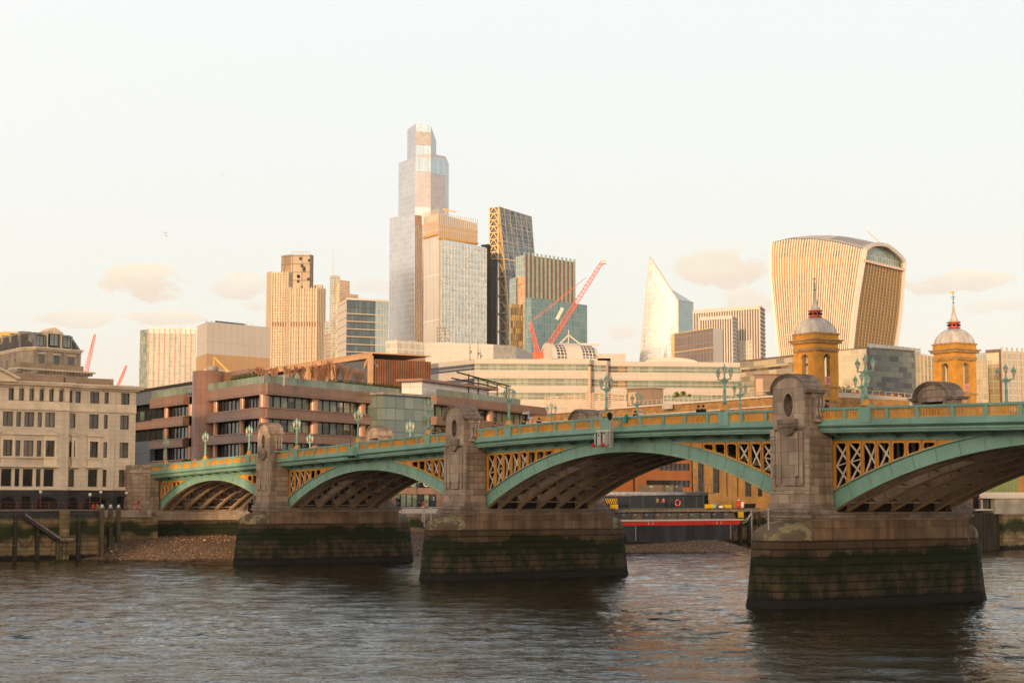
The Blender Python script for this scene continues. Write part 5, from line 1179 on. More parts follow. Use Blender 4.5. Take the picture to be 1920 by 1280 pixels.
# E white sided dark glass block
gE = brick('dark_blue_glass', (.035, .06, .08), (.09, .13, .14), (.012, .018, .02), 1.9, 3.5, .12, off=0, rough=.08, var=.2, vscale=.1, bump=0, bias=-.3)
gE2 = glassy('light_blue_glass', (.26, .34, .36), (.16, .24, .26), (.35, .38, .38), 1.5, 3.5, .08)
wE = brick('white_side', (.5, .45, .39), (.5, .45, .39), (.3, .2, .15), 30, 3.6, .22, off=0, rough=.6, var=.06, bump=0)
t, fl, fr, h = tower('dark_glass_block', 'dark blue glass office with white side wall, left of the tallest tower', 'tower', (633, 569.6), (650.3, 559.5), (728.5, 563.5), 100, (wE, gE))
a7 = fr.px(703.7, 600)[0]; m = M(fr); m.box(a7, fr.L, -.25, -.02, 0, h, gE2); m.build('light_bay', t); hbands(fr, 0, fr.L, 10, h-7, 3.55, .38, .45, CRM, t); m = M(fr); m.box(-.2, fr.L, -.4, 0, h-.6, h+.3, WHT); m.build('roof_edge', t)
# I the tallest tower, stepped, silvery
gI = glassy('silver_glass', (.52, .52, .52), (.45, .45, .46), (.64, .63, .61), 3.2, 3.9, .26, rough=.3, metal=.9, var=.12, tilt=0)
gI2 = glassy('silver_glass_warm', (.42, .37, .35), (.34, .33, .35), (.50, .44, .40), 2.4, 3.7, .3, rough=.3, metal=.85, var=.15, tilt=0)
gI3 = glassy('blue_glass', (.28, .38, .45), (.38, .47, .52), (.5, .52, .52), 1.6, 11, .14, rough=.2, metal=.8, tilt=0)
gIg = glassy('gold_reflecting_glass', (.42, .19, .04), (.26, .11, .025), (.5, .25, .07), 1.5, 5.5, .2, rough=.25)
I0 = on_z(779, 400, 184); I0 = Vector((I0.x, I0.y, PED)); t = thing('stepped_skyscraper', 'tallest silvery stepped glass skyscraper in the centre of the skyline', 'skyscraper', I0)
def slab(t, pts, mats, name, back=20, top=None):
    """pts: (px, row of top, depth Y) left to right; mats per visible face"""
    P = [on_y(x, y, Y) for x, y, Y in pts]; d = Vector((P[0].x+P[-1].x, P[0].y+P[-1].y, 0)).normalized(); o = t.location
    pl = [(p.x-o.x, p.y-o.y) for p in P]; pl += [(pl[-1][0]+d.x*back, pl[-1][1]+d.y*back), (pl[0][0]+d.x*back, pl[0][1]+d.y*back)]
    zs = [p.z-o.z for p in P]; zs += [zs[-1], zs[0]]; n = len(pts)-1
    m = M(); m.prism(pl, 0, zs, list(mats)+[mats[-1], ROOFM, mats[0]], top or ROOFM); ob = m.build(name, t); return [Face(a, b, o) for a, b in zip(P, P[1:])], zs
s1, z1 = slab(t, [(730.6, 407.6, 1215), (778, 403, 1190), (797, 405, 1200)], [gI, gIg], 'lower_tier')
s2, z2 = slab(t, [(747.5, 306, 1217), (779, 293, 1196), (808, 288, 1199), (835.5, 293.5, 1208), (841.6, 307.3, 1222)], [gI, gI2, gI2, gI], 'middle_tier')
s3, z3 = slab(t, [(763.7, 243, 1214), (779.8, 231.5, 1198), (808, 236, 1201), (818, 265, 1212)], [gI, gI3, gI], 'upper_tier', back=14)
zU = s1[1].z_at(0, 420)-PED
for a_, b_, yt_, yb_, mm in ((779, 808, 290, 322, gI3), (808, 835.5, 290, 326, gI3)):
    f = Face(on_y(a_, 300, 1196 if a_ == 779 else 1199), on_y(b_, 300, 1199 if a_ == 779 else 1208), t.location); m = M(f); m.box(0, f.L, -.3, -.05, f.z_at(0, yb_)-PED, f.z_at(0, yt_+4)-PED, mm); m.build('glass_band', t)
f = s2[1]; m = M(f); m.box(-.1, f.L*.98, -.4, -.06, f.z_at(0, 421)-PED, f.z_at(0, 388)-PED, gI); m.build('glass_band', t)
m = M(s3[1]); m.box(0, s3[1].L, -.3, -.04, z3[1]-16, z3[1]-6, plain('pale_copper_glass', (.34, .30, .27), .3, .6)); m.build('plant_band', t)
for f, st in ((s1[1], 2.2),): fins(f, 0, f.L, 0, (z3[1] if f is s3[1] else z2[1] if f is not s1[1] else zU)-1, st, .22, .35, plain('silver_fins', (.46, .43, .41), .35, .7), t)
# J mid tower with projecting top
gJ = glassy('tan_grid_facade', (.14, .11, .08), (.34, .26, .19), (.44, .36, .27), 3.9, 4.2, .42, rough=.3, var=.15)
gJ2 = glassy('white_grid_glass', (.36, .42, .42), (.50, .55, .54), (.66, .66, .64), 2.9, 4.2, .26, rough=.18, metal=.6, var=.2)
J0 = on_y(828, 446, 1080); J0 = Vector((J0.x, J0.y, PED)); t = thing('grid_tower', 'gridded glass tower with a copper coloured projecting top, in front of the tallest tower', 'skyscraper', J0)
sj, zj = slab(t, [(796.5, 452, 1100), (828.3, 445.7, 1080), (911.9, 464.3, 1108)], [gJ, gJ2], 'wall', back=25)
gJc = brick('copper_crown', (.42, .27, .15), (.38, .25, .14), (.5, .42, .3), 1.9, 30, .28, off=0, rough=.4, var=.1, bump=0)
gJt = glassy('grey_louvre_top', (.32, .32, .30), (.40, .38, .34), (.68, .62, .54), 1.9, 30, .28, rough=.3)
sk, zk = slab(t, [(795.3, 406.9, 1096), (822.2, 400, 1079), (894.8, 419.6, 1103)], [gJt, gJt], 'crown', back=22)
for f in sk: 
    m = M(f); m.box(-.2, f.L+.1, -.35, -.05, f.z_at(0, 445 if f is sk[0] else 446)-PED, f.z_at(0, 421 if f is sk[0] else 421)-PED, gJc); m.build('copper_panels', t)
    m = M(f); m.box(-.3, f.L+.2, -1.2, .5, f.z_at(0, 448)-PED, f.z_at(0, 444.5)-PED, plain('ochre_soffit', (.5, .27, .08), .6)); m.build('soffit', t)
    fins(f, 0, f.L, f.z_at(0, 421)-PED, f.z_at(0, 399)-PED, 1.9, .3, .4, CRM, t)
hbands(sj[1], 0, sj[1].L, 20, zj[1]-4, 4.2, .5, .3, plain('grid_white', (.52, .53, .52), .5), t); fins(sj[1], 0, sj[1].L, 0, zj[2]-1, 2.9, .28, .35, plain('grid_white2', (.52, .53, .52), .5), t)
hbands(sj[0], 0, sj[0].L, 20, zj[0]-2, 4.2, .5, .3, plain('grid_tan', (.46, .36, .26), .5), t)
r = thing('roof_crane', 'small yellow crane on top of the gridded tower', 'crane', on_y(836, 402, 1095)); m = M(); m.bar((0, 0, 0), (0, 0, 3), .5, .5, ORANGE); m.build('mast', r); m = M(); m.bar((-2, 0, 3.6), (7, 0, 1.5), .8, .8, ORANGE); m.build('jib', r)
# K dark slab
K0 = on_y(905, 458, 1230); r = thing('dark_slab_tower', 'thin near black slab between the gridded and the wedge tower', 'tower', (K0.x, K0.y, PED)); slab(r, [(902, 459, 1232), (917, 457.5, 1230), (920, 460, 1236)], [DARK, DARK], 'wall', 20)
# L wedge tower
gL = glassy('wedge_glass', (.07, .10, .13), (.13, .17, .20), (.22, .24, .24), 7.5, 4.0, .25, rough=.08, var=.3)
gLd = glassy('dark_green_glass', (.10, .10, .03), (.18, .15, .05), (.36, .24, .07), 6, 4.0, .4, rough=.15)
L0 = on_y(934, 388, 1225); L0 = Vector((L0.x, L0.y, PED)); t = thing('wedge_tower', 'wedge shaped glass tower with a golden braced ladder frame down its left edge', 'skyscraper', L0)
def at(x, y, Y): p = on_y(x, y, Y); return (p.x-L0.x, p.y-L0.y, p.z-PED)
Yf = 1225
gold = plain('gold_steel', (.66, .43, .16), .4)
m = M()
# sloping glass front, two side planes
A, Bq = at(935, 388, Yf+40), at(996.5, 407, Yf+62); Cc, Dd = at(960, 655, Yf-12), at(1016, 655, Yf+16)
m.face([Cc, Dd, Bq, A], gL); m.build('sloping_front', t)
bk = [at(935, 388, Yf+60), at(996.5, 407, Yf+82)]; m = M(); m.face([at(960, 655, Yf-12), A, at(935, 388, Yf+41), at(935, 655, Yf+41)], gLd)
m.face([Dd, at(1016, 655, Yf+90), bk[1], Bq], gL); m.face([A, Bq, bk[1], bk[0]], DKG); m.face([at(935, 655, Yf+62), bk[0], bk[1], at(1016, 655, Yf+90)], gL); m.build('wall', t)
p0, p1 = at(917.5, 389, Yf+42), at(934.3, 388, Yf+40); b0, b1 = at(918, 655, Yf+42), at(932, 655, Yf+40)
m = M(); m.face([(b0[0], b0[1]+2, b0[2]), (b1[0], b1[1]+2, b1[2]), (p1[0], p1[1]+2, p1[2]), (p0[0], p0[1]+2, p0[2])], DKG); m.face([(p0[0], p0[1]+2, p0[2]), (p1[0], p1[1]+2, p1[2]), bk[0]], DKG); m.build('service_core', t)
def lerp(a, b, k): return tuple(a[i]+(b[i]-a[i])*k for i in range(3))
m = M(); m2 = M(); n = 22
m.bar(b0, p0, 1.0, 1.0, gold); m.bar(b1, p1, 1.0, 1.0, gold)
for k in range(n):
    A0, A1 = lerp(b0, p0, k/n), lerp(b0, p0, (k+1)/n); B0, B1 = lerp(b1, p1, k/n), lerp(b1, p1, (k+1)/n); mt = gold if k > 13 else plain('dark_steel', (.1, .085, .07), .5); mm = m if k > 13 else m2
    mm.bar(A0, B0, .7, .7, mt); Md = lerp(A1, B1, .5); mm.bar(A0, Md, .6, .6, mt); mm.bar(B0, Md, .6, .6, mt)
m.build('ladder_frame', t); m2.build('lower_ladder_frame', t)
m = M(); S0, S1 = lerp(Cc, A, 0), A                       # megaframe on the side and front
for k in range(9):
    q0, q1 = lerp(Cc, A, k/8), lerp(at(934, 655, Yf+39), at(934, 388, Yf+39), k/8); m.bar(q0, q1, .9, .9, gold)
    if k < 8: q2 = lerp(at(934, 655, Yf+39), at(934, 388, Yf+39), (k+1)/8); m.bar(q0, q2, .7, .7, gold)
m.bar(Cc, A, 1.1, 1.1, gold); m.build('side_frame', t)
m = M(); SF = plain('silver_brace', (.24, .24, .23), .4)
for k in range(1, 9):
    q0, q1 = lerp(Cc, A, k/8), lerp(Dd, Bq, k/8); q0 = (q0[0], q0[1]-.6, q0[2]); q1 = (q1[0], q1[1]-.6, q1[2]); m.bar(q0, q1, .6, .6, SF if k not in (5,) else gold)
for k in range(7):
    a0 = lerp(lerp(Cc, Dd, k/6), lerp(A, Bq, k/6), 1); c0 = lerp(Cc, Dd, k/6); m.bar((c0[0], c0[1]-.6, c0[2]), (a0[0], a0[1]-.6, a0[2]), .5, .5, SF)
for k in range(6):
    for j in range(0, 8, 1):
        P = lambda u_, v_: lerp(lerp(Cc, Dd, u_), lerp(A, Bq, u_), v_)
        if (k+j) % 2: q0, q1 = P(k/6, j/8), P((k+1)/6, (j+1)/8)
        else: q0, q1 = P((k+1)/6, j/8), P(k/6, (j+1)/8)
        m.bar((q0[0], q0[1]-.5, q0[2]), (q1[0], q1[1]-.5, q1[2]), .3, .3, SF)
m.build('front_bracing', t)
# M striped brown block, N teal glass block, P mottled gold block
gM = glassy('brown_teal_stripes', (.25, .16, .10), (.22, .14, .09), (.3, .38, .36), 3.2, 200, .05)
gMl = glassy('teal_glass_side', (.15, .24, .22), (.22, .3, .27), (.4, .42, .38), 2, 3.6, .15)
t, fl, fr, h = tower('striped_block', 'brown block with pale vertical stripes above the teal glass office', 'tower', (966.7, 481), (982.8, 477.5), (1076, 491), 150, (gMl, plain('brown_panels', (.20, .125, .085), .45)))
fins(fr, 0, fr.L, 0, h+1.6, 3.4, 1.05, .8, plain('pale_teal_fins', (.24, .29, .265), .3), t)
gN = glassy('teal_curtain_wall', (.07, .16, .17), (.14, .24, .24), (.2, .28, .27), 2.3, 3.7, .12, rough=.1, var=.25)
t, fl, fr, h = tower('teal_glass_office', 'teal glass office block behind the red crane', 'office building', None, (996, 557.5), (1100.8, 572), 110, (gN, gN), wl=12)
gP = brick('mottled_gold_panels', (.55, .38, .15), (.10, .075, .04), (.12, .08, .04), 1.0, 3.4, .16, off=.5, rough=.35, var=.2, bump=0)
P0 = on_y(967, 518, 860); t = thing('mottled_block', 'mottled black and gold panelled block at the foot of the wedge tower', 'building', (P0.x, P0.y, PED)); slab(t, [(955, 524, 868), (968, 519, 860)], [gMl], 'glass_corner', 20); slab(t, [(966, 519, 862), (984, 518, 860)], [plain('tan_face', (.36, .22, .12), .4, var=.4)], 'tan_face', 20)
slab(t, [(957, 569, 858), (997, 572, 862)], [gP], 'wall', 22)
# Q pointed tower
gQ = glassy('white_scalpel_glass', (.80, .80, .79), (.70, .72, .72), (.86, .86, .84), 4.0, 4.0, .12, rough=.2, metal=.65, var=.06)
gQ2 = glassy('teal_scalpel_glass', (.26, .40, .40), (.2, .33, .33), (.35, .45, .44), 3.0, 4.0, .1, rough=.1)
Q0 = on_y(1271, 562, 1230); Q0 = Vector((Q0.x, Q0.y, PED)); t = thing('pointed_tower', 'white glass tower tapering to a sharp point, right of the red crane', 'skyscraper', Q0)
def aq(x, y, Y): p = on_y(x, y, Y); return (p.x-Q0.x, p.y-Q0.y, p.z-PED)
ap = aq(1218.3, 481, 1250); bl = aq(1183, 700, 1250); cr = aq(1271, 562.5, 1230); cb = aq(1271, 760, 1230); rt = aq(1300, 567, 1262); rb = aq(1300, 760, 1262); bk = aq(1258.4, 541.7, 1290)
bl = (bl[0]-4, bl[1], 0); cb = (cr[0], cr[1], 0); rb = (rt[0], rt[1], 0)
m = M(); m.face([bl, cb, cr, ap], gQ); m.build('front_face', t); m = M(); m.face([cb, rb, rt, cr], gQ2); m.build('side_face', t)
m = M(); m.face([cr, rt, bk], plain('grey_glass_roof', (.25, .27, .28), .2)); m.face([cr, bk, ap], gQ); m.face([bl, ap, bk, (bk[0], bk[1], 0)], gQ); m.face([bk, rt, rb, (bk[0], bk[1], 0)], gQ2); m.build('rear_faces', t)
m = M(); m.bar(bl, ap, .8, .8, WHT); m.bar(ap, cr, .8, .8, WHT); m.bar(cb, cr, .8, .8, WHT); m.bar(cr, rt, .6, .6, WHT); m.build('edge_trim', t)
# R brown glass, S and T striped
gR = glassy('brown_reflecting_glass', (.15, .10, .065), (.11, .075, .05), (.3, .19, .1), 2.2, 3.8, .1, rough=.1, var=.2)
t, fl, fr, h = tower('brown_glass_block', 'dark brown glass block in front of the white striped towers', 'office building', (1264.3, 625.5), (1337, 614.5), (1355, 617.6), 75, (gR, WHT))
m = M(fl); m.box(-2.6, -.05, .2, 8, 0, h, gold); m.build('gold_flank', t); hbands(fl, 0, fl.L, 8, h, 7.5, .3, .2, gold, t)
DKR = plain('dark_red_glass', (.13, .07, .05), .25, var=.3)
t, fl, fr, h = tower('white_striped_tower', 'broad white and dark red striped tower right of the pointed one', 'tower', (1301.4, 584), (1424.6, 574.8), (1433.5, 581.5), 100, (DKR, DKR))
fins(fl, 0, fl.L, 0, h+.5, fl.L/26, .62, .8, WHT, t); m = M(fl); m.box(0, fl.L, -.9, 0, h-1.2, h+.6, WHT); m.build('roof_edge', t); hbands(fr, 0, fr.L, 0, h, 2, .8, .4, WHT, t)
m = M(fl); a0, a1 = fl.px(1388, 620)[0], fl.px(1412, 620)[0]; m.box(a0, a1, -.3, -.05, 0, h-16, glassy('yellow_lit_grid', (.50, .40, .24), (.2, .15, .1), (.75, .68, .55), 1.5, 2.2, .45)); m.build('window_bay', t)
t, fl, fr, h = tower('low_striped_tower', 'lower white striped tower just in front of the broad striped one', 'tower', (1313, 597), (1372.7, 594), (1381.6, 598), 92, (DKR, WHT))
fins(fl, 0, fl.L, 0, h+.5, fl.L/13, .55, .7, WHT, t); m = M(fl); m.box(0, fl.L, -.9, 0, h-1, h+.6, WHT); m.build('roof_edge', t); hbands(fr, 0, fr.L, 0, h, 1.8, .7, .4, WHT, t)
# ============================================================ the curved top heavy tower on the right
def interp(tab, y):
    if y <= tab[0][0]: return tab[0][1]
    for (a, b), (c, d) in zip(tab, tab[1:]):
        if y <= c: return b+(d-b)*(y-a)/(c-a)
    return tab[-1][1]
FINW = plain('white_aluminium_fins', (.66, .60, .50), .5, var=.06)
def walkie():
    o = on_y(1600, 700, 960); o.z = PED; t = thing('curved_tower', 'curved top heavy tower with white vertical fins and glazed arched roof garden, at right', 'skyscraper', o)
    xL = [(440, 1449.5), (455, 1447.8), (480, 1445), (520, 1446.5), (580, 1452), (640, 1458), (666, 1461), (932, 1492)]
    xC = [(440, 1625), (466, 1621.5), (500, 1616), (550, 1608), (600, 1601), (655, 1595.4), (932, 1568)]
    xR = [(450, 1690), (480, 1694), (492, 1694.8), (518, 1692.5), (560, 1689.5), (600, 1685.5), (656, 1677), (932, 1638)]
    top1 = lambda u: interp([(0, 455.5), (.16, 449), (.42, 448.5), (.68, 454), (.85, 461), (1, 468)], u)
    top2 = lambda u: interp([(0, 468), (.12, 461.5), (.25, 458.8), (.45, 459), (.6, 462), (.8, 473), (.93, 483), (1, 491)], u)
    def P1(u, v):
        y = top1(u)+v*(932-top1(u)); return on_y(interp(xL, y)*(1-u)+interp(xC, y)*u, y, 1000-55*u-10*math.sin(math.pi*u)*0)-o
    def P2(u, v, d=0, yt=None):
        t0 = yt(u) if yt else top2(u); y = t0+v*(932-t0); return on_y(interp(xC, y)*(1-u)+interp(xR, y)*u, y, 945+42*u+d)-o
    g1 = brick('fin_tower_facade', (.44, .33, .21), (.22, .24, .25), (.50, .38, .25), 1.9, 3.9, .35, off=0, rough=.3, var=.15, vscale=.05, bump=0)
    gtan = plain('tan_blind_panels', (.50, .32, .165), .5, var=.08)
    g2 = brick('louvred_facade', (.19, .13, .06), (.13, .095, .045), (.33, .22, .1), 1.5, 1.9, .22, off=0, rough=.5, var=.15, vscale=.05, bump=0)
    def grid(name, P, nu, nv, mat, W, v0=0, v1=1):
        m = M()
        for i in range(nu):
            for j in range(nv):
                a, b, c, d = v0+(v1-v0)*j/nv, v0+(v1-v0)*(j+1)/nv, i/nu, (i+1)/nu
                q = [P(c, b), P(d, b), P(d, a), P(c, a)]; m.face([tuple(x) for x in q], mat, uv=[(W*c, q[0].z), (W*d, q[1].z), (W*d, q[2].z), (W*c, q[3].z)], smooth=False)
        return m.build(name, t)
    grid('broad_facade', P1, 24, 24, g1, 58)
    m = M()                                            # tan band high on the facade
    lo = lambda u: interp([(0, .17), (.2, .155), (.6, .10), (.8, .075), (1, .06)], u); hi = lambda u: interp([(0, .072), (.3, .068), (.6, .066), (1, .055)], u)
    for i in range(24): u0, u1 = i/24, (i+1)/24; dd = Vector((-.15, -.3, 0)); m.face([tuple(P1(u0, lo(u0))+dd), tuple(P1(u1, lo(u1))+dd), tuple(P1(u1, hi(u1))+dd), tuple(P1(u0, hi(u0))+dd)], gtan)
    m.build('blind_panels', t)
    m = M(); nf = 36; out = Vector((-.55, -1.5, 0))
    for k in range(nf+1):
        u = k/nf; A = [P1(u, j/24) for j in range(25)]; wv = Vector((.2, -.12, 0)) if 0 < k < nf else Vector((.7, -.4, 0))
        for a, b in zip(A, A[1:]):
            m.face([tuple(a-wv+out), tuple(b-wv+out), tuple(b+wv+out), tuple(a+wv+out)], FINW); m.face([tuple(a-wv), tuple(b-wv), tuple(b-wv+out), tuple(a-wv+out)], FINW); m.face([tuple(a+wv+out), tuple(b+wv+out), tuple(b+wv), tuple(a+wv)], FINW)
    m.build('vertical_fins', t)
    low = lambda u: interp([(0, 489), (1, 507)], u)
    grid('louvred_end', lambda u, v: P2(u, v, 0, low), 14, 24, g2, 42)
    m = M()
    for k in range(15):
        u = k/14; A = [P2(u, j/20, 0, low) for j in range(21)]
        for a, b in zip(A, A[1:]): a = a+Vector((.2, -.5, 0)); b = b+Vector((.2, -.5, 0)); m.bar(a, b, .3, .3, plain('brass_fins', (.34, .235, .11), .45))
    m.build('end_fins', t)
    m = M()                                            # white frame running up both sides and over the arch
    E1 = [P2(0, v/20) for v in range(20, -1, -1)]; T = [P2(u/16, 0) for u in range(1, 17)]; E2 = [P2(1, v/20) for v in range(1, 21)]
    pts = E1+T+E2
    for a, b in zip(pts, pts[1:]): a = a+Vector((0, -.8, 0)); b = b+Vector((0, -.8, 0)); m.bar(a, b, 2.2, 2.0, WHT, up=(.4, -1, 0))
    m.build('edge_frame', t)
    gl = glassy('roof_garden_glass', (.10, .16, .14), (.25, .32, .27), (.5, .5, .45), 2.4, 5, .15); m = M()
    for i in range(16):
        u0, u1 = i/16, (i+1)/16; y0 = lambda u: (lambda yy: on_y(interp(xC, yy)*(1-u)+interp(xR, yy)*u, yy, 950+42*u)-o)
        a, b, c, d = y0(u0)(low(u0)-3), y0(u1)(low(u1)-3), y0(u1)(max(top2(u1), 0)+1), y0(u0)(top2(u0)+1)
        m.face([tuple(a), tuple(b), tuple(c), tuple(d)], gl)
    m.build('roof_garden_glazing', t)
    m = M(); A = [y0(u/8)(low(u/8)+.8) for u in range(9)]
    def y1(u, yy): return on_y(interp(xC, yy)*(1-u)+interp(xR, yy)*u, yy, 943+42*u)-o
    A = [y1(k/8, low(k/8)-1) for k in range(9)]
    for a, b in zip(A, A[1:]): m.bar(a, b, 1.6, 1.6, plain('peach_ledge', (.62, .46, .34), .5))
    m.build('ledge', t)
    # roof shell with louvre slots
    m = M(); ridge = [(1449, 454, 1010), (1485, 445, 1004), (1520, 441.8, 1000), (1557, 441.2, 995), (1590, 444.5, 990), (1625, 451.5, 984), (1662, 461, 975)]
    n = 36; R0 = [P1(k/n, 0)+Vector((0, 0, .4)) for k in range(n+1)]; RR = []
    for k in range(n+1):
        q = k/n*6; i = min(5, int(q)); w_ = q-i; a, b = ridge[i], ridge[i+1]; RR.append(on_y(a[0]+(b[0]-a[0])*w_, a[1]+(b[1]-a[1])*w_, a[2]+(b[2]-a[2])*w_)-o)
    for k in range(n): m.face([tuple(R0[k]), tuple(R0[k+1]), tuple(RR[k+1]), tuple(RR[k])], WHT)
    bk = [p+Vector((10, 30, -14)) for p in RR]
    for k in range(n): m.face([tuple(RR[k]), tuple(RR[k+1]), tuple(bk[k+1]), tuple(bk[k])], WHT)
    T = [P2(u/16, 0) for u in range(17)]; Tb = [p+Vector((-3, 28, 6 if 0 else 0)) for p in T]
    m.strip([tuple(p) for p in T], [tuple(p) for p in Tb], WHT); m.build('roof', t)
    m = M()
    for k in range(21, 33):
        a, b = R0[k], RR[k]; d = (R0[k+1]-R0[k])*.3; up_ = Vector((0, -.1, .25)); a2, b2 = a+(b-a)*.25, b; m.face([tuple(a2+up_), tuple(a2+d+up_), tuple(b2+d+up_), tuple(b2+up_)], DKR)
    m.build('roof_louvres', t)
    m = M(); m.face([tuple(P1(0, 1)), tuple(P1(0, 1)+Vector((20, 45, 0))), tuple(P1(0, 0)+Vector((20, 45, 0))), tuple(P1(0, 0))], g1); m.face([tuple(P2(1, 1)), tuple(P2(1, 1)+Vector((-20, 45, 0))), tuple(P2(1, 0)+Vector((-20, 45, 0))), tuple(P2(1, 0))], g2); m.build('rear_walls', t)
walkie()
r = thing('roof_crane', 'thin pale maintenance crane on the roof of the curved tower', 'crane', on_y(1655, 460, 965)); m = M(); m.bar((0, 0, 0), (-8.5, 0, 8.2), .45, .45, CRM); m.build('jib', r); m = M(); m.bar((-1.5, 0, 0), (2, 0, .4), 1.2, 1.2, CRM); m.build('base', r)
# ============================================================ twin brick station towers with lead domes
YB = brick('yellow_brick', (.62, .29, .03), (.50, .22, .025), (.42, .24, .08), .45, .15, .02, var=.35, vscale=.5, bump=.2, bdist=.01)
YBT = plain('sooty_brick_trim', (.30, .19, .085), .85, var=.4, scale=1.5)
DOME = plain('lead_dome', (.42, .39, .36), .55, var=.35, scale=.8, stretch=(1, 1, .25))
REDP = plain('red_painted_lantern', (.50, .09, .045), .6)
PINKB = plain('pink_balustrade', (.55, .26, .24), .6)
def station_tower(t0, label):
    W = 5.7; org = bw(-115.2, t0+.2, PED); r = thing('brick_tower', label, 'tower', org, RZ, 'twin domed brick towers'); B = PED
    zz = lambda y: on_s(1526, y, -115)[1]-B
    zt1, zc1, zc0, zi = zz(622.5), zz(634), zz(641), zz(653)
    # body: local x runs to -W (away from river), y to +W
    m = M()
    def shell(z0, z1, mat, e=0): m.box(-W-e, e, -e, W+e, z0, z1, mat)
    za0, za1 = zz(706), zz(662)
    shell(0, za0-1.2, YB)
    # openings: arches on river face (x=0) and west face (y=0) and their backs
    wd = 1.55; c = W/2; oz0, oz1 = za0-1.2, za1-wd/2
    for (ax_, at) in (('x', 0), ('x', -W), ('y', 0), ('y', W)):
        def P(h, d, z): 
            if ax_ == 'x': return (at-(d if at == 0 else -d), h, z)
            return (-h, at+(d if at == 0 else -d), z)
        def q(a, b, z0, z1): m.face([P(a, 0, z0), P(b, 0, z0), P(b, 0, z1), P(a, 0, z1)], YB)
        a0, a1 = c-wd/2, c+wd/2
        q(0, a0, oz0, zi); q(a1, W, oz0, zi)
        n = 12; ar = [(c-wd/2*math.cos(math.pi*k/n), oz1+wd/2*math.sin(math.pi*k/n)) for k in range(n+1)]
        for (x0, z0), (x1, z1) in zip(ar, ar[1:]): m.face([P(x0, 0, z0), P(x1, 0, z1), P(x1, 0, zi), P(x0, 0, zi)], YB); m.face([P(x0, 0, z0), P(x1, 0, z1), P(x1, .9, z1), P(x0, .9, z0)], YBT)
        for x in (a0, a1): m.face([P(x, 0, oz0), P(x, .9, oz0), P(x, .9, oz1), P(x, 0, oz1)], YBT)
        m.face([P(a0, 0, oz0), P(a1, 0, oz0), P(a1, .9, oz0), P(a0, .9, oz0)], YBT)
        for (x0, z0), (x1, z1) in zip(ar, ar[1:]):
            f_ = lambda x, z: (c+(x-c)*1.35, oz1+(z-oz1)*1.35); (u0, w0), (u1, w1) = f_(x0, z0), f_(x1, z1); m.face([P(x0, -.06, z0), P(x1, -.06, z1), P(u1, -.06, w1), P(u0, -.06, w0)], YBT)
        # corner pilasters
        for a, b in ((0, .85), (W-.85, W)): 
            A = P(a, -.1, 0); Bq = P(b, 0.02, 0); m.box(A[0], Bq[0], A[1], Bq[1], za0-1.2, zi, YB)
    shell(zi, zc0, YB, .06); m.build('shaft', r)
    m = M(); shell(zi-.1, zi+.35, YBT, .22); m.build('string_course', r); m = M(); shell(zc0, zc1, YBT, .55); shell(zc1-.25, zc1, YBT, .8)
    for k in range(10):
        for (x, y) in ((.3, .3+k*.56), (-.3-k*.56, -.3)): m.box(x-.12, x+.12, y-.12, y+.12, zi-.4, zi-.1, YBT)
    m.build('cornice', r); m = M(); shell(za0-1.9, za0-1.5, YBT, .2); m.build('sill_course', r)
    m = M(); shell(zc1, zt1, YB, .15); shell(zt1-.2, zt1+.1, YBT, .3); m.build('parapet', r)
    m = M(); 
    for k in range(7): x = c-wd/2+.1+k*(wd-.2)/6; m.box(.02, .1, x-.05, x+.05, oz0, oz0+1.25, PINKB); m.box(-x-.05, -x+.05, -.1, -.02, oz0, oz0+1.25, PINKB) if 0 else None
    m.box(0, .14, c-wd/2, c+wd/2, oz0+1.2, oz0+1.38, PINKB); m.box(0, .14, c-wd/2, c+wd/2, oz0-.1, oz0+.06, PINKB); m.build('balustrade', r)
    m = M(); shell(0, zz(752), YBT, .35); shell(zz(752), zz(747), YBT, .5); m.box(.06, .12, c-1, c+1, zz(742), zz(728), YBT); m.build('base', r)
    # dome: square at the springing, rounder upwards, ribbed
    m = M(); n = 32; Rr = []; z0 = zt1; Hd = zz(590)-zt1
    for k in range(13):
        q = math.pi/2*k/12*.88; rad = 3.15*math.cos(q); z = z0+Hd*math.sin(q)/math.sin(math.pi/2*.88); p = 7-4.6*k/12
        ring_ = []
        for j in range(n):
            a = 2*math.pi*j/n; rr = rad/((abs(math.cos(a))**p+abs(math.sin(a))**p)**(1/p)); rr *= 1.0 if j % 2 else .985
            ring_.append((-c+rr*math.cos(a), c+rr*math.sin(a), z))
        Rr.append(ring_)
    for a, b in zip(Rr, Rr[1:]):
        for j in range(n): q = (j+1) % n; m.face([a[j], a[q], b[q], b[j]], DOME, smooth=False)
    m.face(Rr[-1], DOME); m.build('dome', r)
    m = M(); m.lathe([(1.35, zz(590)), (1.35, zz(588.6)), (1.0, zz(587.5)), (1.0, zz(580.5)), (1.45, zz(579)), (1.45, zz(577.8))], REDP, c=(-c, c), n=8, cap=True, ph=.39)
    for k in range(8): a = k*math.pi/4; m.bar((-c+1.0*math.cos(a), c+1.0*math.sin(a), zz(586)), (-c+1.0*math.cos(a), c+1.0*math.sin(a), zz(582)), .45, .45, DARK)
    m.build('lantern', r)
    m = M(); m.lathe([(1.35, zz(577.8)), (.95, zz(574)), (.6, zz(567)), (.38, zz(558)), (.22, zz(548)), (.14, zz(542))], DOME, c=(-c, c), n=8, cap=True, ph=.39); m.build('spire', r)
    m = M(); X, Y_ = -c, c; m.tube((X, Y_, zz(543)), (X, Y_, zz(515)), .07, DKG, n=5); m.lathe([(.02, zz(540)), (.22, zz(538)), (.02, zz(536))], DKG, c=(X, Y_), n=6)
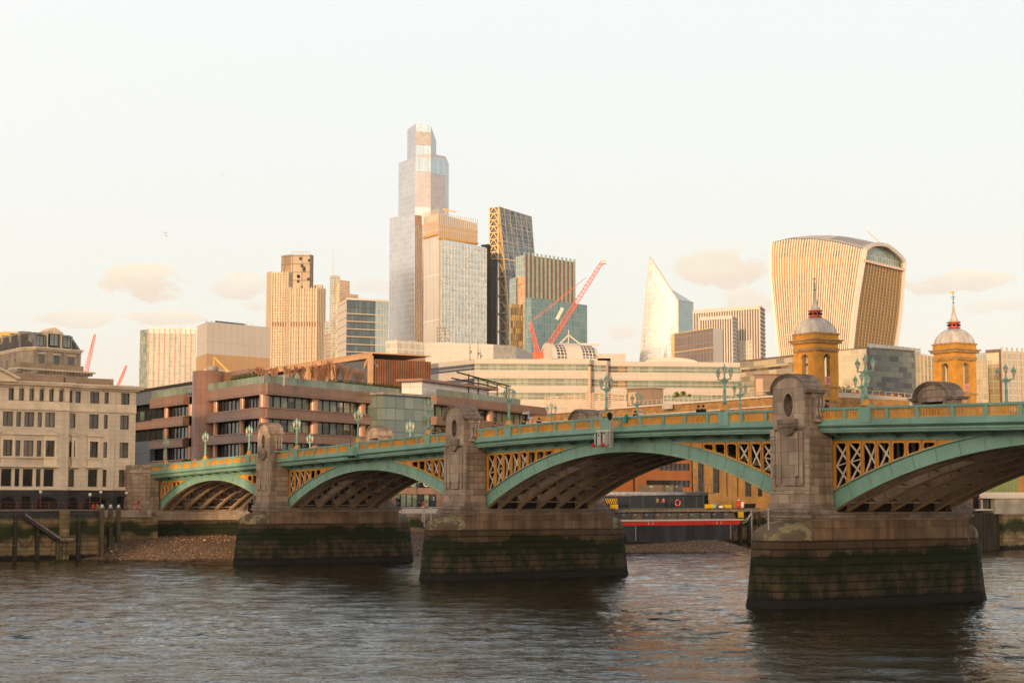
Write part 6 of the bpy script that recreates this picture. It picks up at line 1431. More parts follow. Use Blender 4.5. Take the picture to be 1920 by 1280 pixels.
    for z_, l_ in ((zz(527), .55), (zz(531), .35)): m.bar((X-l_, Y_, z_), (X+l_, Y_, z_), .06, .06, DKG); m.bar((X, Y_-l_, z_), (X, Y_+l_, z_), .06, .06, DKG)
    m.bar((X-.6, Y_-.3, zz(517)), (X+.4, Y_+.3, zz(517)), .05, .4, plain('gilt_vane', (.6, .4, .12), .4)); m.build('weather_vane', r)
    return r
TL0 = 129.6
station_tower(TL0, 'yellow brick tower with grey lead dome directly behind the large third pier')
station_tower(on_s(1747, 672, -121.3)[0], 'sunlit orange brick tower with pale dome near the right edge')
# long brick viaduct wall running back from the left tower, with parapet terrace, pipe and screens
zw1 = on_t(1450, 741, TL0+.6)[1]; wl = thing('viaduct_wall', 'long golden brick station wall with a planted top running left from the brick tower', 'wall', bw(-121, TL0+.6, PED), RZ); B = PED
PLB = brick('planted_brick', (.45, .24, .075), (.30, .17, .06), (.3, .2, .1), .7, .25, .03, var=.45, vscale=.7, bump=.5)
m = M(); m.box(-160, 0, 0, 30, 0, zw1-B-3.2, YB); m.build('wall', wl)
m = M(); m.box(-160, 0, .3, 30, zw1-B-3.2, zw1-B-.3, PLB); m.build('upper_wall', wl)
m = M(); m.box(-160, 0, -.15, .6, zw1-B-.3, zw1-B, WHT); m.build('coping', wl); m = M(); m.box(-118, 0, -.2, .05, zw1-B-2.15, zw1-B-1.98, plain('pale_pipe', (.5, .5, .48), .5)); m.build('pipe', wl)
m = M(); m.box(-160, 0, -.25, .05, zw1-B-3.2, zw1-B-2.95, YBT); m.build('string_course', wl)
m = M()
for k in range(80): m.bar((-k*1.5-1, .2, zw1-B), (-k*1.5-1, .2, zw1-B+1.0), .06, .06, WHT)
m.bar((0, .2, zw1-B+1.0), (-120, .2, zw1-B+1.0), .07, .07, WHT); m.bar((0, .2, zw1-B+.55), (-120, .2, zw1-B+.55), .05, .05, WHT); m.build('terrace_railing', wl)
sfx = lambda x, y=740: on_t(x, y, TL0+.6)[0]+121
m = M(); a0, a1 = sfx(1022, 765), sfx(1172, 745)
for k in range(9): m.bar((a0, -.1, zw1-B+.1+k*.42), (a1, -.1, zw1-B+.1+k*.42), .14, .16, plain('peach_slats', (.66, .48, .34), .6))
for k in range(14): x = a0+(a1-a0)*k/13; m.bar((x, 0, zw1-B-.3), (x, 0, zw1-B+3.7), .16, .16, plain('peach_slats', (.66, .48, .34), .6))
m.build('slatted_screen', wl)
HUT = plain('brown_hut_panels', (.24, .17, .12), .6, var=.15); HUTL = plain('tan_hut_panels', (.50, .36, .24), .6, var=.1)
for k, (x0, x1, h, lab) in enumerate(((1170, 1217, 3.9, 'flat brown panelled hut on the station terrace, the left one'), (1409, 1450, 4.4, 'brown panelled hut on the station terrace beside the third pier'))):
    a0, a1 = sfx(x0, 745), sfx(x1, 730); o = thing('roof_hut', lab, 'hut', bw(-121+a0, TL0+1.4, zw1), RZ); m = M(); m.prism([(0, 0), (a1-a0, 0), (a1-a0, 3), (0, 3)], 0, [h, h*.9, h*.9, h], HUT); m.build('body', o)
    m = M(); m.box(.5, min(5, (a1-a0)*.4), -.06, -.01, .3, h*.8, HUTL); m.build('panel', o)
    m = M(); m.prism([(-.3, -.3), (a1-a0+.3, -.3), (a1-a0+.3, 3.3), (-.3, 3.3)], [h+.01, h*.9+.01, h*.9+.01, h+.01], [h+.2, h*.9+.2, h*.9+.2, h+.2], HUT, bottom=True); m.build('roof', o)
# cabbage palms and cradle on the terrace
PALM = plain('palm_leaf', (.20, .20, .03), .7, var=.4)
for k, (x, y, h, s_) in enumerate(((1262, 737, 1.5, 1.0), (1274, 736.5, 1.6, .9), (1285.5, 744, 1.1, .6))):
    a = sfx(x, 745); o = thing('palm', ['spiky palm farthest left of three on the station terrace', 'middle spiky palm of three on the station terrace', 'smallest spiky palm, right of the other two on the terrace'][k], 'palm', bw(-121+a, TL0+1.6, zw1), 0, 'palms on the station terrace')
    m = M(); m.tube((0, 0, 0), (0, 0, h), .1, TWIGD, .07, n=6); m.build('trunk', o); m = M()
    for j in range(160):
        d = Vector((random.gauss(0, 1), random.gauss(0, 1), random.gauss(.35, 1))).normalized(); c = Vector((0, 0, h+.3)); side = d.cross(Vector((0, 0, 1))).normalized()*.05; L_ = s_*random.uniform(.6, 1.0); tip = c+d*L_-Vector((0, 0, .15*L_)); m.face([c+side, c-side, c+d*L_*.6-side, tip, c+d*L_*.6+side], PALM)
    m.build('crown', o)
o = thing('cradle', 'pale metal window cleaning cradle hanging on the planted brick wall', 'cradle', bw(-121+sfx(1262, 755), TL0-.9, on_t(1262, 766, TL0-.5)[1]), RZ); m = M(); m.box(-1.3, 1.3, -.35, .35, 0, .9, plain('galvanised', (.45, .42, .38), .5, .2)); m.build('basket', o)
m = M()
for x in (-1.3, 1.3, 0):
    m.bar((x, 0, .9), (x, 0, 2.9), .1, .1, WHT); m.bar((x, 0, 2.9), (x, 1.2, 2.9), .1, .1, WHT)
m.bar((-1.3, 0, 2.9), (1.3, 0, 2.9), .1, .1, WHT); m.bar((-1.3, 0, 1.4), (1.3, 0, 1.4), .07, .07, WHT); m.build('frame', o)
# ============================================================ long white office with ribbon windows
WPAN = brick('white_panels_office', (.45, .405, .35), (.43, .385, .335), (.33, .29, .24), 4.2, 1.25, .04, off=0, rough=.5, var=.06, vscale=.05, bump=0)
GOF = brick('pale_green_glass_ribbon', (.11, .155, .115), (.22, .245, .18), (.08, .09, .07), 1.9, 9, .12, off=0, rough=.12, var=.1, vscale=.1, bump=0)
GOD = brick('navy_glass_ribbon', (.025, .03, .05), (.04, .045, .06), (.05, .05, .06), 1.9, 9, .1, off=0, rough=.08, var=.2, bump=0)
GOY = brick('amber_dark_ribbon', (.03, .02, .012), (.34, .2, .05), (.06, .04, .02), 2.4, 9, .15, off=0, rough=.15, var=.2, bump=0, bias=-.2)
def white_office():
    zt1 = 46; pts = [on_z(x, y, zt1) for x, y in ((756, 688), (889, 672.6), (1105, 673.6), (1113, 675.5), (1137, 676), (1144, 677.3), (1388, 679.5))]
    o = Vector((pts[1].x, pts[1].y, PED)); r = thing('white_office', 'long low white office building with ribbon windows stretching across the middle distance', 'office building', o)
    n = len(pts)-1; F_ = [Face(a, b, o) for a, b in zip(pts, pts[1:])]; zy = lambda y: F_[1].z_at(0, y)-PED
    lv = [(zt1-PED, 'p'), (zy(682), 'w'), (zy(693.5), 'p'), (zy(709), 'w'), (zy(722), 'p'), (zy(736), 'w'), (zy(748), 'p'), (0, None)]
    for i, f in enumerate(F_):
        for (z1, k), (z0, _) in zip(lv, lv[1:]):
            m = M(f)
            if k == 'p':
                m.box(0, f.L, -.25, .3, z0, z1, WPAN); m.build('spandrel_band', r)
            else:
                gl = GOD if i == 0 else GOY if i in (2, 4) else GOF; m.face([(0, .15, z0), (f.L, .15, z0), (f.L, .15, z1), (0, .15, z1)], gl)
                m.bar((0, .0, (z0*.55+z1*.45)), (f.L, .0, (z0*.55+z1*.45)), .12, .14, WHT)
                m.build('window_ribbon', r)
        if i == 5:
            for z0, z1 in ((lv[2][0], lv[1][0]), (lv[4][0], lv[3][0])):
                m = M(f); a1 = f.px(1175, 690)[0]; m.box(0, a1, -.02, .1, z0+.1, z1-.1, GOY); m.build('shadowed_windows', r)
    m = M(F_[2]); m.box(-.6, .3, -.5, .2, 0, zt1-PED-2, plain('tan_pier', (.45, .33, .24), .6)); m.build('corner_pier', r); m = M(F_[4]); m.box(0, .8, -.4, .2, 0, zt1-PED-1, plain('grey_pier', (.34, .26, .22), .6)); m.build('corner_pier', r)
    pl = [(p.x-o.x, p.y-o.y) for p in pts]; back = [(pl[-1][0]+8, pl[-1][1]+50), (pl[0][0]+8, pl[0][1]+60)]
    m = M(); m.face([(*p, zt1-PED-.5) for p in pl+back], ROOFM); m.face([(*back[0], 0), (*back[1], 0), (*back[1], zt1-PED), (*back[0], zt1-PED)], WPAN); m.build('roof', r)
    # rooftop plant and masts
    m = M(F_[5]); a0, a1 = F_[5].px(1212, 675)[0], F_[5].px(1322, 675)[0]
    for k in range(12): u0, u1 = k/12, (k+1)/12; m.prism([(a0+(a1-a0)*u0, 6), (a0+(a1-a0)*u1, 6), (a0+(a1-a0)*u1, 12), (a0+(a1-a0)*u0, 12)], zt1-PED-.5, [zt1-PED+1.7*math.sin(math.pi*u0)**.5+.1, zt1-PED+1.7*math.sin(math.pi*u1)**.5+.1]*1+[zt1-PED+1.7*math.sin(math.pi*u1)**.5+.1, zt1-PED+1.7*math.sin(math.pi*u0)**.5+.1], WHT)
    m.build('roof_vault', r)
    return F_, zt1
FO, ZO = white_office()
for k, (x, h) in enumerate(((881, 6), (896, 5), (901, 3.2))):
    p = on_y(x, 671, 455); o = thing('aerial', ['tallest thin aerial on the white office roof corner', 'second thin aerial on the white office roof corner', 'short aerial with dish right of the other two'][k], 'aerial', (p.x, p.y, 45.6), 0, 'aerials on the white office roof'); m = M(); m.tube((0, 0, 0), (0, 0, h), .12, DKG, .05, n=5); m.build('mast', o); m = M(); m.bar((-.5, 0, h*.6), (.5, 0, h*.6), .1, .1, DKG); m.bar((0, 0, h*.3), (.4, 0, h*.45), .3, .5, DKG); m.build('cross_piece', o)
# masonry block with screen, then grey plant enclosure behind the white office
SCR = glassy('gridded_screen', (.48, .44, .36), (.38, .35, .29), (.62, .56, .46), 2.2, 1.9, .2, rough=.4)
MAS = brick('brown_square_tiles', (.42, .24, .16), (.37, .21, .14), (.24, .13, .09), 1.7, 1.7, .05, off=0, rough=.6, var=.15, bump=0)
G0 = on_z(744, 636.5, 51); t, fl, fr, h = tower('tiled_block', 'square block with brown tiles below and a pale gridded screen above, beside the white office', 'building', (723.4, 638.5), (744, 636.6), (796, 641), 51, (SCR, SCR))
for f in (fl, fr): m = M(f); m.box(-.1, f.L+.1, -.25, -.02, 0, f.z_at(f.L/2, 664)-PED, MAS); m.box(-.1, f.L+.1, -.3, -.26, f.z_at(f.L/2, 691)-PED, f.z_at(f.L/2, 688)-PED, CRM); m.build('tiled_base', t)
GPL = brick('grey_plant_panels', (.52, .48, .43), (.50, .46, .41), (.38, .34, .3), 3, 1.6, .04, off=0, rough=.6, var=.08, bump=0)
P0 = on_y(925, 646, 520); t = thing('plant_enclosure', 'low pale grey plant enclosure on the roofs behind the white office', 'rooftop plant', (P0.x, P0.y, PED)); slab(t, [(790, 642, 516), (818, 641, 510), (925, 645.5, 515), (968, 648.5, 522), (1000, 664, 540)], [GPL, GPL, plain('darker_louvres', (.34, .32, .27), .6), GPL], 'wall', 20)
r = thing('antenna_cluster', 'cluster of mobile phone antennas on a frame above the grey plant roof', 'antennas', on_y(831, 641, 520)); m = M()
for k in range(7): x = random.uniform(-1.9, 1.9); m.bar((x, 0, random.random()*2), (x, 0, 3+random.random()*2.6), .25, .2, WHT if k % 2 else DKG)
for k in range(5): m.bar((-2.2, 0, k*1.1), (2.2, 0, k*1.1+random.uniform(-.6, .6)), .16, .16, DKG)
m.bar((-2, 0, 0), (2, 0, 4), .16, .16, DKG); m.bar((2, 0, 0), (-1, 0, 5), .16, .16, DKG); m.build('frame', r)
# ============================================================ sloping truss building behind the roof garden
RUST = brick('rust_slats', (.26, .11, .05), (.20, .085, .045), (.06, .035, .02), .55, 60, .12, off=0, rough=.7, var=.35, bump=0)
ORB = plain('tan_steel_frame', (.46, .27, .14), .5, var=.15)
zt1 = 37.0; c = on_z(698, 667, zt1); l = c-BU*62; rr = on_z(723, 669.5, zt1); o = Vector((c.x, c.y, PED)); t = thing('truss_building', 'rust slatted office with tan steel frame and leaning struts behind the roof garden', 'building', o)
f = Face(l, c, o); f2 = Face(c, rr, o); h = zt1-PED; m = M(f); a7 = f.px(582, 690)[0]; m.box(a7, f.L, 0, 14, 0, h-.6, RUST); m.build('slatted_wall', t)
m = M(f); m.box(f.px(435, 703)[0], a7, .5, 14, 0, h-1, brick('green_dark_windows', (.06, .085, .06), (.12, .15, .1), (.34, .26, .15), 1.3, 4, .1, off=0, rough=.15, bump=0)); m.box(0, a7, .4, .5, 0, h-5.2, ORB); m.build('glazed_wall', t)
m = M(f2); m.box(0, f2.L, 0, 10, 0, h-1, DKG); m.bar((0, -.3, h-1), (f2.L, -.3, h-5), .3, .3, LEAD); m.build('glazed_end', t)
m = M(f); m.bar((f.px(430, 704)[0], -.4, h), (f.L, -.4, h), .8, 1.0, ORB); m.bar((f.L, -.4, 0), (f.L, -.4, h), .9, .9, ORB); m.bar((f.px(628, 690)[0], -.4, h), (f.px(628, 690)[0], -.4, 0), .8, .8, ORB); m.bar((a7, -.4, h), (a7, -.4, 0), .8, .8, ORB)
x0 = f.px(628, 690)[0]; m.bar((x0, -.5, h-.5), (f.px(650, 720)[0], -.5, h-7.5), .6, .6, ORB); m.bar((f.px(695, 670)[0], -.5, h-.5), (f.px(672, 715)[0], -.5, h-7), .6, .6, ORB); m.bar((a7, -.5, h-1.5), (f.px(566, 716)[0], -1.5, h-7.6), .6, .6, ORB); m.build('steel_frame', t)
m = M(f); m.box(f.px(430, 704)[0], f.L, -.9, 14, h+.5, h+.7, ORB); m.build('roof', t)
r = thing('hoist_arm', 'ochre access hoist arm on the roof left of the truss building', 'hoist', on_y(401, 697, 300)); m = M(); m.bar((0, 0, 0), (0, 0, 2.7), .28, .28, plain('ochre_steel', (.42, .28, .08), .5)); m.build('post', r); m = M(); m.bar((0, 0, 2.7), (2.9, 0, -.2), .35, .4, plain('ochre_steel', (.42, .28, .08), .5)); m.build('arm', r)
# ============================================================ checker panelled building and glass block at right
CHK = brick('checker_panels', (.42, .34, .21), (.12, .11, .085), (.2, .16, .1), 3.0, 1.3, .04, off=.5, rough=.3, var=.1, vscale=.1, bump=0, bias=-.2)
CHKS = brick('dark_checker_panels', (.035, .035, .05), (.17, .19, .14), (.03, .03, .03), 3.0, 1.3, .03, off=.5, rough=.2, var=.1, vscale=.1, bump=0, bias=-.1)  # same cladding, with the shadow over its right end painted into the colour
zt1 = 44; c = on_z(1626.5, 653.2, zt1); c.z = 0; l = c-BU*85; o = Vector((c.x, c.y, PED)); t = thing('checker_building', 'building clad in checkered panels, right part coloured dark as shadow, behind the left brick tower', 'office building', o)
f = Face(l, c, o); h = zt1-PED; a5 = f.px(1560, 690)[0]; m = M(f); m.box(f.px(1387.5, 677)[0], a5, 0, 16, 0, h, CHK); m.build('tan_wall', t); m = M(f); m.box(a5, f.L, 0, 16, 0, h, CHKS); m.build('shaded_wall', t)
m = M(f); m.box(f.px(1387.5, 677)[0], f.L+.1, -.3, 16.2, h, h+.35, DKR); m.box(f.L, f.L+.5, -.35, .3, 0, h+.3, DKG); m.build('roof_edge', t)
m = M(f); 
for y0, y1 in ((689, 700), (722, 730)): m.box(f.px(1390, 700)[0], a5, -.05, -.01, f.z_at(f.L-20, y1)-PED+2, f.z_at(f.L-20, y0)-PED+1.2, GOY)
m.build('window_ribbon', t)
GGL = glassy('amber_reflecting_glass', (.58, .47, .28), (.42, .36, .22), (.66, .55, .36), 2.6, 1.9, .07, rough=.15, metal=.35, tilt=.05, var=.3)
GGL2 = glassy('grey_reflecting_glass', (.42, .42, .38), (.34, .36, .34), (.66, .58, .44), 1.7, 1.9, .09, rough=.15, metal=.35)
p1 = on_z(1724, 663.2, zt1); p2 = on_z(1752, 668.5, zt1); p3 = on_z(1850, 674, zt1); t = thing('glass_block', 'amber reflecting glass office wall between the two brick towers', 'office building', (p1.x, p1.y, PED))
for a, b in ((c, p1), (p1, p2), (p2, p3)):
    f = Face(a, b, t.location); m = M(f); m.box(0, f.L, 0, 18, 0, h, GGL); m.build('glass_wall', t); fins(f, 0, f.L, 0, h+(1.4 if a is c else .3), 2.6, .13, .3, CRM, t, 'mullion_fins')
f = Face(c, p1, t.location); m = M(f); m.box(.2, f.L, -.3, -.1, h, h+1.3, GGL2); m.build('roof_screen', t)
q0, q1, q2 = on_z(1849, 659.5, 47), on_z(1877, 657.5, 47), on_z(1990, 664, 47); t = thing('framed_glass_block', 'glass office with dark edge frame at the far right edge', 'office building', (q1.x, q1.y, PED)); f = Face(q0, q1, t.location); m = M(f); m.box(0, f.L, 0, 15, 0, 47-PED, GGL); m.build('glass_wall', t); m = M(f); m.box(0, f.L, -.3, .1, 47-PED-.3, 47-PED+.5, DKR); m.box(f.L-.5, f.L, -.35, .1, 0, 47-PED, DKR); m.build('edge_frame', t)
f = Face(q1, q2, t.location); m = M(f); m.box(0, f.L, 0, 15, 0, 47-PED, GGL2); m.build('glass_wall', t); fins(f, 0, f.L, 0, 47-PED+1, 1.8, .2, .5, CRM, t, 'mullion_fins')
# pale terrace wall with orange planters below the glass block
p0 = on_y(1562, 750, 335); p1 = on_y(1745, 750, 362); zt1 = on_y(1640, 739.5, 345).z; t = thing('terrace_wall', 'pale terrace wall with railing and orange planters behind the bridge parapet', 'wall', (p0.x, p0.y, PED)); f = Face(p0, p1, t.location)
m = M(f); m.box(0, f.L, 0, 8, 0, zt1-PED, brick('pale_terrace_panels', (.60, .52, .42), (.57, .5, .41), (.4, .36, .3), 3.5, 2, .03, off=0, bump=0, rough=.6)); m.build('wall', t)
m = M(f); m.box(-.02, f.L, -.3, -.02, 0, f.z_at(f.L/2, 754)-PED, plain('pale_green_panels', (.48, .54, .47), .5)); m.build('lower_panels', t)
m = M(f); m.bar((0, .3, zt1-PED+.9), (f.L, .3, zt1-PED+.9), .07, .07, LIMEP)
for k in range(16): m.bar((k*f.L/15, .3, zt1-PED), (k*f.L/15, .3, zt1-PED+.9), .06, .06, LIMEP)
m.build('railing', t)
for k, (x, w_) in enumerate(((1610, .9), (1622, 1.2), (1652, 1.5), (1674, 1.1), (1688, .8))):
    p = on_y(x, 739, 346+k*3); o = thing('planter', 'orange planter on the pale terrace, number %d from the left' % (k+1) if 0 else ['leftmost orange planter on the pale terrace', 'orange planter second from left on the terrace', 'widest orange planter in the middle of the terrace', 'orange planter just right of the widest one', 'orange planter at the right end of the row'][k], 'planter', (p.x, p.y+.8, zt1), 0, 'orange planters on the terrace'); m = M(); m.lathe([(w_*.5, 0), (w_*.62, .7), (w_*.7, .75), (w_*.6, .76), (w_*.5, .68)], plain('terracotta', (.5, .2, .07), .7), n=10, cap=True); m.build('pot', o)
    m = M()
    for j in range(60): d = Vector((random.gauss(0, 1), random.gauss(0, 1), abs(random.gauss(0, 1)))).normalized(); c0 = Vector((0, 0, .75))+d*random.random()*w_*.6; s_ = Vector((random.gauss(0, 1), random.gauss(0, 1), random.gauss(0, 1))).normalized()*.12; m.face([c0-s_, c0+d*.15, c0+s_], LEAF)
    m.build('foliage', o)
for k, (x, y) in enumerate(((1573, 737), (1592, 740))):
    p = on_y(x, 741, 352); o = thing('shrub', ['dark shrub on the terrace just right of the left brick tower', 'low dark shrub beside the first orange planter'][k], 'shrub', (p.x, p.y, zt1)); m = M()
    for j in range(500): d = Vector((random.gauss(0, .8), random.gauss(0, .8), abs(random.gauss(.9, .7)))); s_ = Vector((random.gauss(0, 1), random.gauss(0, 1), random.gauss(0, 1))).normalized()*.14; e_ = s_.cross(Vector((0, .3, 1))); m.face([d-s_, d+e_, d+s_, d-e_], LEAF)
    m.build('foliage', o); m = M(); m.tube((0, 0, 0), (0, 0, 1.2), .08, TWIGD, n=5); m.build('stem', o)
# ============================================================ barrel vaulted roof and the cranes
o = on_y(1066, 674, 640); t = thing('vaulted_hall', 'white barrel vaulted roof with gridded glazing and a roof mast beside the crane', 'building', (o.x, o.y, PED)); zb = o.z-PED
ax_ = Vector((.93, .37, 0)); pe = Vector((-.37, .93, 0)); R_ = 7.0; GR2 = brick('vault_glazing', (.05, .06, .09), (.08, .09, .12), (.7, .62, .5), 1.5, 1.5, .16, off=0, rough=.1, bump=0)
for (a0, a1, mt, k) in ((-9.5, -7.5, WHT, .97), (-7.5, -3.6, GR2, .94), (-3.6, 3.2, WHT, 1.0), (3.2, 8.5, GR2, .93), (8.5, 10.5, WHT, .8)):
    m = M(); n = 16
    for j in range(n):
        q0_, q1_ = math.pi*j/n, math.pi*(j+1)/n; P = lambda a, q: tuple(ax_*a+pe*(-R_*k*math.cos(q))+Vector((0, 0, zb-.5+R_*k*math.sin(q))))
        m.face([P(a0, q0_), P(a1, q0_), P(a1, q1_), P(a0, q1_)], mt, uv=[(a0, R_*q0_), (a1, R_*q0_), (a1, R_*q1_), (a0, R_*q1_)])
    for a in (a0, a1): m.face([P(a, math.pi*j/n) for j in range(n+1)], WHT)
    m.build('vault_section', t)
m = M(); m.box(-11, 16, -6, 8, 0, zb, WPAN); m.box(11, 22, -6, 8, zb-2, zb+1.8, WPAN); m.build('wall', t)
m = M(); z0 = zb+R_; m.bar((0, 0, z0-.5), (-4.2, -1, z0-1.6), .6, .6, WHT); m.bar((0, 0, z0+2.6), (-4.5, -1, z0-1.8), .5, .5, WHT); m.bar((0, 0, z0+2.6), (4.5, 1, z0-.8), .5, .5, WHT); m.bar((0, 0, z0-1), (0, 0, z0+4.6), .3, .3, WHT); m.bar((4.5, 1, z0-.8), (12, 2, z0-1), .7, .7, WHT); m.build('roof_mast', t)
REDC = plain('red_crane_paint', (.62, .11, .05), .5, var=.15)
def lattice(m, a, b, w0, w1, n, mat, th=.14):
    a, b = Vector(a), Vector(b); d = (b-a).normalized(); s = Vector((0, 1, 0)); u_ = d.cross(s).normalized()
    C4 = [(-1, -1), (1, -1), (1, 1), (-1, 1)]; P = lambda k, c: a+(b-a)*k+(u_*c[0]+s*c[1])*(w0+(w1-w0)*k)/2
    for c in C4: m.bar(P(0, c), P(1, c), th*1.5, th*1.5, mat)
    for k in range(n):
        for i in range(4): c, e = C4[i], C4[(i+1) % 4]; m.bar(P(k/n, c), P((k+1)/n, e), th, th, mat); m.bar(P(k/n, e), P(k/n, c), th, th, mat)
def crane(o, label, Y, base, tip, wd, back, ropes=(), wmat=None):
    b = on_y(*base, Y); t_ = on_y(*tip, Y); r = thing('tower_crane', label, 'crane', (b.x, b.y, b.z)); rel = lambda p: on_y(*p, Y)-b
    m = M(); lattice(m, (0, 0, 0), t_-b, wd, wd*.6, 26, REDC if not wmat else wmat, .13 if wd > 1 else .05); m.build('jib', r)
    if back: m = M(); lattice(m, rel(back[0]), rel(back[1]), wd*.9, wd*.5, 8, REDC); m.build('back_mast', r)
    for p, q in ropes: m = M(); m.bar(rel(p), rel(q), .12, .12, REDC); m.build('tie_rope', r)
    return r, rel
r, rel = crane(0, 'large red luffing tower crane with raised lattice jib in front of the teal office', 640, (1019, 662), (1130, 490), 2.0, ((1008, 661), (994, 604)), (((994, 604), (1024, 583)), ((1024, 583), (1098, 521)), ((1001, 597), (1098, 521))))
m = M(); m.box(-4.5, 2, -1.2, 1.2, -3, .2, REDC); m.bar((0, 0, -3), (0, 0, -14), 2, 2, REDC); m.build('slewing_base', r)
m = M(); p = rel((1049, 588)); m.bar(p+Vector((-1.1, -1.3, -2.4)), p+Vector((1.2, -1.3, 2.2)), .15, 1.3, WHT); m.build('name_board', r)
m = M(); p = rel((1131, 490)); m.box(p.x-.8, p.x+1.2, -.8, .8, p.z-1, p.z+.4, WHT); m.bar(p, p+Vector((0, 0, -3)), .1, .1, REDC); m.build('hook_block', r)
REDW = plain('pale_red_paint', (.62, .2, .17), .5)
crane(0, 'small red crane jib rising just right of the mansard roof', 420, (161, 705), (178.5, 626), .6, None, (((155, 705), (176, 628)),), REDW); crane(0, 'smaller red crane jib above the right end of the limestone building', 520, (221, 722), (237, 684.5), .6, None, (((226, 722), (238, 686)),), REDC)
# bare antennas and vents on roofs, birds
BIRD = plain('pale_gull', (.7, .68, .66), .8)
for k, (x, y, s_) in enumerate(((310, 437, .55), (312, 442, .5), (418, 328, .35), (398, 820, .55))):
    p = on_y(x, y, 150 if k < 3 else 175); o = thing('gull', ['upper of two gulls high above the sheeted block', 'lower of two gulls high above the sheeted block', 'lone gull highest in the sky at left', 'gull flying in front of the granite office stair tower'][k], 'bird', p, .4*k)
    m = M(); n = 6
    for sg in (-1, 1):
        m.face([(0, .08*s_, 0), (sg*.35*s_, .1*s_, .12*s_), (sg*.35*s_, -.08*s_, .12*s_), (0, -.12*s_, 0)], BIRD); m.face([(sg*.35*s_, .1*s_, .12*s_), (sg*.75*s_, -.12*s_, .03*s_), (sg*.35*s_, -.08*s_, .12*s_)], BIRD)
    m.lathe([(.01, -.28), (.06, -.18), (.09, 0), (.07, .14), (.045, .2), (.01, .27)], BIRD, n=6)
    ob = m.build('body', o)
    me = ob.data
    for v in me.vertices:
        if abs(v.co.z) > 0 and abs(v.co.x) < .1*1.01 and abs(v.co.y) < .1: v.co = (v.co.x, v.co.z*s_, v.co.y*s_)
# ============================================================ river wall and quay east of the bridge
QW = thing('quay_wall', 'dark tidal river wall running along the far bank beyond the bridge', 'river wall', bw(-106.5, 13.2), RZ)
m = M(); m.box(-12, 0, 0, 420, -1, 4.9, WT); m.box(-12, .1, 0, 420, 4.9, 5.25, STONED); m.build('wall', QW)
FEN = plain('pale_rail', (.45, .43, .4), .5)
rl = thing('quay_railing', 'thin railing with white boards on the quay seen through the second arch', 'railing', bw(-106.8, 14, 5.25), RZ); m = M()
for z in (.5, 1.0): m.bar((0, 0, z), (0, 44, z), .05, .05, FEN)
for k in range(23): m.bar((0, k*2, 0), (0, k*2, 1.0), .06, .06, FEN)
m.build('rail', rl); m = M(); m.box(-.12, -.06, 18, 34, .1, .75, WHT); m.build('boards', rl)
REDB = plain('lifebuoy_red', (.6, .03, .02), .5)
def lifebuoy(loc_, label, R=.38):
    o = thing('lifebuoy', label, 'lifebuoy', loc_, RZ); m = M(); n = 14; k_ = 6
    for i in range(n):
        for j in range(k_):
            P = lambda a, b: (.08*math.sin(b), (R+.09*math.cos(b))*math.cos(a), (R+.09*math.cos(b))*math.sin(a))
            a0, a1, b0, b1 = 2*math.pi*i/n, 2*math.pi*(i+1)/n, 2*math.pi*j/k_, 2*math.pi*(j+1)/k_
            m.face([P(a0, b0), P(a1, b0), P(a1, b1), P(a0, b1)], REDB if (i % 4) else FEN, smooth=True)
    m.build('ring', o); return o
t_, z_ = on_s(796, 945, -106.3); lifebuoy(bw(-106.2, t_, z_), 'red lifebuoy on a post seen through the second arch', .42)
o = thing('lifebuoy_post', 'pale post carrying the red lifebuoy on the quay', 'post', bw(-106.4, t_, 5.25), RZ); m = M(); m.bar((0, 0, -2), (0, 0, z_-5.2), .1, .1, FEN); m.build('post', o)
t_, z_ = on_s(256.5, 947, -106); lifebuoy(bw(-105.8, t_, z_), 'red lifebuoy fixed to the abutment beside the limestone building', .5)
t_, z_ = on_s(782, 915, -110); o = thing('quay_lamp', 'black lamp post on the quay seen through the second arch', 'lamp post', bw(-110, t_, 5.2), RZ); m = M(); m.tube((0, 0, 0), (0, 0, z_-5.2), .09, DKG, .05, n=8); m.build('post', o); m = M(); m.lathe([(.03, z_-5.2), (.2, z_-5.0), (.24, z_-4.6), (.05, z_-4.4)], DKG, n=8); m.build('lantern', o)
# orange rendered building and yellow brick warehouse, seen through the middle arch
ORR = plain('orange_render', (.24, .09, .03), .8, var=.2, scale=.3); YB2 = brick('warehouse_yellow_brick', (.33, .18, .05), (.25, .13, .035), (.3, .2, .1), .45, .15, .02, var=.35, vscale=.4, bump=.3)
sB = -124; tx = lambda x, y=900: on_s(x, y, sB)[0]; zy = lambda y, x=1300: on_s(x, y, sB)[1]
t0, t1, t2 = tx(1190), tx(1297), tx(1460); o = thing('orange_building', 'orange rendered building with dark ribbon windows seen under the middle arch', 'building', bw(sB, t0, 4.8), RZ)
f = Face(bw(sB, t0), bw(sB, t1), o.location); fo = lambda x: tx(x)-t0
m = M(); r3 = o; L_ = t1-t0; ops = [(fo(1235), fo(1294), zy(882)-4.8, zy(869)-4.8), (fo(1212), fo(1294), zy(913)-4.8, zy(900.5)-4.8), (fo(1240), fo(1294), zy(852)-4.8, zy(838)-4.8)]
mm = M(lambda p: Vector((-p[1], p[0], p[2]))); holed(mm, 0, L_, 0, zy(835)-4.8, ops, ORR, rev=.35); mm.box(0, L_, .4, 10, 0, zy(835)-4.85, ORR, skip='f'); mm.build('wall', o)
for a, b, c, d in ops:
    mm = M(lambda p: Vector((-p[1], p[0], p[2]))); n = int((b-a)/1.0); mm.face([(a, .34, c), (b, .34, c), (b, .34, d), (a, .34, d)], WGLASS[2])
    for k in range(n+1): mm.box(a+k*(b-a)/n-.06, a+k*(b-a)/n+.06, .2, .33, c, d, DKFRAME)
    mm.build('window', o)
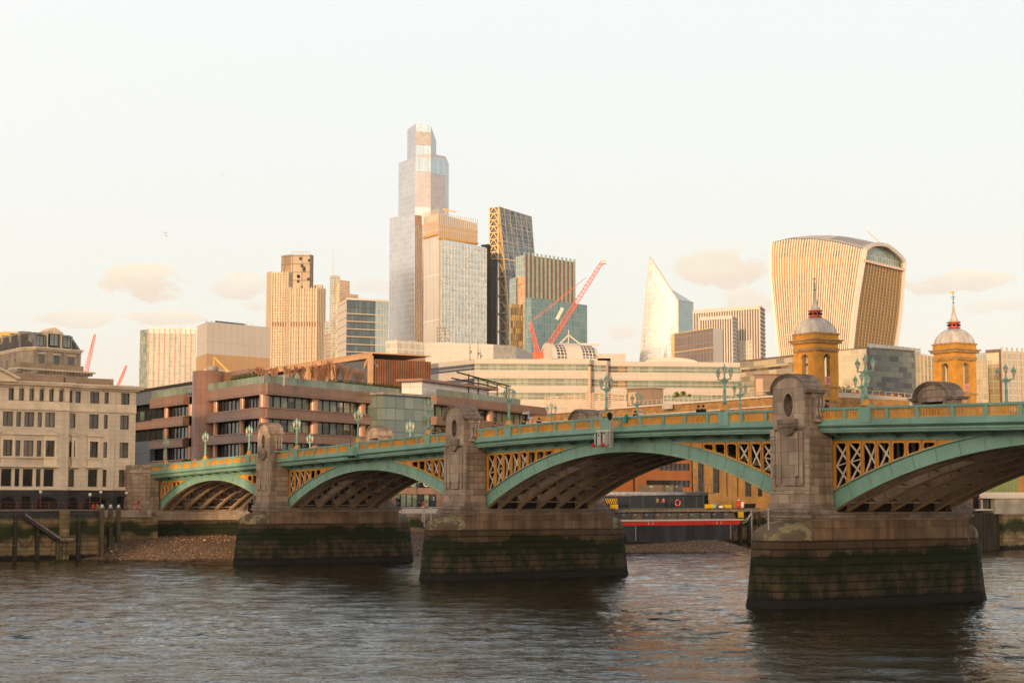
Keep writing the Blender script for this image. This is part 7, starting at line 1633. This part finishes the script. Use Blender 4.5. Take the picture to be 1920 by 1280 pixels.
o = thing('brick_warehouse', 'yellow brick warehouse with tall dark windows between the second and third piers', 'building', bw(sB+.3, t1, 4.8), RZ); fo = lambda x: tx(x)-t1; H0 = zy(835)-4.8
ops = [(fo(1307), fo(1320.5), zy(923)-4.8, H0-.5), (fo(1335), fo(1349.5), zy(923)-4.8, H0-.5), (fo(1360), fo(1364.5), zy(930)-4.8, H0-.5), (fo(1380), fo(1384.5), zy(930)-4.8, H0-.5), (fo(1395), fo(1409), zy(930)-4.8, H0-.5), (fo(1419), fo(1430), zy(930)-4.8, H0-.5), (fo(1388), fo(1417), 0, zy(944)-4.8)]
mm = M(lambda p: Vector((-p[1], p[0], p[2]))); holed(mm, 0, t2-t1, 0, H0, ops, YB2, rev=.5); mm.box(0, t2-t1, .6, 10, 0, H0-.05, DARK); mm.build('wall', o)
for a, b, c, d in ops[:6]:
    mm = M(lambda p: Vector((-p[1], p[0], p[2]))); mm.face([(a, .45, c), (b, .45, c), (b, .45, d), (a, .45, d)], WGLASS[2])
    for z in range(1, 8): mm.box(a, b, .38, .44, c+z*(d-c)/8, c+z*(d-c)/8+.06, DKFRAME)
    mm.box((a+b)/2-.04, (a+b)/2+.04, .38, .44, c, d, DKFRAME); mm.build('window', o)
# jetty with dark shed, round roof pipe and clutter
sJ = -103; tj = lambda x, y=950: on_s(x, y, sJ)[0]; zj = lambda y, x=1270: on_s(x, y, sJ)[1]
o = thing('jetty', 'timber jetty deck on dark piles beyond the middle arch', 'jetty', bw(sJ, tj(1120)), RZ); L_ = tj(1425)-tj(1120); m = M(); m.box(-4, 0, 0, L_, zj(956), zj(952.5), TIMG); m.box(-4.2, .5, 0, L_, zj(959), zj(955), plain('jetty_fascia', (.17, .135, .11), .8, var=.4, scale=1.5)); m.build('deck', o); m = M()
for k in range(18): m.bar((-.3, k*L_/17, -.5), (-.3, k*L_/17, zj(956)), .3, .3, TIMB); m.bar((-3, k*L_/17, -.5), (-3, k*L_/17, zj(956)), .3, .3, TIMB)
m.build('piles', o)
SHD = brick('black_corrugated', (.028, .032, .038), (.02, .024, .03), (.05, .06, .07), 2.8, 50, .12, off=0, rough=.5, bump=0)
o = thing('dark_shed', 'long black corrugated shed on the jetty with a pale round duct along its roof', 'shed', bw(sJ-3.2, tj(1150), zj(952.5)), RZ); L_ = tj(1345)-tj(1150); hs = zj(930)-zj(952.5); m = M(); m.box(-3, 0, 0, L_, 0, hs, SHD); m.build('wall', o)
m = M(); m.tube((-.2, -1, hs+.4), (-.2, L_*1.02, hs+.4), .36, plain('grey_duct', (.22, .23, .25), .4, var=.4, scale=1.5), n=12); m.build('duct', o)
m = M(); m.bar((.4, L_*.97, 0), (.4, L_*.97, hs+3.5), .1, .1, DKG)
for k in range(9): m.bar((.2, L_*.8+k*.8, hs+.6), (.2, L_*.8+k*.8, hs+2.0), .05, .05, DKG)
m.bar((.2, L_*.8, hs+2.0), (.2, L_*.8+6.4, hs+2.0), .06, .06, DKG); m.box(-1, .4, L_*.8, L_*.8+6.4, hs+.5, hs+.62, DKG); m.build('gantry', o)
CONT = [plain('grey_container', (.075, .075, .075), .6, var=.3), plain('brown_container', (.15, .11, .075), .6, var=.3), plain('olive_container', (.13, .125, .09), .6, var=.3)]
def container(loc_, L_, h, mt, label, grp):
    o = thing('container', label, 'container', loc_, RZ, grp); m = M(); m.box(-2.2, 0, 0, L_, 0, h, mt)
    for k in range(int(L_/.35)): m.box(-.0, .05, k*.35+.05, k*.35+.2, .12, h-.12, mt)
    m.build('body', o); m = M(); 
    for z in (.0, h-.12): m.box(0, .07, 0, L_, z, z+.12, mt)
    for y in (0, L_-.12): m.box(0, .08, y, y+.12, 0, h, mt)
    m.build('corner_frame', o)
    m = M(); m.box(.08, .09, L_*.15, L_*.35, h*.72, h*.85, FEN); m.build('label_plate', o); return o
zq = on_s(1250, 922, -108)[1]
for k, (x0, x1) in enumerate(((1212, 1246), (1247, 1264), (1264.5, 1281))):
    a, b = on_s(x0, 915, -108)[0], on_s(x1, 915, -108)[0]; container(bw(-108, a, zq), b-a-.15, on_s(1250, 909, -108)[1]-zq, [CONT[1], CONT[2], CONT[0]][k], ['long brown container stacked behind the black shed roof', 'square olive container between brown and grey ones behind the shed', 'dark grey container at the right of the three behind the shed'][k], 'containers behind the shed')
m = M(); 
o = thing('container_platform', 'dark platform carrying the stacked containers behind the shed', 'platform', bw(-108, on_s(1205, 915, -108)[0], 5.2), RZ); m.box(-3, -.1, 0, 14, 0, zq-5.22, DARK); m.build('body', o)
# barge
HULL = plain('black_hull', (.035, .033, .036), .55, var=.6, scale=.5, stretch=(1, 1, .3)); HRED = plain('red_hull_band', (.52, .03, .015), .45, var=.15)
sG = -81; tb = lambda x, y=980: on_s(x, y, sG)[0]; zb_ = lambda y, x=1280: on_s(x, y, sG)[1]
b0, b1 = tb(1150), tb(1391); o = thing('barge', 'black hulled barge with bright red band lying on the shingle beyond the middle arch', 'barge', bw(sG, b0, 0), RZ); L_ = b1-b0; z0, z1, z2, z3 = zb_(1015), zb_(984), zb_(976), zb_(973)
z0 = max(z0, .55)
def hull(zl, zh, mat, name, rk0, rk1, e=0):
    m = M(); W = 7; P = [(e, 1.0+rk0[0]), (e, L_-rk1[0]), (-W, L_-rk1[0]), (-W, 1+rk0[0])]; Q = [(e, 1.0+rk0[1]), (e, L_-rk1[1]), (-W, L_-rk1[1]), (-W, 1+rk0[1])]
    for i in range(4): j = (i+1) % 4; m.face([(*P[i], zl), (*P[j], zl), (*Q[j], zh), (*Q[i], zh)], mat)
    m.face([(*p, zh) for p in Q], mat); return m.build(name, o)
hull(z0, z1, HULL, 'hull', (1.6, .3), (2.6, .6)); hull(z1+.001, z2, HRED, 'red_band', (.1, 0), (.5, .2), .06); hull(z2+.001, z3, WHT, 'gunwale', (-.4, -.8), (.1, -.3), .14)
m = M(); 
for k in range(20): m.box(.061, .1, 2+k*(L_-3)/20, 2.12+k*(L_-3)/20, z1, z2, HRED)
m.build('band_ribs', o)
m = M()
for y in (6.2, 7.0, L_-5, L_-4.2): m.box(.07, .12, y, y+.1, z1+.1, z2-.1, WHT)
for k in range(9): m.box(.01, .03, 3.9, 4.05, z0+.3+k*.24, z0+.42+k*.24, WHT); m.box(.01, .03, L_-2.3, L_-2.15, z0+.3+k*.24, z0+.42+k*.24, WHT)
m.build('draught_marks', o)
m = M(); m.box(-6.5, -.7, 1, L_-2, z3-.4, z3-.0, TIMB); m.build('deck', o)
for k in range(10):
    x0, x1 = 1171+k*21.3, 1190.5+k*21.3; a, b = tb(x0, 968), tb(x1, 968)
    container(bw(sG-.9, a, z3+.005), b-a, zb_(962)-z3, CONT[[0, 1, 0, 1, 2, 1, 2, 1, 0, 1][k]], ['leftmost grey container on the barge', 'brown container second from left on the barge', 'dark grey container third from left on the barge', 'brown marked container fourth from left on the barge', 'olive container left of the barge middle', 'brown container right of the barge middle', 'olive container seventh from left on the barge', 'tan container eighth from left on the barge', 'dark grey container second from right on the barge', 'brown container at the right end of the barge'][k], 'containers on the barge')
# jetty clutter
YEL = plain('yellow_plastic', (.50, .31, .02), .5)
def hz(a, z, w_, h): pass
tq, zq_ = on_s(1134, 944, -101); o = thing('hazard_board', 'yellow and black striped hazard board beyond the middle arch', 'hazard board', bw(-101, tq, zq_), RZ); w_ = on_s(1158, 944, -101)[0]-tq; h_ = on_s(1134, 934, -101)[1]-zq_
m = M(); m.box(-.1, 0, 0, w_, 0, h_, DARK); m.build('board', o); m = M()
for k in range(6): y0 = k*w_/6; m.face([(.01, y0, h_), (.01, y0+w_/12, h_), (.01, min(w_, y0+w_/12+h_*.5), 0), (.01, min(w_, y0+h_*.5), 0)], YEL)
m.build('stripes', o); m = M(); m.box(-.3, .3, w_*.5, w_*.95, -.9, -.1, YEL); m.bar((0, w_*.1, 0), (0, w_*.1, -1.6), .12, .12, DARK); m.bar((0, w_*.9, 0), (0, w_*.9, -1.6), .12, .12, DARK); m.build('bracket', o)
for k, (x, y, w_, h_, mt, nm, lab) in enumerate(((1327, 952, 1.35, .65, YEL, 'crate', 'yellow open crate on the jetty'), (1363, 952, 1.0, .6, YEL, 'crate', 'yellow crate further right on the jetty'), (1352, 952, .9, .45, WHT, 'sack', 'white sack lying between the yellow crates'), (1341, 950, .55, .7, plain('blue_tub', (.12, .25, .35), .5), 'tub', 'blue tub beside the left yellow crate'))):
    t_, z_ = on_s(x, y, -102.5); o = thing(nm, lab, nm, bw(-102.5, t_, zj(952.5)), RZ); m = M()
    if nm == 'crate': m.prism([(-.8, 0), (0, 0), (0, w_), (-.8, w_)], 0, h_*.12, mt); [m.box(a, b, c, d, h_*.12, h_, mt) for a, b, c, d in ((-.06, 0, 0, w_), (-.8, -.74, 0, w_), (-.74, -.06, 0, .06), (-.74, -.06, w_-.06, w_))]; m.box(-.84, .04, -.04, w_+.04, h_-.08, h_, mt, skip='t') if 0 else None
    else: m.lathe([(w_*.4, 0), (w_*.5, h_*.3), (w_*.46, h_*.8), (w_*.3, h_), (w_*.25, h_*.9)], mt, n=10, cap=True)
    m.build('body', o)
for k, (x, mt, lab) in enumerate(((1385, plain('red_drum', (.5, .03, .02), .5), 'red drum with white top at the right end of the jetty'), (1392, WHT, 'white drum beside the red one on the jetty'))):
    t_, z_ = on_s(x, 952, -102.6); o = thing('drum', lab, 'drum', bw(-102.6, t_, zj(952.5)), RZ); h_ = .95 if k else 1.3; m = M(); m.lathe([(.3, 0), (.3, h_*.33), (.33, h_*.35), (.3, h_*.37), (.3, h_*.68), (.33, h_*.7), (.3, h_*.72), (.3, h_)], mt, n=12, cap=True); m.build('body', o); m = M(); m.lathe([(.31, h_), (.28, h_+.1)], WHT, n=12, cap=True); m.build('lid', o)
t_, z_ = on_s(1271, 942, -105.9); lifebuoy(bw(-105.9, t_, z_), 'red and white lifebuoy on the black shed', .5)
t_, z_ = on_s(1388, 970, -101); o = thing('yellow_sign', 'plain yellow square board below the right end of the jetty', 'sign', bw(-101.5, t_, z_), RZ); m = M(); m.box(-.08, 0, 0, on_s(1398, 970, -101)[0]-t_, 0, on_s(1388, 959, -101)[1]-z_, YEL); m.build('board', o)
for k, (x, yt, s_) in enumerate(((1409, 954, -99), (1441, 953, -60), (782, 948, -60), (444, 953, -100))):
    pass
POLE = plain('pale_pole', (.3, .27, .22), .7)
t_, z_ = on_s(1409, 956, -84); o = thing('mooring_post', 'slender pale mooring post with ropes right of the barge', 'post', bw(-84, t_, 0), RZ); m = M(); m.tube((0, 0, 0), (0, 0, z_), .11, POLE, n=8); m.build('post', o)
for k, (x, y) in enumerate(((1392, 975), (1396, 980))):
    a, z = on_s(x, y, -83.5); m = M(); P = [(0, 0, z_-.3)]; n = 7
    for j in range(1, n+1): u_ = j/n; P.append((0, (a-t_)*u_, (z_-.3)*(1-u_)+z*u_-.5*math.sin(math.pi*u_)))
    for p_, q_ in zip(P, P[1:]): m.tube(p_, q_, .04, BEIGE, n=5)
    m.build('rope', o)
# warehouse edge, cladding and mossy wall seen through the right hand arch
sR = -57; tr = lambda x, y: on_s(x, y, sR); A0 = tr(1880, 1000)[0]; A1 = tr(1990, 1000)[0]
CLG = brick('green_corrugated', (.20, .24, .10), (.17, .21, .09), (.1, .12, .05), .5, 50, .06, off=0, bump=0); CONC = plain('pale_concrete', (.36, .32, .26), .85, var=.3, scale=.5)
o = thing('clad_warehouse', 'green clad warehouse on a pale concrete base seen through the right hand arch', 'building', bw(sR, 0), RZ); m = M()
zR = lambda x, y: tr(x, y)[1]
m.box(-40, -.3, tr(1855, 910)[0], tr(1911, 910)[0], zR(1880, 923), zR(1880, 880), CLG); m.build('cladding', o); m = M(); m.box(-40, .1, tr(1850, 928)[0], A1, zR(1880, 934), zR(1880, 922.5), WHT); m.box(-40, -.2, tr(1868, 950)[0], A1, zR(1880, 963), zR(1880, 934), CONC); m.build('concrete_base', o)
m = M(); m.box(-40, .1, A0, A1, -1, zR(1880, 963), WT); m.build('river_wall', o)
m = M(); m.box(-40, -.6, tr(1912, 900)[0], A1, zR(1880, 923), zR(1880, 870), YB2); m.build('brick_end', o)
o = thing('store_rack', 'rack of mixed coloured boards on a white ledge through the right hand arch', 'rack', bw(sR-1, tr(1808, 945)[0], zR(1840, 957)), RZ); L_ = tr(1868, 945)[0]-tr(1808, 945)[0]; m = M(); m.box(-3, .3, 0, L_, 0, .25, WHT); m.build('ledge', o); m = M()
for k in range(16): m.box(-.3, random.uniform(-.1, .1), k*L_/16, (k+.85)*L_/16, .25, 1.6+random.random()*.4, random.choice([CONT[0], CONT[1], DARK, plain('blue_board', (.1, .14, .2), .6), plain('rust_board', (.2, .09, .05), .7), FEN]))
m.build('boards', o); m = M(); m.box(-36, -.4, 0, L_, .25, 2.6, DARK); m.build('back_wall', o)
o = thing('timber_jetty_wall', 'dark weedy timber piling under the rack, through the right hand arch', 'piling', bw(sR-.6, tr(1800, 990)[0], -1), RZ); L_ = A0-tr(1800, 990)[0]; m = M()
for k in range(26): m.box(-.2, .1*random.random(), k*L_/26, (k+.8)*L_/26, 0, zR(1840, 961)+1, TIMB)
m.box(-38, -.2, 0, L_, 0, zR(1840, 961)+.9, DARK); m.build('piles', o)
# ============================================================ hanging service box over the middle arch, cctv camera, pipe box
GRYB = plain('white_grey_box', (.50, .48, .45), .5, var=.12)
sx = lambda x, y=800: on_t(x, y, -2.2)[0]; zx = lambda y, x=1130: on_t(x, y, -2.2)[1]
c = sx(1131); o = thing('service_box', 'white service cabinet with red wheels hanging from a frame outside the middle parapet', 'cabinet', bw(c, -2.2, zx(837)), RZ); hb = zx(813)-zx(837); wb_ = (sx(1143)-sx(1120))/2
m = M(); m.box(-wb_*.82, wb_*.82, -.4, .4, .1, hb, GRYB); m.build('cabinet', o)
m = M(); m.box(-wb_*.2, wb_*.25, -.46, -.4, .15, hb-.05, WHT); m.build('door_panel', o)
m = M(); 
for x in (-wb_*.45, wb_*.45): m.box(x-.03, x+.03, -.47, -.4, .1, hb, DARK)
m.box(-.06, .06, -.48, -.4, hb-.2, hb-.05, DARK); m.build('straps', o)
for x in (-wb_*.9, wb_*.7): m = M(); m.tube((x-.08, -.42, .12), (x+.1, -.42, .12), .17, REDB, n=12); m.build('wheel', o)
m = M(); ht = zx(772)-zx(837)
for x in (-wb_*.98, wb_*.75, wb_*1.05): m.bar((x, .3, 0 if x > 0 else hb*.5), (x, .3, ht), .07, .07, plain('galvanised', (.42, .42, .40), .5, .3))
m.bar((-wb_, .3, ht), (wb_*.4, .3, ht), .07, .07, GREEN); m.bar((-wb_*1.1, 0, hb+.25), (wb_*1.2, 0, hb+.25), .12, .12, BEIGE); m.bar((-wb_*.7, 0, hb), (-wb_*.7, 0, hb+.3), .1, .1, BEIGE); m.bar((wb_*.6, 0, hb), (wb_*.6, 0, hb+.3), .1, .1, BEIGE)
m.bar((wb_*1.25, -.1, .1), (wb_*1.25, -.1, hb+1.0), .1, .1, plain('galvanised', (.42, .42, .40), .5, .3)); m.bar((wb_*1.1, -.1, -.02), (wb_*1.5, -.1, -.02), .1, .1, WHT); m.build('hanging_frame', o)
m = M(); m.lathe([(.05, ht-.7), (.2, ht-.5), (.22, ht-.2), (.05, ht-.05)], DARK, c=(wb_*.9, .1), n=8, cap=True); m.build('winch', o)
TEALT = plain('teal_tarpaulin', (.02, .25, .2), .6)
o = thing('tarpaulin', 'small teal tarpaulin hung on a bracket right of the service box', 'tarpaulin', bw(sx(1162), -1.75, zx(793)), RZ); m = M(); m.face([(-.15, 0, 0), (.32, -.03, -.05), (.36, .05, .65), (.05, .03, .6)], TEALT); m.face([(-.15, .06, 0), (.32, .1, -.05), (.36, .1, .65), (.05, .1, .6)], TEALT); m.build('cloth', o); m = M(); m.bar((-.7, -.05, -.3), (-.3, 0, .1), .06, .06, GREEN); m.bar((-.3, 0, .1), (.2, 0, .1), .05, .05, GREEN); m.build('bracket', o)
s_, z_ = on_t(990, 782, -1.9); o = thing('cctv_camera', 'small white surveillance camera on a bracket below the parapet right of the second pier', 'camera', bw(s_, -1.9, z_), RZ); m = M(); m.box(-.75, .1, -.12, .08, .28, .5, GRYB); m.box(-.82, -.75, -.14, .1, .24, .52, DARK); m.build('housing', o); m = M(); m.bar((.1, 0, 0), (.1, 0, .3), .1, .1, GREEN); m.box(-.05, .35, 0, .35, -.15, .02, GRYB); m.bar((-.2, 0, .2), (.1, .1, .0), .06, .06, DARK); m.build('bracket', o)
s_, z_ = on_t(662, 858, -1.9); zt2 = on_t(662, 822, -1.9)[1]; o = thing('pipe_box', 'green painted box and riser fixed below the lamp over the second arch', 'service box', bw(s_, -1.95, z_), RZ); m = M(); m.box(-.5, .3, -.15, .35, .25, 1.15, GREEN); m.build('box', o); m = M(); m.box(-.75, .1, -.2, .2, .0, .24, DARK); m.build('bracket', o); m = M(); m.tube((-.5, 0, 1.1), (-.5, 0, zt2-z_+.1), .05, DKG, n=6); m.bar((-.5, 0, zt2-z_+.1), (-.1, 0, zt2-z_+.15), .05, .05, DKG); m.build('riser', o)
# depth gauge poles with cross heads on the near cutwaters
for k, (x0, yb, yt, c, tt) in enumerate(((1441, 990, 954, 23.2, -5.6), (792, 976, 950, -23.2, -5.6), (808, 976, 951, -23.2, -5.0), (445, 975, 953, -66.8, -5.6), (456, 972, 953, -66.8, -5.0))):
    s_, z_ = on_t(x0, yb, tt); zt2 = on_t(x0, yt, tt)[1]; o = thing('marker_post', ['pale marker post on the cutwater of the third pier', 'left marker post on the cutwater of the second pier', 'right marker post on the cutwater of the second pier', 'left marker post on the cutwater of the first pier', 'right marker post on the cutwater of the first pier'][k], 'post', bw(s_, tt, z_-.1), RZ); m = M(); m.tube((0, 0, 0), (0, 0, zt2-z_+.1), .05, FEN, n=6); m.build('post', o); m = M(); m.box(-.2, .2, -.06, .06, zt2-z_+.05, zt2-z_+.14, FEN); m.build('cross_head', o)
# ============================================================ people
SKIN = plain('skin', (.45, .25, .17), .6, var=.1)
def skin_mesh(name, V, E, Rr, mat, parent):
    me = bpy.data.meshes.new(name); me.from_pydata(V, E, []); o = bpy.data.objects.new(name, me); col.objects.link(o); md = o.modifiers.new('s', 'SKIN'); 
    for v, r_ in zip(me.skin_vertices[0].data, Rr): v.radius = (r_, r_)
    me.skin_vertices[0].data[0].use_root = True; sb = o.modifiers.new('b', 'SUBSURF'); sb.levels = 1; sb.render_levels = 1
    dg = bpy.context.evaluated_depsgraph_get(); ev = o.evaluated_get(dg); m2 = bpy.data.meshes.new_from_object(ev); o.modifiers.clear(); o.data = m2; bpy.data.meshes.remove(me); m2.materials.clear(); m2.materials.append(mat)
    for p in m2.polygons: p.use_smooth = True
    o.parent = parent; return o
def cloth(c): n = 'cloth_%d_%d_%d' % tuple(int(x*99) for x in c); return plain(n, c, .85, var=.2)
def person(loc_, rz, label, top, legs=(.03, .03, .04), hair=(.03, .02, .015), lean=0.0, grp=None, stride=.16):
    r = thing('person', label, 'person', loc_, rz, grp); l = lean
    V = [(0, 0, .95), (0, l*.4, 1.15), (0, l*.8, 1.36), (0, l*1.0, 1.47), (0, l*1.15, 1.56), (0, l*1.2, 1.66),
         (-.09, 0, .9), (-.1, stride, .5), (-.1, stride*.5, .09), (-.1, stride*.5+.13, .05), (.09, 0, .9), (.1, -stride*.4, .5), (.1, -stride*1.6, .1), (.1, -stride*1.6+.13, .05),
         (-.19, l*.8, 1.4), (-.25, l*.6-.05, 1.13), (-.22, l*.6+.12, .92), (-.215, l*.6+.18, .85), (.19, l*.8, 1.4), (.25, l*.6+.02, 1.13), (.23, l*.6+.16, .93), (.225, l*.6+.21, .86)]
    E_ = [(0, 1), (1, 2), (2, 3), (3, 4), (4, 5), (0, 6), (6, 7), (7, 8), (8, 9), (0, 10), (10, 11), (11, 12), (12, 13), (2, 14), (14, 15), (15, 16), (16, 17), (2, 18), (18, 19), (19, 20), (20, 21)]
    Rr = [.13, .13, .13, .055, .085, .085, .085, .06, .04, .035, .085, .06, .04, .035, .06, .042, .03, .035, .06, .042, .03, .035]
    b = skin_mesh('body', V, E_, Rr, SKIN, r)
    ix = [0, 1, 2, 3, 14, 15, 16, 18, 19, 20]; mp = {a: k for k, a in enumerate(ix)}; V2 = [V[i] for i in ix]; V2[3] = (0, l*.95, 1.44)
    skin_mesh('coat', V2, [(mp[a], mp[b_]) for a, b_ in E_ if a in mp and b_ in mp], [.17, .16, .165, .07, .085, .06, .05, .085, .06, .05], cloth(top), r)
    ix = [0, 6, 7, 8, 10, 11, 12]; mp = {a: k for k, a in enumerate(ix)}; skin_mesh('trousers', [V[i] for i in ix], [(mp[a], mp[b_]) for a, b_ in E_ if a in mp and b_ in mp], [.145, .1, .078, .06, .1, .078, .06], cloth(legs), r)
    m = M(); n = 10; c0 = Vector((0, l*1.2-.015, 1.655))
    m.lathe([(.098, -.05), (.112, .0), (.106, .05), (.078, .095), (.03, .12), (.005, .123)], cloth(hair), n=n); h = m.build('hair', r); h.location = c0
    m = M(); m.lathe([(.004, 0), (.016, .02), (.012, .05)], SKIN, n=5); nz = m.build('nose', r); nz.location = (0, l*1.2+.085, 1.615)
    return r
def on_deck(x, y, tt): s = on_t(x, y, tt)[0]; return s, zt(s)-1.06
PP = [(366, 860, .6, 'person in a red jacket on the bridge above the first arch', (.5, .05, .02), 1.1), (619, 835, 10.5, 'person with pinkish top on the far footway above the second arch, left of two', (.4, .2, .2), .4), (631, 835, 10.6, 'person in dark top on the far footway, right of two', (.12, .08, .09), .4),
      (813, 812, .5, 'person in black hood beside the lamp just left of the second pier', (.02, .02, .02), 1.2), (818, 812, 1.1, 'second dark clothed person hidden close to the lamp by the second pier', (.03, .025, .03), 1.2),
      (927, 800, .7, 'lone dark haired person walking just right of the second pier', (.05, .1, .09), -1.5), (982, 792, .5, 'man in black jacket, left of the couple at the middle arch parapet', (.015, .015, .02), -1.4), (989, 793, .6, 'person in pale top beside the man in black jacket', (.5, .5, .5), -1.3), (1010, 793, .8, 'person in navy coat right of the couple', (.03, .03, .07), -1.6),
      (1192, 778, 2.0, 'person in dark coat walking below the far lamp over the middle arch', (.02, .02, .02), 1.5), (1203, 778, 1.2, 'person in white hat and pale coat right of the far lamp', (.6, .55, .5), 1.5), (1311, 771, .7, 'dark haired person, left of the pair before the third pier', (.02, .02, .03), 1.6), (1320, 770, .6, 'taller person, right of the pair before the third pier', (.015, .015, .015), 1.6),
      (1545, 760, .5, 'person with dark hair resting at the parapet right of the third pier', (.02, .02, .03), -1.2), (1550, 760, .9, 'person in patterned red scarf beside the one resting at the parapet', (.25, .06, .06), -1.0)]
for x, y, tt, lab, c_, rz in PP:
    s, z = on_deck(x, y, tt); person(bw(s, tt, z), RZ+rz, lab, c_, lean=.08, hair=(.6, .55, .5) if 'white hat' in lab else (.03, .02, .015), grp='people on the bridge')
for x, lab, c_ in ((1233, 'worker in brown overalls on the jetty, left of two', (.2, .1, .06)), (1244, 'worker in red check shirt on the jetty, right of two', (.3, .08, .07))):
    t_ = on_s(x, 950, -102.2)[0]; person(bw(-102.2, t_, zj(952.5)), RZ+1.2, lab, c_, grp='workers on the jetty')
for x, lab, c_ in ((175, 'person in red top on the walkway in front of the wide granite arch', (.4, .05, .03)), (183, 'person in tan coat on the walkway beside the wide granite arch', (.3, .18, .1))):
    t_ = on_s(x, 945, -100)[0]; person(bw(-100, t_, 5.2), RZ+1.0, lab, c_, grp='people on the riverside walk')
# walkway behind the left river wall
m = M(); P = [bw(-109, -60), bw(-92.6, -60), bw(-92.6, -13.1), bw(-106, -13.1), bw(-106, -4), bw(-109, -4)]
m.face([(p.x, p.y, 5.15) for p in [bw(-109, -62), bw(-94, -62), bw(-94, -14), bw(-109, -14)]], GR); struct('walkway', m)
m = M(); m.face([tuple(bw(a, b, 5.14)) for a, b in ((-125, 12), (-106.6, 12), (-106.6, 430), (-125, 430))], GR); struct('quay', m)
# ============================================================ evening haze
def haze():
    m, nt, b = newmat('haze_air'); nt.nodes.remove(b); v = node(nt, 'ShaderNodeVolumePrincipled'); v.inputs['Color'].default_value = (.86, .91, 1.0, 1); v.inputs['Density'].default_value = .00004; v.inputs['Anisotropy'].default_value = .0
    nt.links.new(v.outputs[0], nt.nodes['Material Output'].inputs['Volume']); m.cycles.homogeneous_volume = True
    g = M(); g.box(-4400, 3400, -4200, 4600, -3, 330, m); o = g.build('haze'); o['kind'] = 'stuff'; o['label'] = 'thin evening haze over river and city'; return o
haze()
